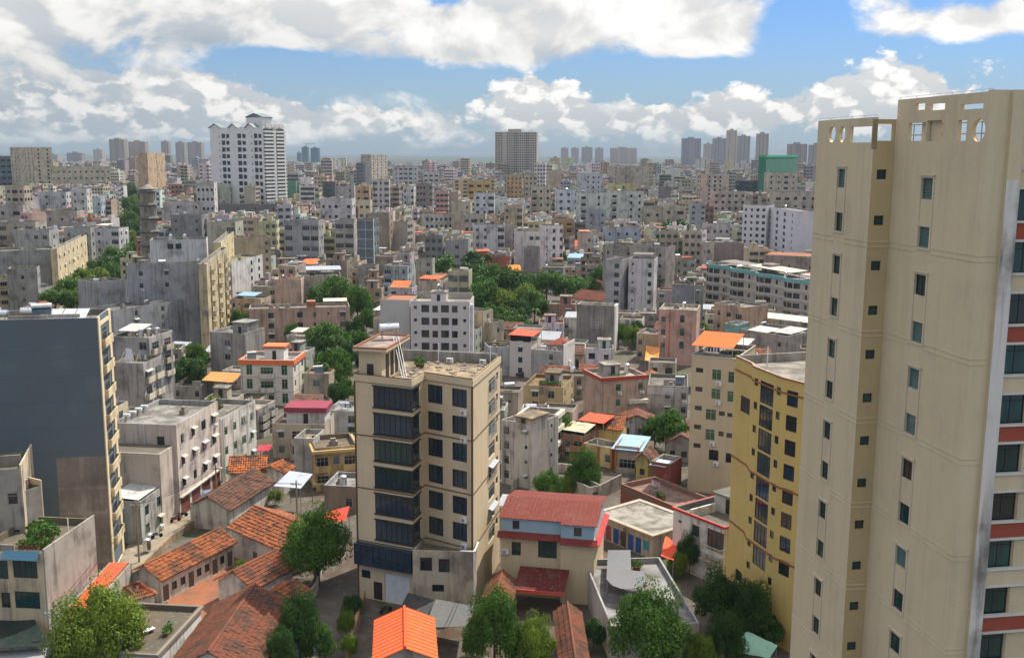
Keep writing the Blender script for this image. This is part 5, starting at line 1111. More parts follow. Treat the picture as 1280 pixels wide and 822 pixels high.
s = B('the white house with long windows', 'white four storey block with rows of long dark windows, plain windowless left wing', 513, 376, 587, 377, 458, 11, 5, (.60, .59, .58), wall='clean_plaster', fin=False, roofc=(.40, .38, .34)); s.cols(0, 'sVwVws'.replace('V', 'W'), 'd', sc=1.25); s.cols(1, 'www', 'd'); s.finish(); s.stair(s.W*.32, 3, s.W*.58, 7, 2.6, c=(.6, .59, .58)); s.boxpart('rear_parapet', .2, 10.5, s.top, s.W-.2, 10.75, s.top+1.7, 'plaster', (.38, .36, .33)); s.tank(s.W*.48, 4.6, s.top+2.78, 'solar')
mb = MB(); mb.box(s.W+.003, 2, 1, s.W+.7, 3, s.z-1); mb.build('side_duct', 'white_plastic', s.root)
s = B('the windowless grey wing', 'windowless pale grey wing with a red brown roof left of the white block', 475, 374, 512, 375, 452, 11, 4, (.54, .53, .52), wall='clean_plaster', roofc=(.33, .16, .10)); s.shed(.4, 1, s.W-.4, 10.5, .25, .5, (.33, .15, .09), posts=False)
s = B('the orange sheeted loft', 'low house topped by a bright orange sheet behind the white block', 523, 350, 549, 351, 384, 10, 3, (.5, .42, .36), wall='plaster', name='town_house', cat='house'); s.shed(0, 0, s.W, 7, 1.4, 1.8, (.78, .13, .04))
B('the cream strip house', 'narrow cream house with tall dark windows right of the white block', 604, 389, 616, 386, 436, 8, 4, (.56, .47, .31), f='w', l='', wall='plaster', name='town_house', cat='house'); B('the tan box house', 'small tan box house beside the narrow cream house', 616, 403, 630, 400, 436, 8, 2, (.50, .44, .33), f='w', wall='plaster', name='town_house', cat='house')
# right middle
s = B('the colourful shuttered row', 'low row with blue doors and stained orange wall under a long grey flat roof', 747, 640, 816, 667, 0, 8.5, 1, (.52, .45, .38), zfix=3.6, fin=False, wall='old_plaster', name='row_house', cat='house', roofc=(.36, .35, .32), para=.12)
for k, c in enumerate(((.02, .07, .25), (.30, .07, .06), (.02, .08, .30), (.08, .06, .05), (.02, .10, .34), (.02, .10, .34), (.05, .30, .36))): u = s.W*(.08+.135*k); s.hole(0, (u-.55, .05 if k < 6 else .9, u+.55, 2.3), 'G', 'a', c=c)
s.finish(); s.band([s.z-.25], .25, .55, (.40, .35, .28))
s = B('the red trimmed white house', 'white two storey house with red roof edge and green arched window by yellow block', 842, 633, 906, 658, 706, 9, 2, (.70, .69, .68), fin=False, wall='plaster', name='town_house', cat='house', roofc=(.17, .17, .16)); s.hole(0, s.pxr(0, 865, 656, 874, 670), 'w', 'n'); s.hole(0, s.pxr(0, 848, 650, 852, 653), 'w', 'd'); s.hole(0, s.pxr(0, 884, 663, 905, 690), 'B', 'd', balc=dict(dep=.9, rail=True)); s.finish(); s.band([s.z-.3], .3, .2, (.45, .045, .035)); s.stair(s.W*.25, 5.2, s.W*.8, 8.6, 2.4, c=(.5, .49, .47)); s.tank(s.W*.6, 6.8, s.top+2.58, 'tank')
s.boxpart('parapet_rib', s.W*.3, .3, s.top+.003, s.W*.33, 4.8, s.top+1.2); s.boxpart('balcony_sill', s.W*.62, -.95, 3.0, s.W, -.004, 3.2, 'plaster', (.5, .42, .32))
s = B('the red brick tower hut', 'tall narrow red brick hut with a blue grey sheet on top', 814, 576, 838, 580, 609, 5, 2, (.26, .06, .045), wall='plaster', name='brick_hut', cat='house'); s.shed(-.2, -.3, s.W*.8, 2.5, .25, .6, (.45, .52, .62), posts=False)
B('the red wall yard house', 'low flat house with a rust red terrace wall below the red brick hut', 776, 604, 842, 632, 0, 7, 1, (.25, .085, .055), zfix=3.4, wall='old_plaster', name='row_house', cat='house', roofc=(.30, .16, .12))
B('the grey yard shed', 'small pale plastered shed left of the rust red terrace wall', 737, 609, 752, 606, 0, 5, 1, (.48, .44, .38), zfix=3.2, f='w', wall='old_plaster', name='shed', cat='shed')
s = B('the curved parapet flat roof', 'low block with a wet grey flat roof and curved parapet behind leafy trees', 764, 782, 874, 778, 0, 18.5, 1, (.50, .47, .43), zfix=4.4, wall='plaster', name='workshop', cat='building', roofc=(.30, .31, .33), para=.7); 
for k in range(3):
    q = tub('bush', s.world(s.W*.34+k*1.5, 15+k*.7, s.top), .9); tag(q, f"{['leftmost','middle','rightmost'][k]} potted plant on the wet grey flat roof", 'plant')
# ------------------------------------------------------------------ middle distance, one line per block
def Bm(short, label, xl, xr, yt, yb, dep, fl, col, f="", r="", l="", rot=-.16, **kw):
    kw.setdefault("sc", 1.22)
    dep = dep*(.6 if yb < 300 else .85)
    if rot <= -.16 and xl < 660: xr -= (xr-xl)*(.14 if rot > -.25 else .22)
    yr = yt-(yt-191)*(xr-xl)*math.sin(rot)/F
    return B(short, label, xl, yt, xr, yr, yb, dep, fl, col, f=f, r=r, l=l, **kw)
cW, cG, cC, cT, cO, cB, cBl, cP = (.60, .59, .57), (.40, .40, .39), (.55, .49, .37), (.47, .40, .31), (.55, .37, .17), (.30, .225, .18), (.46, .50, .55), (.45, .36, .31)
WN = dict(wall='plaster')
# left
Bm('the cream far towers', 'cream stepped tower block beside blue glass at the far left', 12, 50, 184, 262, 25, 16, (.56, .50, .36), 'wWw.wWw', 'ww', rot=-.35)
Bm('the blue glass block', 'blue glazed block at the far left edge under a cream tower', -8, 26, 195, 262, 25, 9, (.08, .14, .20), 'XXXX', 'X', st='b')
Bm('the long cream school', 'very long low cream block with even window rows, far left', 55, 138, 208, 250, 18, 5, (.57, .51, .37), 'WWWWWWWWWWWW', 'W', rot=.02)
Bm('the beige white sided block', 'beige block with white windowed side near the left edge', 6, 36, 232, 292, 15, 6, cT, 'WXW', 'WWW', rot=-.35)
Bm('the pale plain block', 'pale grey plain block with few windows, far left', 47, 88, 240, 283, 15, 5, (.55, .57, .58), '.w..w', 'WW')
Bm('the white dotted block', 'white block dotted with six small windows, far left', 88, 111, 236, 292, 14, 6, cW, 'ww', 'ww')
Bm('the sky blue house', 'sky blue narrow house left of the avenue', 109, 128, 247, 290, 12, 4, (.40, .50, .58), 'w.w', 'ww')
Bm('the columned grey house', 'grey house with a pillared white side near the left edge', -6, 34, 256, 310, 13, 4, (.45, .42, .39), 'WX', 'BBB')
Bm('the low tan terrace block', 'tan terrace block with white balustrade near the left edge', -6, 52, 277, 325, 13, 4, (.42, .38, .33), 'XWX', 'BB', tanks=1)
Bm('the grey roof garden house', 'grey house with green roof parapets above the long grey block', 17, 68, 287, 340, 10, 4, (.40, .43, .42), '..WW', 'w', tanks=1)
Bm('the two tone avenue house', 'pale house with blue window hoods and a magenta shop sign on the avenue', 118, 153, 285, 338, 12, 5, (.52, .53, .54), 'w.X', 'ww', awn=.3)
s = BL['the two tone avenue house']; s.boxpart('shop_sign', .2, -.35, 2.6, s.W-.2, -.01, 4.6, 'paint', (.50, .03, .12)); s.shed(.2, .5, s.W*.5, 8, 2.2, 2.3, (.62, .6, .56))
Bm('the dim roof terrace house', 'dim grey house with several roof terraces left of the avenue', 80, 118, 284, 335, 11, 4, (.36, .375, .36), 'w.w', 'ww', tanks=1)
Bm('the mossy roof row', 'grey row house with a moss green roof left of the avenue', 58, 102, 263, 305, 12, 3, (.40, .39, .36), 'w.w.w', '', roofc=(.2, .24, .13))
Bm('the brown twin tower', 'tan brown slab tower with a darker seam right of the avenue end', 184, 212, 191, 262, 16, 17, (.50, .36, .235), '.w.|'.replace('|', ''), 'WW', rot=-.3)
Bm('the white pagoda side house', 'white roof house just right of the stone pagoda', 203, 256, 252, 300, 14, 5, (.52, .51, .50), '..w..w', 'w', tanks=1)
Bm('the dark canopy house', 'dark grey house with roof sheds right of the stone pagoda', 213, 258, 268, 325, 13, 5, (.25, .25, .25), 'w.w', 'B', tanks=1)
Bm('the window grid house', 'white house with a tight grid of small windows by the white tower', 245, 267, 228, 300, 12, 6, (.56, .55, .53), 'wwww', 'w', rot=-.1)
Bm('the olive roof house', 'olive grey house with a pale roof hut left of the grey concrete frame', 258, 300, 277, 345, 12, 5, (.42, .42, .33), '..X', 'w', tanks=1)
# centre left
Bm('the grey framed block', 'bare grey concrete block with framed bays in the middle distance', 355, 405, 275, 342, 10, 5, (.33, .345, .355), 'X.XX', 'ww', tanks=1)
Bm('the green netted frame', 'scaffolded building wrapped in green netting, right of the white tower', 343, 374, 226, 268, 15, 5, (.06, .22, .15), '', '')
Bm('the white pilastered block', 'white block with orange roof shed in the middle distance', 400, 446, 248, 300, 14, 4, (.56, .57, .58), 'wwW.W', 'WW', tanks=1)
Bm('the dark glazed cube', 'dark glazed cube beside a grey slab, left of centre', 404, 421, 227, 265, 14, 6, (.07, .10, .12), 'X', 'X', st='b')
Bm('the grey slab by the cube', 'plain grey slab attached to the dark glazed cube', 421, 446, 233, 270, 14, 5, (.40, .40, .40), '.w', 'w')
Bm('the orange roofed cluster', 'ochre building with an orange roof storey, left of centre', 435, 466, 233, 268, 14, 4, (.48, .32, .18), 'XWX', 'W', roofc=(.55, .2, .08))
Bm('the concrete bay block', 'unplastered concrete block with four large openings, left of the blue glazed slab', 418, 446, 274, 336, 10, 5, (.39, .37, .35), 'XX', '')
s = Bm('the blue glazed slab', 'blue grey glazed slab with thin white lines and white windowed side', 446, 472, 273, 345, 9, 6, (.13, .17, .21), '', 'WW', rot=-.3, fin=False); s.cols(1, 'WW'); s.finish()
mb = MB()
for k in range(7): mb.box(0, -.06, k*s.fh-.1, s.W, -.004, k*s.fh+.15)
mb.box(s.W*.5, -.061, 0, s.W*.53, -.004, s.z); mb.build('white_line', 'clean_plaster', s.root, (.5, .52, .54)); mb = MB(); mb.box(s.W+.003, 0, 0, s.W+.1, .8, s.z); mb.build('white_edge', 'clean_plaster', s.root, cW)
Bm('the cream small block', 'small cream block with six windows left of the balconied tower', 448, 465, 250, 296, 11, 4, (.58, .52, .36), 'WW', 'W')
Bm('the balconied white tower', 'white block with stacked brown balconies in front of the beige tower', 465, 490, 224, 292, 14, 9, (.55, .54, .52), 'VwV', 'ww', balc=dict(c=(.5, .45, .4)))
Bm('the beige window tower', 'tall beige tower with even windows, left of centre on the skyline', 464, 490, 193, 250, 22, 15, (.50, .45, .37), 'WWWW', 'w', rot=-.25)
Bm('the tan windowless slab', 'tan windowless slab with a lit edge behind the blue glazed slab', 459, 491, 266, 332, 10, 7, (.33, .27, .20), '', 'w', rot=-.22, tanks=1)
Bm('the banded white block', 'white block with long banded windows right of the beige window tower', 492, 527, 207, 248, 22, 7, (.54, .56, .58), 'wXXXw', 'ww', rot=-.2)
Bm('the low banded block', 'grey white block with horizontal bands, centre of the far city', 529, 552, 215, 245, 22, 5, (.52, .52, .50), 'XXX', 'X')
Bm('the white stepped house', 'white stepped house between the balconied tower and the brown block', 504, 521, 233, 280, 12, 6, (.58, .58, .57), 'w.W', 'W', rot=-.3)
Bm('the brown seven storey block', 'grey brown seven storey block with a tan corner, centre', 520, 546, 229, 284, 13, 7, (.28, .24, .215), 'www.w', 'WW', rot=-.3, tanks=1)
Bm('the three row white block', 'long white block with three rows of small windows, centre', 531, 566, 268, 305, 11, 4, (.60, .60, .58), 'wwwwww', 'w', rot=.25)
Bm('the beige notch block', 'beige block rising behind the three row white block', 564, 592, 253, 306, 12, 6, (.47, .41, .32), '..w', 'W', tanks=1)
Bm('the tan bay block', 'tan block with wide windows in front of the beige notch block', 579, 611, 268, 312, 11, 4, (.50, .44, .37), 'WXW', 'BB')
Bm('the white bay block', 'white block with blue tinted bays behind the tan bay block', 593, 622, 241, 295, 13, 6, (.58, .61, .64), 'WwX', 'w', st='b', tanks=1)
Bm('the ochre storey block', 'ochre yellow block with deep roof storey, centre', 584, 619, 226, 268, 15, 5, (.56, .40, .16), 'XXX', 'X', roofc=(.5, .33, .12))
Bm('the dark windowed white block', 'white block with brown glazed bays above the red courtyard houses', 592, 631, 281, 330, 10, 5, (.58, .58, .59), 'ww.X', '', rot=.02, tanks=1)
Bm('the lilac side wall', 'plain lilac grey wall joined to the dark windowed white block', 631, 641, 280, 328, 9, 5, (.40, .36, .36), '', 'B', rot=.02)
Bm('the orange tan tower', 'orange tan block with a red tiled crown below the central skyline tower', 633, 656, 219, 272, 14, 9, (.56, .36, .18), 'wwww', 'w', rot=-.2)
Bm('the beige companion block', 'beige block right beside the orange tan block', 656, 674, 218, 272, 14, 8, (.50, .42, .31), 'www', 'W', rot=-.2)
Bm('the beige seven storey block', 'beige seven storey block with balconied left bay, right of centre', 664, 689, 233, 294, 12, 7, (.50, .45, .35), 'Bww', 'w', rot=-.15, tanks=1)
Bm('the ochre step house', 'ochre stepped house in front of the beige seven storey block', 630, 657, 257, 310, 11, 6, (.54, .45, .28), 'w.X', 'W', tanks=1)
Bm('the plain white house', 'plain white house with a blank left half, right of centre', 645, 676, 289, 340, 10, 4, (.62, .62, .61), '..WW', '', rot=.03)
Bm('the grey shuttered cube', 'blank grey cube in front of the plain white house', 657, 676, 309, 342, 8, 3, (.30, .30, .31), '', '', rot=.02)
Bm('the clean white block', 'crisp white six storey block with two columns of dark windows', 677, 704, 282, 345, 10, 6, (.74, .74, .75), '.w.W.W'.replace('w', 's'), '', rot=-.02, l='s', tanks=1)
Bm('the grey panelled house', 'grey panelled house left of the red courtyard houses', 557, 590, 300, 338, 10, 3, (.32, .325, .33), '.W.', 'w', tanks=1)
s = Bm('the red courtyard house', 'rust red walled house with roof terraces near the leafy trees', 592, 614, 316, 342, 10, 2, (.40, .085, .05), 'w', '', rot=.1); s.shed(s.W*.2, 1, s.W, 8, 1.4, 1.7, (.45, .10, .06))
s = Bm('the brick red stepped house', 'brick red stepped house with grey roof right of the rust red one', 614, 636, 320, 347, 10, 2, (.34, .10, .07), 'w.', '', rot=.1, roofc=(.25, .2, .18))
sheet('orange_canopy', 'bright orange sheet canopy below the brick red stepped house', 'canopy', [(634, 339), (652, 338), (650, 331), (636, 331)], 5, 'tin_sheet', (.78, .22, .03), .2, seed=20)
sheet('orange_canopy', 'second orange canopy, lower and wider, under the brick red stepped house', 'canopy', [(622, 346), (650, 345), (646, 338), (626, 339)], 4, 'tin_sheet', (.80, .20, .03), .2, seed=21)
# right of centre
Bm('the bluish white block', 'bluish white block with window columns left of the pale green apartments', 697, 725, 237, 290, 13, 6, (.56, .61, .66), 'WWw', '', rot=.05, l='w', st='b', tanks=1)
for k, (a, b, t, lab) in enumerate(((725, 763, 241, 'left'), (763, 805, 239, 'right'))): Bm(f'the {lab} pale green apartment', f'pale green grey apartment block with banded balconies, {lab} one of two', a, b, t, 302-2*k, 12, 7, (.56, .60, .55), 'B.w.' if k == 0 else 'B.ww', '', rot=.04, l='w', tanks=1, balc=dict(c=(.6, .62, .56)))
Bm('the lime roof house', 'lime yellow roof storey rising behind the pale green apartments', 763, 796, 229, 290, 12, 8, (.52, .50, .25), '.w.', '', rot=.03)
Bm('the blue grey annex', 'blue grey small block in front of the pale green apartments', 736, 757, 262, 312, 9, 5, (.32, .36, .40), 'w.w', '', rot=.05)
Bm('the long beige terrace', 'long beige terrace with large windows right of the pale green apartments', 805, 850, 258, 300, 11, 3, (.52, .46, .35), 'WWWX', '', rot=.1, tanks=1)
Bm('the blue floored house', 'house with blue ground floor and green roof plants below pale green apartments', 757, 800, 285, 318, 9, 3, (.42, .46, .55), 'wwww', '', rot=.04, tanks=2)
Bm('the ochre gallery house', 'low house with an orange railed gallery right of the crisp white block', 692, 718, 274, 310, 10, 4, (.45, .30, .14), 'BB', '', rot=.0, balc=dict(c=(.6, .38, .14)))
Bm('the pink hut house', 'pale pink house under an orange sheet right of the crisp white block', 724, 741, 291, 330, 9, 3, (.55, .44, .38), '.w', '', rot=-.02)
s = BL['the pink hut house']; s.shed(0, .2, s.W*.8, 5, 1.6, 1.9, (.7, .22, .1))
sheet('scarlet_canopy', 'tilted scarlet sheet canopy right of the crisp white block', 'canopy', [(713, 309), (727, 307), (723, 299), (712, 302)], 6, 'tin_sheet', (.70, .08, .04), .4, seed=22)
Bm('the beige slab row', 'beige slab with vertical dark slots below the skyline cluster, right of centre', 767, 792, 207, 252, 22, 10, (.50, .44, .36), 'w.w.', '', rot=.05)
Bm('the plain beige slab', 'plain beige slab beside the one with dark slots', 792, 816, 208, 252, 20, 9, (.52, .46, .37), '...w', '', rot=.05)
Bm('the brown white pair', 'white block with a chocolate brown left half, right of centre far city', 725, 752, 217, 262, 15, 7, (.55, .56, .58), '.wWw', '', rot=.05, l='w')
Bm('the beige high block', 'beige ten storey block with window columns, right middle distance', 877, 911, 218, 278, 14, 11, (.54, .49, .40), '.wWw.', '', rot=.0, l='ww')
Bm('the beige wide block', 'wide beige block with regular windows in front of the ten storey one', 892, 933, 239, 288, 12, 6, (.50, .46, .38), 'WWWWW', '', rot=-.1, l='w', tanks=1)
Bm('the beige block before the netting', 'beige block standing in front of the green netted tower', 960, 997, 216, 266, 14, 7, (.52, .46, .36), 'WwXw', '', rot=-.1)
Bm('the long beige flats', 'long beige flats with balconies half hidden by the tall beige tower', 968, 1022, 240, 305, 12, 6, (.50, .44, .36), 'BBWWw', '', rot=-.12)
Bm('the beige corner house', 'beige corner house with white balconies above the right hand trees', 829, 858, 258, 300, 11, 4, (.52, .47, .38), 'WX', 'B', rot=-.25)
Bm('the white dotted row', 'white row with dark windows behind the mauve wall, right', 882, 913, 280, 318, 9, 3, (.55, .54, .53), 'wwww', '', rot=.0, tanks=1)
Bm('the mauve blank wall', 'blank mauve walled block in front of the white angular block', 893, 930, 304, 344, 9, 3, (.29, .22, .215), '', '', rot=.0)
Bm('the cream strip by the mauve wall', 'cream strip of a house on the left of the mauve wall', 880, 893, 305, 345, 9, 3, (.52, .47, .40), 'w', '', rot=.0)
Bm('the navy netted block', 'low navy netted construction block beyond the white angular block', 919, 953, 226, 255, 18, 4, (.03, .045, .09), '', '', rot=.0)
s = Bm('the green netted tower', 'tower under construction wrapped in emerald green netting on the right skyline', 958, 997, 194, 262, 12, 12, (.015, .19, .115), '', '', rot=.1); s.band([s.z-2.2], 2.2, .35, (.02, .42, .18), name='net_rim')
s = B('the white angular block', 'white angular block with blue window bands right of centre', 929, 256, 959, 257, 329, 10, 9, (.66, .66, .68), f='wwWW', st='d', wall='clean_plaster', rnd_roof=False); 
s = B('the white banded wing', 'wing with dark blue ribbon windows joined to the white angular block', 959, 258, 996, 264, 329, 12, 9, (.66, .66, .69), f='wXXw', st='b', wall='clean_plaster'); s.tank(s.W*.3, 5)
B('the rusty roofed row', 'row under a long rust brown sheet roof beside the tall beige tower', 955, 318, 1020, 321, 352, 14, 2, (.36, .30, .26), f='w.w.w', wall='plaster', roofc=(.30, .13, .07)).shed(.5, .5, 20, 13, .5, 1.0, (.30, .13, .075), posts=False)
sheet('red_canopy', 'bright red and orange canopy pair above the right hand trees', 'canopy', [(862, 275), (879, 276), (877, 258), (864, 260)], 11, 'tin_sheet', (.72, .10, .05), .3, seed=24)
sheet('orange_canopy', 'pale orange canopy at the foot of the right hand trees', 'canopy', [(857, 313), (873, 314), (871, 304), (859, 305)], 4, 'tin_sheet', (.80, .33, .16), .2, seed=25)
B('the tan balcony villa', 'salmon tan villa with small balconies in front of the turquoise edged flats', 893, 378, 930, 384, 428, 10, 3, (.55, .37, .25), f='wWB', wall='plaster', name='town_house', cat='house', balc=dict(c=(.55, .38, .26)))
B('the turquoise hut house', 'grey house with a turquoise roof hut behind the orange canopy', 905, 404, 922, 406, 440, 7, 3, (.22, .42, .40), f='', wall='plaster', name='town_house', cat='house', roofc=(.5, .52, .54))
s = B('the curved tin roof sheds', 'low sheds with curved pale tin roofs behind the yellow block', 925, 411, 985, 420, 445, 14, 2, (.36, .35, .33), f='w.w', wall='old_plaster', name='shed', cat='shed'); s.shed(1, 2, s.W*.5, 8, .5, 1.0, (.55, .52, .46), posts=False); s.shed(s.W*.5+.5, 3, s.W-1, 12, .8, 1.3, (.44, .43, .40), posts=False); s.tank(1.5, 10, None, 'solar')
B('the canvas roofed row', 'grey row with cream canvas roofs beyond the yellow bow fronted block', 930, 394, 1000, 402, 424, 12, 2, (.40, .37, .34), f='w..w', wall='old_plaster', name='row_house', cat='house').shed(3, 1, 20, 9, .6, 1.0, (.60, .55, .47), posts=False)
# ------------------------------------------------------------------ landmarks
def bow_flats():
    loc, rz, W, z = from_px(882, 328, 1016, 352, 384); n = 4; pts = []; bw = W/n
    for k in range(n):
        for i in range(5): a = pi*(i/4); pts.append((k*bw+bw*.06+bw*.56*(i/4), -1.9*sin(a)))
        pts.append((k*bw+bw*.99, 0.0))
    s = Bld('apartment_block', 'curved balcony flats with a turquoise roof edge, four bowed bays', 'apartment block', loc, rz, pts+[(W, 12), (0, 12)], z, 5, (.46, .42, .38), 'the turquoise edged flats', roofc=(.38, .35, .32)); BL[s.short] = s; foot(loc, rz, 0, -2, W, 12, z); s.W, s.dep = W, 12
    for k in range(n):
        for i in range(4): s.cols(k*6+i, 'X', 'b' if (k+i) % 3 == 0 else 'd', f0=0)
        s.cols(k*6+4, 'w', 'd')
    s.finish(); s.band([s.z-1.1], 1.15, .25, (.17, .40, .39)); s.band([s.fh*k+.02 for k in range(1, 5)], .85, .18, (.50, .46, .42))
    s.shed(W*.35, 3, W*.75, 10, 1.8, 2.2, (.60, .54, .44)); s.shed(W*.05, 4, W*.3, 10, 1.5, 1.8, (.3, .27, .25)); s.shed(W*.8, 4, W*.97, 11, 1.6, 1.9, (.45, .42, .40)); s.tank(W*.72, 2.5, None, 'upright'); s.tank(W*.3, 2, None, 'tank'); s.stair(W*.42, 6, W*.5, 10, 2.6)
bow_flats()
def white_tower():
    s = Bm('the white gabled tower', 'tall white tower with three gabled blank strips and glazed bays between', 262, 347, 160, 273, 42, 12, (.78, .78, .77), rot=-.42, fin=False, wall='clean_plaster', name='apartment_tower', cat='apartment tower', roofc=(.5, .52, .5))
    W, D_ = s.W, s.dep
    for k in range(12):
        z = 6+k*(s.z-9)/12
        for (a, b) in ((.22, .37), (.52, .68), (.83, .97)):
            s.hole(0, (W*a, z, W*(a*.5+b*.5)-.2, z+3.6), 'X', 'd'); s.hole(0, (W*(a+b)/2+.6, z+.2, W*b, z+3.3), 'X', 'd')
        s.hole(0, (W*.17, z+.5, W*.17+1, z+2.2), 'W', 'd'); s.hole(0, (W*.78, z+.5, W*.78+1, z+2.2), 'W', 'd')
    s.finish(rec=.8)
    mb = MB()
    for k in range(24):
        z = 4+k*(s.z-5)/24; mb.box(W+.01, .5, z, W+1.6, D_*.42, z+1.5); mb.box(W+.01, D_*.55, z, W+1.6, D_*.98, z+1.5)
    mb.box(W+.01, D_*.44, 0, W+1.3, D_*.53, s.z)
    mb.build('balcony_stack', 'clean_plaster', s.root, (.80, .80, .78)); gl = MB()
    for k in range(24): z = 5.5+k*(s.z-5)/24; gl.poly([(W+.02, .6, z), (W+.02, D_*.95, z), (W+.02, D_*.95, z+1.4), (W+.02, .6, z+1.4)])
    gl.build('window', 'glass', s.root)
    for (a, b, h) in ((0, .2, 3), (.38, .51, 3), (.69, .82, 3), (.98, 1.0, 0)):
        if not h: continue
        x0, x1, m = W*a-.6, W*b+.6, W*(a+b)/2; mb = MB()
        for y in (-.02, 6): mb.poly([(x0, y, s.z), (x1, y, s.z), (m, y, s.z+h)] if y < 0 else [(x1, y, s.z), (x0, y, s.z), (m, y, s.z+h)])
        g_ = mb.build('gable', 'clean_plaster', s.root, (.78, .78, .77)); mb = MB(); mb.slab([(x0-.6, -.8, s.z-.3), (m, -.8, s.z+h+.1), (m, 6.2, s.z+h+.1), (x0-.6, 6.2, s.z-.3)][::-1], .4); mb.slab([(m, -.8, s.z+h+.1), (x1+.6, -.8, s.z-.3), (x1+.6, 6.2, s.z-.3), (m, 6.2, s.z+h+.1)][::-1], .4); mb.build('gable_roof', 'paint', g_, (.16, .20, .19))
    mb = MB(); a, b = W*.55, W*.85; mb.box(a, 9, s.z, b, 20, s.z+8); t = mb.build('lift_house', 'clean_plaster', s.root, (.78, .78, .77)); mb = MB(); m = (a+b)/2; mb.slab([(a-.8, 8.4, s.z+8), (m, 8.4, s.z+11), (m, 20.5, s.z+11), (a-.8, 20.5, s.z+8)][::-1], .5); mb.slab([(m, 8.4, s.z+11), (b+.8, 8.4, s.z+8), (b+.8, 20.5, s.z+8), (m, 20.5, s.z+11)][::-1], .5); mb.poly([(a, 9, s.z+8), (b, 9, s.z+8), (m, 9, s.z+10.6)]); mb.build('lift_roof', 'paint', t, (.17, .22, .20))
    mb = MB()
    for k in range(3): mb.box(W+.0-(k+1)*.5, D_*(.1+.3*k), s.z, W+1.6, D_*(.28+.3*k), s.z+2.5)
    mb.build('crown', 'clean_plaster', s.root, (.78, .78, .77))
white_tower()
Bm('the dark podium', 'long dark podium block at the foot of the white gabled tower', 246, 347, 255, 279, 20, 3, (.19, .185, .18), 'w.w.w.w.w', '', rot=-.1)
def pagoda():
    g = G(190, 352); r = thing('pagoda', 'old grey stone pagoda of stacked eaves beside the avenue', 'pagoda', (g.x, g.y, 0)); foot(g, 0, -5, -5, 5, 5, 40); n = 8; zt = D(190, 236, g.y).z; h = zt/7; BL['pagoda'] = None
    for k in range(7):
        R0 = 5.1-.26*k; z = k*h; P = lambda rr: [(rr*cos(2*pi*(i+.5)/n), rr*sin(2*pi*(i+.5)/n)) for i in range(n)]
        mb = MB(); p = P(R0*.86); rr = []
        for i in range(n):
            a, b = p[i], p[(i+1) % n]; L = (Vector(b)-Vector(a)).length; facade(mb, a, b, z, z+h*.86, [(L/2-.5, z+.9, L/2+.5, z+2.9)] if i % 2 else [], .4)
        b_ = mb.build('storey', 'old_plaster', r, (.27, .245, .21)); mb = MB()
        o, q = P(R0*1.06), P(R0*.80)
        for i in range(n):
            j = (i+1) % n; mb.poly([(*o[i], z+h*.8), (*o[j], z+h*.8), (*q[j], z+h), (*q[i], z+h)]); mb.poly([(*o[j], z+h*.8), (*o[i], z+h*.8), (*q[i], z+h*.7), (*q[j], z+h*.7)]); mb.poly([(*o[i], z+h*.79), (*o[j], z+h*.79), (*o[j], z+h*.83), (*o[i], z+h*.83)])
        mb.build('eave', 'old_plaster', b_, (.13, .12, .105))
    mb = MB(); mb.tube((0, 0, zt), (0, 0, zt+1.8), 3.4, 8, r2=.7); mb.tube((0, 0, zt+1.8), (0, 0, zt+4.2), .7, 8, r2=.1); mb.build('spire', 'old_plaster', r, (.26, .24, .21))
pagoda()
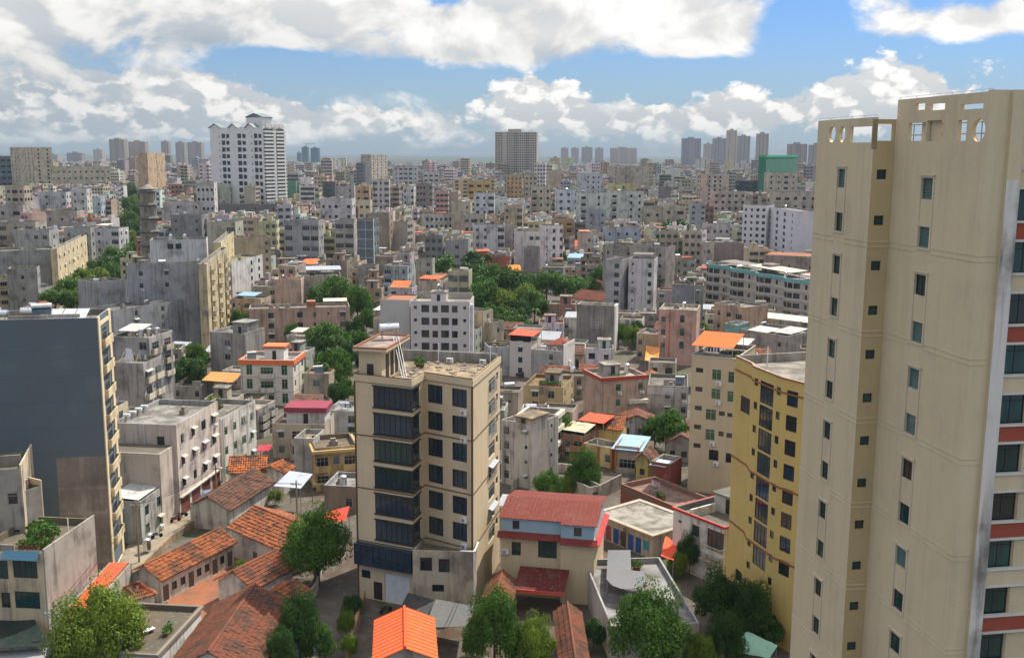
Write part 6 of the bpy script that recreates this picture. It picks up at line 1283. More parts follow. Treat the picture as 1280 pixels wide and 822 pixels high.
# skyline: label, left, right, top pixel, distance, depth, colour, columns
SK = [('grey brown slab, first of the tower cluster left of the white gabled tower', 136, 160, 174, 3300, 40, (.36, .31, .28), 'w.ww.w'), ('grey brown slab, second of the tower cluster left of the white gabled tower', 160, 187, 177, 3350, 40, (.37, .32, .29), 'ww.ww'), ('slim grey tower peeping behind the tan brown slab tower', 201, 213, 177, 3600, 30, (.34, .31, .29), 'www'),
      ('left one of two grey slabs just left of the white gabled tower', 219, 233, 178, 3500, 40, (.34, .32, .31), 'ww.w'), ('right one of two grey slabs just left of the white gabled tower', 234, 256, 178, 3450, 40, (.36, .33, .31), 'w.ww'), ('slim grey tower just right of the white gabled tower', 349, 356, 178, 3200, 25, (.33, .34, .36), 'ww'),
      ('low grey slab on the far left horizon before the sea', 83, 108, 191, 3600, 40, (.33, .31, .31), 'wwww'), ('small pale slab on the far left horizon', 116, 131, 187, 3900, 40, (.48, .45, .42), 'www'),
      ('teal netted tower under construction, slimmer of the two', 377, 386, 184, 4200, 30, (.07, .17, .19), 'ww'), ('blue netted tower under construction, wider of the two', 388, 400, 185, 4150, 35, (.06, .13, .21), 'www'), ('low blue grey tower left of the netted pair', 371, 377, 191, 4300, 30, (.10, .18, .24), 'w'),
      ('broad brown grey residential tower, tallest block of the centre skyline', 619, 673, 165, 1500, 26, (.52, .46, .40), 'ww.wwWwwWww'),
      ('first of four small grey slabs right of the centre tower', 702, 712, 185, 4800, 50, (.36, .34, .33), 'www'), ('second of four small grey slabs right of the centre tower', 715, 725, 185, 4800, 50, (.36, .34, .33), 'www'), ('third of four small grey slabs right of the centre tower', 728, 743, 184, 4700, 50, (.35, .33, .32), 'wwww'), ('fourth of four small grey slabs right of the centre tower', 745, 756, 185, 4800, 50, (.36, .34, .33), 'www'),
      ('wide pinkish slab on the skyline right of the four grey slabs', 764, 802, 185, 4300, 50, (.46, .38, .34), 'ww.ww.ww'), ('blue grey twin slab, left end of the right skyline cluster', 854, 881, 173, 3300, 40, (.29, .29, .34), 'ww..ww'), ('short beige slab inside the right skyline cluster', 881, 894, 180, 3400, 30, (.45, .40, .36), 'www'),
      ('blue grey slab before the slim beige tower on the right skyline', 893, 911, 173, 3200, 40, (.30, .30, .34), 'ww.w'), ('slim tall beige tower, highest of the right skyline cluster', 910, 924, 163, 2900, 28, (.48, .42, .36), 'w.w'), ('grey slab right of the slim tall beige tower', 924, 941, 170, 3100, 36, (.33, .31, .34), 'www'), ('lone brown grey tower left of the green netted tower', 948, 964, 167, 2700, 32, (.40, .35, .31), 'www'),
      ('stepped grey brown tower behind the green netted tower', 987, 1014, 180, 2500, 32, (.36, .31, .29), 'w.ww.w'), ('grey tower half hidden by the left edge of the tall beige tower', 1014, 1036, 181, 2300, 30, (.36, .33, .32), 'www'), ('pale slab low on the left skyline beside the sea', 58, 76, 193, 3300, 40, (.46, .44, .42), 'www'),
      ('white block cluster right of the blue grey twin slab', 872, 896, 199, 1900, 30, (.56, .54, .52), 'wWw'), ('pale block below the slim tall beige tower', 922, 944, 204, 1900, 30, (.55, .53, .50), 'WwW')]
for i, (lab, x0, x1, yt, Y, dep, c, sp) in enumerate(SK):
    t = D(x0, yt, Y); q = D(x1, yt, Y); W = q.x-t.x; rot = -.22 if x0 < 700 else .1; W *= .98 if Y < 1600 else .86
    s = Bld('tower_block', lab, 'tower block', (t.x, Y, 0), rot, [(0, 0), (W, 0), (W, dep*.5), (0, dep*.5)], t.z, max(8, int(t.z/3.3)), c, 'sk%d' % i, 'towers on the skyline', wall='clean_plaster', para=1.2); foot((t.x, Y, 0), rot, 0, 0, W, dep*.5, t.z)
    sp2 = ''.join(ch for ch in sp for _ in range(2)) if W > 40 else sp
    for e in ((0, sp2), (1, 'ww'), (3, 'ww')): s.cols(e[0], e[1], 'd', sc=1.35)
    s.finish(rec=.5); s.W, s.dep = W, dep*.5
    mb = MB(); mb.box(W*.3, dep*.12, t.z-1.1, W*.62, dep*.36, t.z+4.2); mb.build('lift_house', 'clean_plaster', s.root, c)
g = D(383, 185, 4200); r = thing('tower_crane', 'tower crane standing above the netted towers on the horizon', 'crane', (g.x, 4210, 0)); mb = MB(); mb.box(-1.2, -1.2, 0, 1.2, 1.2, g.z+15); mb.build('mast', 'dull_metal', r); mb = MB(); mb.box(-10, -1, g.z+15, 34, 1, g.z+17); mb.build('jib', 'dull_metal', r)
# ------------------------------------------------------------------ names for the many: each told apart by look and by its neighbours
LAND = []
for k, b in BL.items():
    if not isinstance(b, Bld) or k.startswith('sk'): continue
    W = getattr(b, 'W', 8); top = b.world(W/2, 0, b.z); px, py = proj(top); pb = proj(b.world(W/2, 0, 0))
    LAND.append((b.short, px, py, pb[1], top.y))
SHORTSET = set()
def unique(head, p, tails=('',), maxw=14):
    px, py = proj(p); L = sorted(LAND, key=lambda l: abs(l[1]-px)+1.6*min(abs(l[2]-py), abs(l[3]-py)))
    for l in L[:14]:
        for tail in tails:
            dx = px-l[1]; dy = p.y-l[4]
            rel = 'left of' if dx < -14 and abs(dx) > abs(dy)*.6 else 'right of' if dx > 14 and abs(dx) > abs(dy)*.6 else 'behind' if dy > 0 else 'in front of'
            s = f'{head}{" "+tail if tail else ""} {rel} {l[0]}'
            if len(s.split()) <= maxw and s not in SHORTSET: SHORTSET.add(s); return s
    return None
AVE = [G(*q) for q in ((88, 412), (116, 378), (146, 344), (162, 316), (169, 290), (172, 266), (171, 246), (168, 231), (165, 220))]
LANE = [G(*q) for q in ((150, 722), (172, 692), (205, 656), (240, 630), (266, 614), (290, 600))]
def seg_d(p, path):
    best = 1e9
    for a, b in zip(path, path[1:]):
        a2, b2 = Vector((a.x, a.y)), Vector((b.x, b.y)); d = b2-a2; t = max(0, min(1, (p-a2).dot(d)/d.length_squared)); best = min(best, (a2+d*t-p).length)
    return best
def inpoly(p, poly):
    c = False; n = len(poly)
    for i in range(n):
        a, b = poly[i], poly[i-1]
        if (a.y > p.y) != (b.y > p.y) and p.x < (b.x-a.x)*(p.y-a.y)/(b.y-a.y)+a.x: c = not c
    return c
CLEAR = [[G(*q) for q in ps] for ps in (((676, 370), (772, 370), (776, 404), (676, 404)), ((205, 740), (300, 686), (360, 690), (300, 740), (262, 800), (225, 800)), ((636, 580), (735, 575), (735, 616), (636, 630)), ((395, 745), (500, 745), (490, 830), (380, 830)), ((380, 640), (450, 640), (450, 735), (350, 735)),
         ((640, 745), (760, 752), (760, 840), (640, 840)), ((868, 705), (992, 762), (992, 840), (868, 840)), ((380, 402), (447, 402), (447, 492), (385, 492)), ((205, 455), (266, 455), (266, 494), (205, 494)), ((540, 338), (682, 338), (692, 416), (596, 416)), ((378, 372), (462, 372), (462, 420), (440, 420)), ((803, 525), (862, 525), (862, 572), (803, 572)), ((822, 288), (890, 288), (890, 315), (822, 315)))]
PROT_R = []
for k, b in BL.items():
    if not isinstance(b, Bld): continue
    W = getattr(b, 'W', 14); a, c = proj(b.world(0, 0, b.z)), proj(b.world(W, 0, b.z)); f = proj(b.world(W/2, 0, 0)); Y = b.root.location.y
    PROT_R.append((min(a[0], c[0]), max(a[0], c[0]), min(a[1], c[1]), f[1], Y))
def hits(cx, cy, hw, hd, mg=.8):
    r = math.hypot(hw, hd)+mg
    for (fx, fy, ux, uy, fw, fd, fz) in FOOT:
        dx, dy = cx-fx, cy-fy
        if abs(dx*ux+dy*uy) < fw+r and abs(-dx*uy+dy*ux) < fd+r*.92: return True
    return False
def allowed(px, wpx, Y, frac=.80):     # the highest a newcomer may stand without covering what the photo shows there
    lim = -1e9
    for (x0, x1, yt, yb, Yh) in PROT_R:
        if Yh > Y+1 and px+wpx/2 > x0 and px-wpx/2 < x1: lim = max(lim, yt+(yb-yt)*frac)
    return lim
def zmax(px, Y, lim):
    if lim < -1e8: return 99
    return D(px, lim, Y).z
PAL = [('white', (.66, .65, .62)), ('pale grey', (.46, .46, .45)), ('grey', (.34, .34, .33)), ('dark grey', (.22, .22, .22)), ('cream', (.54, .48, .36)), ('tan', (.44, .37, .28)), ('brown', (.28, .22, .17)), ('pinkish', (.47, .40, .33)), ('bluish grey', (.38, .42, .46)), ('ochre', (.46, .38, .25)), ('drab', (.33, .30, .26)), ('rust red', (.30, .14, .10))]
rnd = random.Random(11)
NUM = ['', 'one', 'two', 'three', 'four', 'five', 'six', 'seven', 'eight', 'nine']
cand = []; Y = 114.0
while Y < 700:
    lot = 6.9+max(0, Y-150)*.010; X = -.52*Y-8
    while X < .52*Y+8:
        cand.append((X+rnd.uniform(-1.2, 1.2), Y+rnd.uniform(-1.2, 1.2), lot)); X += lot*1.08
    Y += lot*1.08
rnd2 = random.Random(5); placed = []; cand.sort(key=lambda c: c[1])
for (x, y, lot) in cand:
    if len(placed) >= 290: break
    hw, hd = lot*rnd2.uniform(.33, .5), lot*rnd2.uniform(.33, .48); p2 = Vector((x, y))
    px, py = proj((x, y, 3))
    if px < -30 or px > 1030: continue
    if hits(x, y, hw, hd) or seg_d(p2, AVE) < 10 or seg_d(p2, LANE) < 5.5 or any(inpoly(p2, c) for c in CLEAR): continue
    lim = allowed(px, 2.2*hw/y*F, y); zm = zmax(px, y, lim)
    z = rnd2.choice([3.4, 3.6, 4, 6.6, 7, 7.2]) if y < 300 else rnd2.choice([3.8, 7, 7.2, 10, 10.4, 13, 13.4, 16])
    z = min(z, zm)
    if z < 3.0: continue
    placed.append((x, y, hw, hd, z))
    foot((x, y, 0), -.16, -hw, -hd, hw, hd, z)
WORD = {'tile': 'with brown tiled roof', 'tin': 'under a coloured sheet', 'flat': 'with bare flat roof', 'stair': 'with roof hut', 'tank': 'with roof tank'}
print('fill houses', len(placed), 'last Y', placed[-1][1])
for (x, y, hw, hd, z) in placed:
    fl = max(1, round(z/3.3)); i = rnd.choices(range(12), [10, 9, 12, 6, 8, 9, 8, 5, 4, 5, 3, 3])[0]; cn, c = PAL[i]; c = tuple(v*rnd.uniform(.88, 1.1) for v in c)
    kind = rnd.choice(['tile', 'tile', 'tile', 'flat', 'tin'] if fl == 1 else ['flat', 'tank', 'stair', 'tank', 'stair', 'tin', 'tank'])
    tinc = None
    if kind == 'tin': tn, tinc = rnd.choice([('an orange', (.72, .16, .05)), ('a grey', (.36, .38, .40)), ('a red', (.5, .08, .05)), ('a rusty', (.34, .16, .09)), ('a buff', (.56, .50, .42)), ('a blue', (.25, .40, .55)), ('a grey', (.36, .38, .40))])
    p = Vector((x, y, z)); head = f'{cn} {NUM[fl]} storey house'
    tails = (f'under {tn} sheet',) if kind == 'tin' else (WORD[kind],) 
    lab = unique(head, p, tails+(tails[0].replace('with', 'topped with').replace('under', 'covered by'),), 15)
    if not lab: print('nolabel', head); continue
    rz = -.16+rnd.uniform(-.1, .1)+(rnd.choice([0, 0, 0, pi/2]) if abs(hw-hd) < .6 else 0)
    rz0 = -.16+rnd.uniform(-.1, .1); M = Matrix.Rotation(rz0, 3, 'Z'); o = M @ Vector((-hw, -hd, 0)); loc = (x+o.x, y+o.y, 0); W, dep = 2*hw, 2*hd
    if kind == 'tile':
        r = thing('tiled_house', lab, 'house', loc, rz0, 'small houses between the bigger blocks'); mb = MB(); ze = min(z, 3.6); rh = rnd.uniform(1.2, 1.9)
        ax = rnd.random() < .6
        if ax: S = [((-.3, -.4, ze), (W+.3, -.4, ze), (W+.3, dep/2, ze+rh), (-.3, dep/2, ze+rh)), ((W+.3, dep+.4, ze), (-.3, dep+.4, ze), (-.3, dep/2, ze+rh), (W+.3, dep/2, ze+rh))]; gb = [[(0, dep, ze), (0, 0, ze), (0, dep/2, ze+rh-.15)], [(W, 0, ze), (W, dep, ze), (W, dep/2, ze+rh-.15)]]
        else: S = [((-.4, dep+.3, ze), (-.4, -.3, ze), (W/2, -.3, ze+rh), (W/2, dep+.3, ze+rh)), ((W+.4, -.3, ze), (W+.4, dep+.3, ze), (W/2, dep+.3, ze+rh), (W/2, -.3, ze+rh))]; gb = [[(0, 0, ze), (W, 0, ze), (W/2, 0, ze+rh-.15)], [(W, dep, ze), (0, dep, ze), (W/2, dep, ze+rh-.15)]]
        rects = [(W*.2-.45, .05, W*.2+.45, 2.1), (W*.62-.5, .9, W*.62+.5, 2.0)] if W > 4 else []
        facade(mb, (0, 0), (W, 0), 0, ze, rects, .15)
        for a, b in (((W, 0), (W, dep)), ((W, dep), (0, dep)), ((0, dep), (0, 0))): mb.poly([(*a, 0), (*b, 0), (*b, ze), (*a, ze)])
        for q in gb: mb.poly(q)
        mb.build('wall', 'old_plaster', r, c)
        for q in rects: link('window' if q[1] > .5 else 'door', win_mesh(q[2]-q[0]-.02, q[3]-q[1]-.02, 'd', True)[0], r, None, ((q[0]+q[2])/2, .10, q[1]+.01))
        mb = MB()
        for q in S:
            mb.slab(q, .08)
            if y < 420: tile_slope(mb, *[Vector(v)+Vector((0, 0, .012)) for v in q], step=.34, rnd=rnd, amp=.06, courses=6)
        mb.build('roof', 'clay_tile', r, rnd.choice([(.26, .10, .06), (.20, .10, .07), (.32, .11, .05), (.17, .11, .085), (.40, .14, .05)]))
        continue
    b = Bld('house', lab, 'house', loc, rz0, [(0, 0), (W, 0), (W, dep), (0, dep)], z, fl, c, lab, 'small houses between the bigger blocks', rnd.choice(['plaster', 'old_plaster', 'old_plaster']), .6, rnd.choice([(.30, .29, .27), (.24, .22, .19), (.36, .35, .33), (.2, .17, .13), (.3, .2, .15)])); b.W, b.dep = W, dep
    n = max(1, int(W/2.8)); pool = 'wWw.sBW'
    b.cols(0, ''.join(rnd.choice(pool) for _ in range(n)), rnd.choice('aadwg'), awn=.15, ac=.12, cage=.15, balc=dict(dep=.7)); m = max(1, int(dep/3)); sp = ''.join(rnd.choice('w.sW') for _ in range(m)); b.cols(1, sp, 'a'); b.cols(3, sp, 'a')
    b.finish()
    if kind == 'tin': b.shed(W*rnd.uniform(0, .2), .2, W*rnd.uniform(.7, 1), dep*rnd.uniform(.6, .98), rnd.uniform(.3, 2), rnd.uniform(1.2, 2.4), tinc)
    elif kind == 'stair': q = rnd.uniform(.1, .5); b.stair(W*q, dep*.4, W*q+W*.42, dep*.92, rnd.uniform(2.2, 2.8), c=tuple(v*rnd.uniform(.85, 1.1) for v in c))
    elif kind == 'tank':
        k = rnd.choice(['tank', 'tank', 'solar', 'upright']); tl = f"steel tank atop the {lab.replace(' with roof tank', '').replace(' topped with roof tank', '')}" if k != 'solar' else f"solar heater atop the {lab.replace(' with roof tank', '').replace(' topped with roof tank', '')}"
        if len(tl.split()) <= 16 and tl not in LABELS: place(k, tl, b.world(W*rnd.uniform(.3, .7), dep*rnd.uniform(.3, .7), b.top), rz0+rnd.choice([0, pi/2, .5]), rnd.uniform(1.0, 1.25))
# small works on the bare roofs: pot rows, low pens, pipes, washing lines
def dress(b):
    rr = random.Random(sum(map(ord, b.short))); W, d = b.W, b.dep; z = b.top+.003
    if W < 4 or d < 4: return
    if b.dist < 300:
        for e in (0, 1, 3):
            if not b.vis(e) or rr.random() < .35: continue
            p, q_ = b.edge(e); d_, n_ = Pn(p, q_); L = (Vector(q_)-Vector(p)).length; u = L*rr.choice([.03, .97, .5]); 
            if any(r[0]-.1 < u < r[2]+.1 for r in b.rects.get(e, [])): continue
            c_ = Vector(p)+d_*u+n_*.1; mb = MB(); mb.tube((c_.x, c_.y, .01), (c_.x, c_.y, b.z-.1), .055, 6); mb.build('drain_pipe', rr.choice(['white_plastic', 'dull_metal']), b.root)
    for k in range(rr.choice([1, 2, 2, 3])):
        q = rr.random(); x, y = rr.uniform(.15, .6)*W, rr.uniform(.12, .75)*d
        if q < .3:
            mb = MB(); n = rr.randint(3, 6)
            for i in range(n):
                cx = x+i*.62; mb.box(cx-.2, y-.2, z, cx+.2, y+.2, z+.36, 1)
                for j in range(26): p = Vector((cx+rr.uniform(-.35, .35), y+rr.uniform(-.35, .35), z+rr.uniform(.35, 1.0))); u = Vector((rr.uniform(-1, 1), rr.uniform(-1, 1), rr.uniform(-.5, 1)))*.17; v = u.orthogonal()*.6; mb.poly([p-u, p-v, p+u, p+v])
            mb.build('pot_row', ['leaf', 'rust'], b.root)
        elif q < .55: b.boxpart('low_wall', x, y, z, x+W*.3, y+.16, z+rr.uniform(.6, 1.3), 'old_plaster', (.36, .34, .31))
        elif q < .75:
            mb = MB(); mb.box(x, y, z, x+1.4, y+.9, z+.7); mb.box(x+.25, y+.15, z+.701, x+1.1, y+.7, z+1.2); mb.build('lumber', 'junk', b.root)
        elif q < .9:
            mb = MB(); mb.tube((x, y, z), (x, y, z+1.9), .03, 5); mb.tube((x+2.2, y, z), (x+2.2, y, z+1.9), .03, 5); mb.tube((x, y, z+1.85), (x+2.2, y, z+1.85), .02, 4)
            o = mb.build('washing_line', 'dull_metal', b.root)
            for i in range(4): mb = MB(); cx = x+.2+i*.5; mb.box(cx, y-.01, z+1.0, cx+.38, y+.01, z+1.84); mb.build('laundry', 'paint', o, rr.choice([(.6, .6, .62), (.45, .08, .08), (.1, .2, .42), (.5, .45, .2), (.55, .3, .4)]))
        else: mb = MB(); mb.tube((x, y, z), (x, y, z+1.5), .07, 6); mb.build('vent_pipe', 'white_plastic', b.root)
for b in list(BL.values()):
    if isinstance(b, Bld) and getattr(b, 'W', 0) and b.dist < 430 and not b.short.startswith('sk') and b.para > .25 and not getattr(b, 'nodress', False): dress(b)
# ------------------------------------------------------------------ the rest of the city: thousands of blocks that read as one mass
def carpet():
    mb = MB(); rr = random.Random(23); Y = 120.0; cnt = 0; cells = {}
    for f in FOOT:
        r = math.hypot(f[4], f[5])
        for gx in range(int((f[0]-r-30)//60), int((f[0]+r+30)//60)+1):
            for gy in range(int((f[1]-r-30)//60), int((f[1]+r+30)//60)+1): cells.setdefault((gx, gy), []).append(f)
    def clash(cx, cy, hw, hd):
        r = math.hypot(hw, hd)*.86
        for (fx, fy, ux, uy, fw, fd, fz) in cells.get((int(cx//60), int(cy//60)), ()):
            dx, dy = cx-fx, cy-fy
            if abs(dx*ux+dy*uy) < fw+r and abs(-dx*uy+dy*ux) < fd+r: return True
        return False
    cols_ = [c for _, c in PAL]; wts = [15, 10, 8, 2.5, 11, 9, 4, 5, 2.5, 5, 2, 1.5]; dark = (.055, .06, .065); dk2 = (.10, .105, .11)
    while Y < 4900:
        lot = 8.6+max(0, Y-330)*.0056; X = -.78*Y-20
        patch = rr.uniform(-.25, .05)
        while X < .74*Y+20:
            x, y = X+rr.uniform(-.22, .22)*lot, Y+rr.uniform(-.22, .22)*lot; X += lot*rr.uniform(1.02, 1.3)
            patch += rr.uniform(-.06, .06); patch = max(-.5, min(.3, patch))
            hw, hd = lot*rr.uniform(.36, .52), lot*rr.uniform(.33, .5); p2 = Vector((x, y))
            if y < 1500 and (seg_d(p2, AVE) < 11+lot*.3): continue
            if abs(x) < .53*y+6 and y < 330: continue
            if abs(x) < 60 and y < 160: continue
            if clash(x, y, hw, hd) or (y < 500 and any(inpoly(p2, c) for c in CLEAR)): continue
            if rr.random() < (.03 if y < 900 else .06): continue
            px, py = proj((x, y, 0)); wpx = 2*hw/y*F
            if px > 1050 and x < .53*y: continue
            u = rr.random(); h = rr.uniform(6, 14) if u < .38 else rr.uniform(13, 23) if u < .86 else rr.uniform(22, 31) if u < .985 or y < 900 or y > 2600 else rr.uniform(31, 46)
            h *= 1.0 if y < 2000 else max(.45, 1-(y-2000)/3600)
            lim = allowed(px, wpx, y, .62 if y > 520 else .75); h = min(h, zmax(px, y, lim))
            if h < 3: continue
            cnt += 1
            c0 = rr.choices(cols_, wts)[0]; c = tuple(min(.8, v*rr.uniform(.85, 1.12)) for v in c0); a = patch+rr.uniform(-.06, .06); ca, sa = cos(a), sin(a)
            T = lambda u_, v_, z: (x+u_*ca-v_*sa, y+u_*sa+v_*ca, z)
            def bx(x0, y0, z0, x1, y1, z1, col, top=None):
                mb.cur = col
                P = [(x0, y0), (x1, y0), (x1, y1), (x0, y1)]
                for i in (0, 1, 3):
                    p, q = P[i], P[(i+1) % 4]; mb.poly([T(*p, z0), T(*q, z0), T(*q, z1), T(*p, z1)])
                mb.cur = top or col; mb.poly([T(*p, z1) for p in P])
            roof = rr.choice([(.22, .21, .19), (.17, .16, .145), (.27, .26, .24), (.24, .18, .14), (.14, .13, .115), (.34, .33, .31)])
            par = .7; bx(-hw, -hd, 0, hw, hd, h, c, roof)
            if y < 1300:                   # parapet
                for (x0, y0, x1, y1) in ((-hw-.02, -hd-.02, hw+.02, -hd+.2), (hw-.2, -hd+.2, hw+.02, hd), (-hw-.02, -hd+.2, -hw+.2, hd), (-hw+.2, hd-.2, hw-.2, hd)): bx(x0, y0, h-.3, x1, y1, h+par, c)
            nf = max(1, int(h/3.2)); fh = h/nf
            def wins(axis, L, sgn):
                sty = rr.random(); n = max(1, int(L/(2.5 if sty < .7 else 3.4))); skip = rr.random()*.25; mb.cur = dark if rr.random() < .7 else dk2
                if rr.random() < .14: return
                cw = L/n; e = .05+y*.00004
                ww = cw*(.30 if sty < .45 else .42)
                band = sty > .88
                for k in range(nf):
                    z0, z1 = k*fh+fh*.30, k*fh+fh*(.74 if sty < .8 else .82)
                    if band:
                        if axis == 0: mb.poly([T(-L/2+.6, -hd-e, z0), T(L/2-.6, -hd-e, z0), T(L/2-.6, -hd-e, z1), T(-L/2+.6, -hd-e, z1)])
                        else: mb.poly([T(sgn*(hw+e), -L/2+.6, z0), T(sgn*(hw+e), L/2-.6, z0), T(sgn*(hw+e), L/2-.6, z1), T(sgn*(hw+e), -L/2+.6, z1)])
                        continue
                    for j in range(n):
                        if (j*37+int(skip*100)) % 5 == 0 and skip > .1: continue
                        m = -L/2+(j+.5)*cw
                        if axis == 0: mb.poly([T(m-ww, -hd-e, z0), T(m+ww, -hd-e, z0), T(m+ww, -hd-e, z1), T(m-ww, -hd-e, z1)])
                        else: mb.poly([T(sgn*(hw+e), m-ww, z0), T(sgn*(hw+e), m+ww, z0), T(sgn*(hw+e), m+ww, z1), T(sgn*(hw+e), m-ww, z1)])
            if y < 2600 or rr.random() < .6:
                wins(0, 2*hw, 0); sd_ = 1 if x < .25*y else -1
                wins(1, 2*hd, sd_)
            # what stands on the roof
            q = rr.random(); k = max(1.0, y/900)
            if q < .55:
                w_ = hw*rr.uniform(.3, .6); sx = rr.uniform(-hw*.4, hw*.4); sy = rr.uniform(-hd*.1, hd*.4); bx(sx-w_/2, sy-hd*.3, h, sx+w_/2, sy+hd*.35, h+rr.uniform(2.2, 3.2), tuple(v*rr.uniform(.9, 1.15) for v in c), roof)
            if q > .86:
                tc_ = rr.choice([(.66, .16, .06), (.60, .09, .06), (.30, .36, .42), (.5, .47, .43), (.42, .2, .1), (.40, .42, .43), (.33, .14, .09)]); s0 = rr.uniform(.5, .95)
                bx(-hw*s0, -hd*.6, h+2.0, hw*s0*.7, hd*.8, h+2.25, tc_)
            if y < 1200:
                for t in range(rr.choice([1, 2, 3])):
                    jx, jy = rr.uniform(-hw*.8, hw*.6), rr.uniform(-hd*.8, hd*.6); jw = rr.uniform(.6, 2.2); bx(jx, jy, h, jx+jw, jy+rr.uniform(.5, 1.8), h+rr.uniform(.5, 1.7), rr.choice([(.1, .095, .09), (.24, .14, .09), (.45, .44, .42), (.3, .27, .22), (.18, .17, .16), (.1, .14, .06)]))
            for t in range(rr.choice([0, 1, 1, 2])):
                tx, ty = rr.uniform(-hw*.7, hw*.7), rr.uniform(-hd*.8, hd*.5); s_ = .55*min(k, 2.2); bx(tx-s_*1.5, ty-s_*.7, h+.8, tx+s_*1.5, ty+s_*.7, h+.8+s_*1.3, (.78, .78, .78))
        Y += lot*rr.uniform(.98, 1.25)
    mb.cur = None
    o = mb.build('city_blocks', 'city_wall'); o['kind'] = 'stuff'; o['label'] = 'far reaching mass of flat roofed city blocks up to the horizon'
    print('carpet', cnt, len(mb.f))
carpet()
# ------------------------------------------------------------------ trees
CROWN = {}
def crown(seed, n, leaf, lobes, flat=1.0):
    k = (seed, n)
    if k in CROWN: return CROWN[k]
    rd = random.Random(seed); mb = MB(); C_ = []
    for i in range(lobes):
        a, e = rd.random()*2*pi, math.asin(rd.uniform(-.55, 1)); r = rd.uniform(.4, .9); C_.append((Vector((cos(a)*cos(e)*r*.74, sin(a)*cos(e)*r*.74, .5+sin(e)*r*.50)), rd.uniform(.13, .27)))
    for i in range(n):
        c, r = C_[rd.randrange(lobes)]; z = rd.uniform(-.75, 1); a = rd.random()*2*pi; q = math.sqrt(max(0, 1-z*z)); d = Vector((cos(a)*q, sin(a)*q, z)); p = c+Vector((d.x, d.y, d.z*.85))*r*rd.uniform(.72, 1.08)
        nrm = (d+Vector((rd.uniform(-.8, .8), rd.uniform(-.8, .8), rd.uniform(-.3, .9)))).normalized(); u = nrm.orthogonal().normalized(); u.rotate(Matrix.Rotation(rd.random()*6.28, 3, nrm)); v = nrm.cross(u); s_ = leaf*rd.uniform(.6, 1.3)
        mb.poly([p-u*s_, p-v*s_*.55+nrm*s_*.15, p+u*s_, p+v*s_*.55+nrm*s_*.15])
    CROWN[k] = mb; return mb
def trunk_mb(seed):
    rd = random.Random(seed); mb = MB(); mb.tube((0, 0, 0), (0, 0, .42), .035, 8, r2=.024)
    for i in range(6): a = i*1.05+rd.random(); mb.tube((0, 0, .3+.03*i), (cos(a)*.3, sin(a)*.3, .6+rd.random()*.2), .016, 5, r2=.005)
    return mb
TM = {}
def tree(px, yt, wpx, yb, m='leaf', label=None, group=None, lod=None, head=None):
    g = G(px, yb); Y = g.y; t = D(px, yt, Y); hgt = max(2.5, t.z); w_ = wpx/F*math.hypot(Y, H)*.5*1.12
    lod = lod or ('hi' if Y < 175 else 'mid' if Y < 420 else 'lo'); n, lf, lb = dict(hi=(17000, .023, 62), mid=(5200, .042, 36), lo=(1300, .08, 18))[lod]
    sd_ = int(px*3+yt) % 3+1
    k = (sd_, lod, m)
    if k not in TM: TM[k] = (crown(sd_, n, lf, lb).mesh('crown', m), trunk_mb(sd_).mesh('trunk', 'bark'))
    p = Vector((g.x, g.y, hgt))
    if not label:
        hd = head or ('%s %s tree' % ('large' if wpx > 60 else 'small' if wpx < 34 else 'leafy', {'leaf': 'green', 'leaf_light': 'yellow green', 'leaf_dark': 'dark green'}[m]))
        label = unique(hd, p, ('', 'standing'), 14) or hd+' in the old quarter'
    r = thing('tree', label, 'tree', (g.x, g.y, 0), (px*1.7) % 6.28, group or 'trees among the houses')
    c = link('crown', TM[k][0], r); c.scale = (w_*1.05, w_*1.05, hgt*.96); c.location = (0, 0, hgt*.04 if hgt < 9 else hgt*.08)
    tk = link('trunk', TM[k][1], r); tk.scale = (w_*1.1, w_*1.1, hgt)
    return r
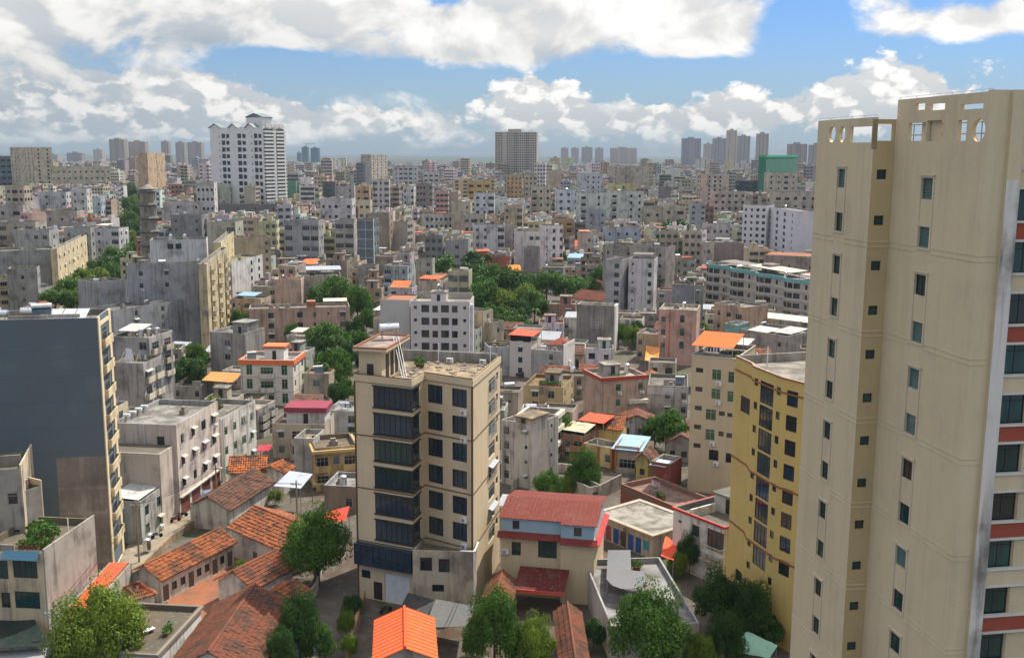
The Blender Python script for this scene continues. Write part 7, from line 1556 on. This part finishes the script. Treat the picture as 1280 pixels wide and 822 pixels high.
for q in ((398, 643, 102, 732, 'leaf'), (376, 742, 66, 826, 'leaf_dark'), (352, 788, 46, 850, 'leaf_dark'), (618, 740, 78, 838, 'leaf'), (668, 772, 62, 842, 'leaf_light'), (812, 742, 112, 852, 'leaf'), (898, 712, 74, 792, 'leaf_dark'), (938, 728, 62, 806, 'leaf_dark'), (862, 664, 38, 716, 'leaf_dark'), (128, 739, 122, 858, 'leaf_light'), (872, 792, 46, 852, 'leaf_light'), (906, 770, 60, 838, 'leaf_dark'),
          (729, 563, 52, 620, 'leaf'), (683, 588, 46, 628, 'leaf'), (706, 596, 30, 624, 'leaf_light'), (836, 511, 62, 568, 'leaf'), (818, 520, 36, 560, 'leaf'), (412, 405, 62, 458, 'leaf'), (419, 438, 60, 494, 'leaf'), (393, 425, 34, 462, 'leaf_dark'), (237, 447, 58, 490, 'leaf_dark'), (366, 404, 30, 432, 'leaf'), (386, 410, 30, 436, 'leaf_light'),
          (421, 346, 66, 402, 'leaf'), (447, 358, 44, 408, 'leaf'), (398, 362, 44, 404, 'leaf'), (444, 398, 34, 440, 'leaf_dark'), (458, 385, 26, 420, 'leaf'), (561, 326, 38, 354, 'leaf'), (588, 337, 48, 376, 'leaf_dark'), (617, 338, 58, 388, 'leaf'), (640, 348, 52, 388, 'leaf_dark'), (606, 360, 52, 408, 'leaf'), (657, 362, 34, 394, 'leaf_light'), (630, 372, 36, 410, 'leaf_light'), (574, 350, 34, 384, 'leaf'),
          (683, 346, 42, 377, 'leaf'), (712, 352, 44, 378, 'leaf'), (664, 350, 30, 374, 'leaf'), (750, 340, 28, 366, 'leaf'), (697, 320, 26, 340, 'leaf_dark'), (773, 403, 28, 434, 'leaf'), (796, 400, 24, 430, 'leaf_dark'), (845, 277, 62, 314, 'leaf_dark'), (872, 278, 40, 310, 'leaf_dark'), (825, 286, 30, 312, 'leaf'), (856, 292, 34, 316, 'leaf'), (1003, 236, 26, 262, 'leaf'), (433, 762, 26, 800, 'leaf_light'), (690, 384, 34, 402, 'leaf_light'), (760, 386, 30, 402, 'leaf_light'), (640, 392, 44, 414, 'leaf'), (344, 612, 22, 632, 'leaf_light'), (668, 372, 36, 404, 'leaf'), (648, 382, 34, 412, 'leaf_dark'), (622, 388, 36, 414, 'leaf'), (734, 352, 30, 374, 'leaf'), (596, 322, 34, 348, 'leaf_dark'), (545, 332, 26, 352, 'leaf_dark')):
    if 540 < q[0] < 765 and q[1] < 400: q = (q[0], q[1]-7, q[2]*1.3, q[3], q[4])
    tree(*q)
rt = random.Random(77); nt = 0
while nt < 34:
    px, py = rt.uniform(200, 880), rt.uniform(318, 600); g = G(px, py)
    if hits(g.x, g.y, .7, .7, .2): continue
    h_ = rt.uniform(4.5, 8.5); yt = proj((g.x, g.y, h_))[1]; wp = h_*rt.uniform(.8, 1.15)/g.y*F
    if yt < allowed(px, wp*.6, g.y, .85)+2: continue
    nt += 1; tree(px, yt, wp, py, rt.choice(['leaf', 'leaf', 'leaf_light', 'leaf_dark']))
for i, q in enumerate(((70, 362, 40, 392), (92, 352, 44, 388), (112, 338, 46, 374), (130, 325, 44, 360), (147, 313, 42, 348), (160, 305, 36, 336), (163, 292, 28, 322), (165, 280, 26, 308), (166, 268, 24, 294), (167, 257, 20, 281), (167, 247, 18, 270), (165, 238, 16, 260), (163, 231, 14, 250), (156, 250, 15, 270), (153, 270, 18, 294), (176, 258, 10, 279), (175, 243, 9, 262), (140, 330, 34, 362), (102, 362, 34, 390))):
    r = tree(q[0], q[1]-2, q[2]*1.3, q[3], m=('leaf', 'leaf', 'leaf_light', 'leaf_dark')[i % 4], label='street tree in the green row along the avenue', group='street trees along the avenue', lod='mid')
for k, (px, yt, w_, yb, lab) in enumerate(((442, 742, 30, 776, 'low green shrub at the corner of the shaded alley by the garage'), (400, 782, 44, 826, 'dark low shrub beside the curved yard wall'), (436, 792, 26, 826, 'yellow green shrub against the rust brown alley wall'), (742, 772, 34, 812, 'low shrub right of the narrow brown tiled roof'), (716, 712, 22, 742, 'small shrub at the corner of the red roofed cream house'), (846, 690, 30, 724, 'low shrub in front of the red trimmed white house'), (960, 770, 54, 812, 'dark shrub at the foot of the yellow bow fronted block'), (655, 800, 40, 838, 'dry yellow green shrub below the maroon porch roof'), (300, 706, 20, 722, 'tiny shrub in the red paved courtyard'), (590, 790, 30, 822, 'low shrub right of the orange sheet gable'))):
    tree(px, yt, w_, yb, ('leaf_dark', 'leaf', 'leaf_light')[k % 3], lab, 'shrubs in the yards', 'mid')
# palms
def palm(px, yt, yb, label):
    g = G(px, yb); t = D(px, yt, g.y); h = t.z; r = thing('palm_tree', label, 'palm', (g.x, g.y, 0)); mb = MB(); mb.tube((0, 0, 0), (.25, .1, h*.86), .16, 8, r2=.11); mb.build('trunk', 'bark', r); mb = MB(); rd = random.Random(int(px))
    for k in range(15):
        a = k*2.4; L = rd.uniform(1.9, 2.7); e0 = rd.uniform(.1, 1.1); prev = Vector((.25, .1, h*.86)); d = Vector((cos(a), sin(a), 0))
        for j in range(7):
            f = (j+1)/7; cur = Vector((.25, .1, h*.86))+d*L*f+Vector((0, 0, L*(e0*f-.95*f*f))); s_ = Vector((-d.y, d.x, 0))*.42*(1-f*.75)
            mb.poly([prev, prev+s_-Vector((0, 0, .18)), cur+s_*.8-Vector((0, 0, .18)), cur]); mb.poly([prev, cur, cur-s_*.8-Vector((0, 0, .18)), prev-s_-Vector((0, 0, .18))]); prev = cur
    mb.build('crown', 'leaf', r)
palm(823, 346, 378, 'tall palm tree beside the white six storey slab'); palm(704, 380, 403, 'low palm at the left of the bare earth clearing'); palm(748, 378, 404, 'low palm at the right of the bare earth clearing'); palm(668, 384, 408, 'bushy palm near the blue tarpaulin by the clearing')
# ------------------------------------------------------------------ ways and yards
def roadmat(name, a, b):
    m, t = mat(name); p = geopos(t); c = t.mix(t.ss(t.noise(p, .35, 6, .65), .42, .62), c4(a), c4(b)); c = t.mix(t.ss(t.noise(p, 2.2, 4, .6), .5, .72, 0, .5), c, c4([v*.55 for v in b])); t.put(t.b.inputs['Base Color'], c); t.b.inputs['Roughness'].default_value = .9
roadmat('lane_concrete', (.30, .26, .19), (.20, .165, .115)); roadmat('asphalt', (.055, .055, .058), (.075, .073, .07)); roadmat('red_paving', (.30, .115, .055), (.22, .10, .06)); roadmat('bare_earth', (.34, .20, .11), (.26, .15, .085)); roadmat('white_paint', (.7, .7, .68), (.62, .62, .6))
def ribbon(name, path, hw, z, m, kerb=False):
    mb = MB(); L, Rr = [], []
    for i, p in enumerate(path):
        a = path[max(0, i-1)]; b = path[min(len(path)-1, i+1)]; d = Vector((b.x-a.x, b.y-a.y)).normalized(); n = Vector((-d.y, d.x)); h_ = hw[i] if isinstance(hw, (list, tuple)) else hw; L.append((p.x+n.x*h_, p.y+n.y*h_)); Rr.append((p.x-n.x*h_, p.y-n.y*h_))
    for i in range(len(path)-1): mb.poly([(*Rr[i], z), (*Rr[i+1], z), (*L[i+1], z), (*L[i], z)])
    o = mb.build(name, m); o['kind'] = 'structure'; return L, Rr
L_, R_ = ribbon('road', AVE, 6.5, .012, 'asphalt'); 
for nm, S_, sg in (('pavement', L_, 1), ('pavement', R_, -1)):
    mb = MB()
    for i in range(len(S_)-1):
        a, b = Vector(S_[i]), Vector(S_[i+1]); d = (b-a).normalized(); n = Vector((-d.y, d.x))*sg*3.0; mb.prism([tuple(a), tuple(b), tuple(b+n), tuple(a+n)] if sg < 0 else [tuple(a+n), tuple(b+n), tuple(b), tuple(a)], 0.001, .14)
    o = mb.build(nm, 'lane_concrete'); o['kind'] = 'structure'
mb = MB()
for i in range(len(AVE)-1):
    a, b = Vector((AVE[i].x, AVE[i].y)), Vector((AVE[i+1].x, AVE[i+1].y)); L0 = (b-a).length; d = (b-a)/L0; n = Vector((-d.y, d.x)); s_ = 0
    while s_+3 < L0: p = a+d*s_; q = p+d*3; mb.poly([(*(p-n*.08), .018), (*(q-n*.08), .018), (*(q+n*.08), .018), (*(p+n*.08), .018)]); s_ += 8
mb.build('road_marking', 'white_paint')['kind'] = 'structure'
ribbon('lane', LANE, [1.6, 2.0, 3.2, 3.6, 3.0, 2.2], .010, 'lane_concrete')
plane('courtyard', CLEAR[1], .008, 'red_paving'); plane('clearing', [G(*q) for q in ((676, 398), (700, 382), (724, 374), (770, 374), (776, 402), (720, 405))], .008, 'bare_earth')
AL_ = ([G(*q) for q in ((412, 828), (470, 828), (480, 752), (447, 748))])
mb = MB(); a, b = G(434, 830), G(455, 752); d = Vector((b.x-a.x, b.y-a.y)).normalized(); n = Vector((-d.y, d.x))*.2; mb.prism([(a.x-n.x, a.y-n.y), (a.x+n.x, a.y+n.y), (b.x+n.x, b.y+n.y), (b.x-n.x, b.y-n.y)][::-1], 0.001, 1.5); tag(mb.build('garden_wall', 'old_plaster', None, (.33, .18, .12)), 'low rust brown wall along the alley left of the garage', 'wall')
sheet('blue_tarp', 'crumpled blue tarpaulin among the trees left of the clearing', 'tarp', [(622, 372), (646, 370), (644, 361), (626, 364)], 3.0, 'paint', (.05, .20, .52), .6, seed=31); sheet('pale_blue_tarp', 'pale blue sheet roof right of the crumpled blue tarpaulin', 'tarp', [(655, 366), (668, 374), (664, 364), (652, 360)], 4.0, 'paint', (.30, .46, .62), .1, seed=32); sheet('green_tarp', 'lime green sheet at the left end of the bare earth clearing', 'tarp', [(644, 390), (657, 388), (656, 376), (641, 382)], 3.0, 'paint', (.28, .36, .08), .1, seed=33)
def wall_thing(label, pts, h, c, th=.25):
    P = [G(*p) for p in pts]; mb = MB()
    for a, b in zip(P, P[1:]): d = Vector((b.x-a.x, b.y-a.y)).normalized(); n = Vector((-d.y, d.x))*th/2; mb.prism([(a.x-n.x, a.y-n.y), (b.x-n.x, b.y-n.y), (b.x+n.x, b.y+n.y), (a.x+n.x, a.y+n.y)], .001, h)
    tag(mb.build('garden_wall', 'old_plaster', None, c), label, 'wall')
wall_thing('low stained wall edging the concrete lane', [(176, 716), (214, 678), (262, 646)], 1.1, (.34, .24, .15)); wall_thing('pale wall round the garden below the cream porch house', [(640, 612), (668, 596), (700, 590), (742, 594)], 1.6, (.50, .47, .42)); wall_thing('dark wall beside the rust red terrace', [(742, 628), (776, 610)], 2.4, (.30, .27, .24)); wall_thing('mossy curved yard wall right of the small patched tiled shed', [(372, 772), (396, 740), (402, 712), (392, 694)], 1.4, (.42, .43, .40)); wall_thing('narrow orange wall between the red roofed house and the grey canopy', [(757, 770), (752, 720), (748, 690)], 2.6, (.45, .16, .08))
# ------------------------------------------------------------------ poles, wires, vehicles
def pole(px, yb, h, label):
    g = G(px, yb); r = thing('utility_pole', label, 'pole', (g.x, g.y, 0)); mb = MB(); mb.tube((0, 0, 0), (0, 0, h), .15, 8, r2=.1); mb.build('shaft', 'lane_concrete', r); mb = MB(); mb.box(-.8, -.05, h-.7, .8, .05, h-.58); mb.build('crossarm', 'dull_metal', r)
    for x in (-.7, -.35, .35, .7): mb = MB(); mb.tube((x, 0, h-.58), (x, 0, h-.4), .05, 6); mb.build('insulator', 'white_plastic', r)
    return Vector((g.x, g.y, h-.4))
def wires(label, a, b, n=3, sag=.8):
    mb = MB(); o = a.copy()
    for k in range(n):
        off = Vector((.35*(k-(n-1)/2), 0, -.12*(k % 2))); prev = None
        for i in range(15): f = i/14; p = a.lerp(b, f)+off-Vector((0, 0, sag*4*f*(1-f)))-o; 
        pts = [a.lerp(b, i/14)+off-Vector((0, 0, sag*4*(i/14)*(1-i/14)))-o for i in range(15)]
        for p, q in zip(pts, pts[1:]): mb.tube(p, q, .022, 4, caps=False)
    me = mb.mesh('power_lines', 'black'); r = link('power_lines', me, None, None, o); tag(r, label, 'wires')
p1, p2, p3, p4 = pole(174, 702, 8.5, 'concrete utility pole at the foot of the dark alley'), pole(272, 640, 7.5, 'concrete utility pole beside the old grey brown tiled roof'), pole(70, 838, 7, 'utility pole at the bottom left corner by the yellow green tree'), pole(372, 662, 7.5, 'utility pole behind the leafy tree left of the beige block')
wires('power lines between the dark alley and the grey brown tiled roof', p1, p2); wires('power lines sweeping over the bottom left corner', p3, p1); wires('power lines crossing above the square tiled house', p2, p4)
wires('thin wires slung over the orange sheet gable', Vector((-7, 100, 5.5)), G(590, 745)+Vector((0, 0, 5)), 2)
def vehicle(kind, loc, rz, c, label, group='vehicles on the avenue'):
    r = thing(kind, label, {'car': 'car', 'van': 'van', 'motorbike': 'motorbike'}[kind], loc, rz, group)
    if kind in ('car', 'van'):
        L = 4.4 if kind == 'car' else 5.2; w_ = .9; h1 = .85 if kind == 'car' else 1.0; h2 = 1.45 if kind == 'car' else 2.0; mb = MB()
        prof = [(-L/2, .28), (L/2, .28), (L/2+.05, .6), (L/2-.1, h1-.08), (L*.24, h1), (L*.08, h2-.05), (-L*.28, h2), (-L*.44, h1+.1), (-L/2, h1)] if kind == 'car' else [(-L/2, .3), (L/2, .3), (L/2+.05, .7), (L/2-.35, h1+.1), (L*.33, h2-.05), (-L*.48, h2), (-L/2, h1)]
        for y, s_ in ((-w_, 1), (w_, -1)): mb.poly([(x, y, z) for x, z in (prof if s_ > 0 else prof[::-1])])
        for (x, z), (x2, z2) in zip(prof, prof[1:]+prof[:1]): mb.poly([(x, w_, z), (x2, w_, z2), (x2, -w_, z2), (x, -w_, z)])
        mb.build('body', 'paint', r, c); gl = MB()
        for y in (-w_-.006, w_+.006): gl.poly([(L*.2, y, h1+.04), (L*.08, y, h2-.13), (-L*.27, y, h2-.1), (-L*.4, y, h1+.1)])
        gl.build('side_window', 'glass', r); gl = MB(); gl.poly([(L*.235, -.75, h1+.03), (L*.235, .75, h1+.03), (L*.095, .7, h2-.09), (L*.095, -.7, h2-.09)]); ws = gl.build('windscreen', 'glass', r); ws.location = (.012, 0, .012)
        for x in (-L*.3, L*.3):
            for y in (-w_+.02, w_-.02): mb = MB(); mb.tube((x, y-.1, .32), (x, y+.1, .32), .32, 12); wl = mb.build('wheel', 'rubber', r); hb = MB(); hb.tube((x, y-.105, .32), (x, y+.105, .32), .16, 10); hb.build('rim', 'dull_metal', wl)
        for y in (-.62, .62): mb = MB(); mb.box(L/2-.08, y-.14, .58, L/2+.055, y+.14, .72); mb.build('headlight', 'white_plastic', r)
    else:
        mb = MB(); mb.box(-.4, -.12, .35, .35, .12, .62); mb.tube((.3, 0, .5), (.55, 0, .95), .05, 6); mb.build('body', 'paint', r, c); mb = MB(); mb.box(-.6, -.13, .66, .15, .13, .78); mb.build('seat', 'rubber', r); mb = MB(); mb.tube((.5, -.33, .98), (.5, .33, .98), .025, 6); mb.build('handlebar', 'dull_metal', r)
        for x in (-.58, .62): mb = MB(); mb.tube((x, -.05, .28), (x, .05, .28), .28, 12); mb.build('wheel', 'rubber', r)
def along(i, f, side):
    a, b = AVE[i], AVE[i+1]; p = a.lerp(b, f); d = Vector((b.x-a.x, b.y-a.y)).normalized(); n = Vector((-d.y, d.x)); return (p.x+n.x*side, p.y+n.y*side, .014), math.atan2(d.y, d.x)
for k, (i, f, sd_, kd, c, lab) in enumerate(((3, .5, -2.2, 'car', (.75, .75, .75), 'white car nearest the pagoda on the avenue'), (4, .2, -4.6, 'car', (.08, .08, .09), 'black car parked by the right kerb of the avenue'), (4, .7, -2.0, 'van', (.72, .72, .72), 'white van in the right lane of the avenue'), (5, .3, -4.6, 'car', (.5, .5, .52), 'silver car parked farther up the avenue'), (5, .6, 2.0, 'car', (.4, .03, .03), 'red car in the left lane of the avenue'), (6, .3, -2.2, 'van', (.74, .74, .74), 'second white van, far up the avenue'))):
    loc, a = along(i, f, sd_); vehicle(kd, loc, a if sd_ < 0 else a+pi, c, lab)
for k, (px, py, kd, c, lab) in enumerate(((264, 624, 'car', (.16, .22, .34), 'blue grey car parked at the top of the concrete lane'), (219, 652, 'motorbike', (.5, .04, .08), 'red motorbike before the shop shutters of the pink block'), (228, 646, 'motorbike', (.05, .05, .06), 'black motorbike before the shop shutters of the pink block'), (248, 633, 'motorbike', (.06, .12, .3), 'blue motorbike higher up the concrete lane'), (196, 672, 'motorbike', (.3, .3, .31), 'grey motorbike lower down the concrete lane'), (482, 765, 'motorbike', (.06, .06, .06), 'black motorbike standing before the white garage shutter'), (656, 470, 'car', (.05, .05, .055), 'dark car in the yard below the blue arched windows'))):
    g = G(px, py); vehicle(kd, (g.x, g.y, .012), .75, c, lab, 'vehicles between the houses')
plants = [(184, 690, 'steel drum by the kerb at the low end of the concrete lane')]
for (px, py, lab) in plants: g = G(px, py); place('upright', lab, (g.x, g.y, .012), 0)
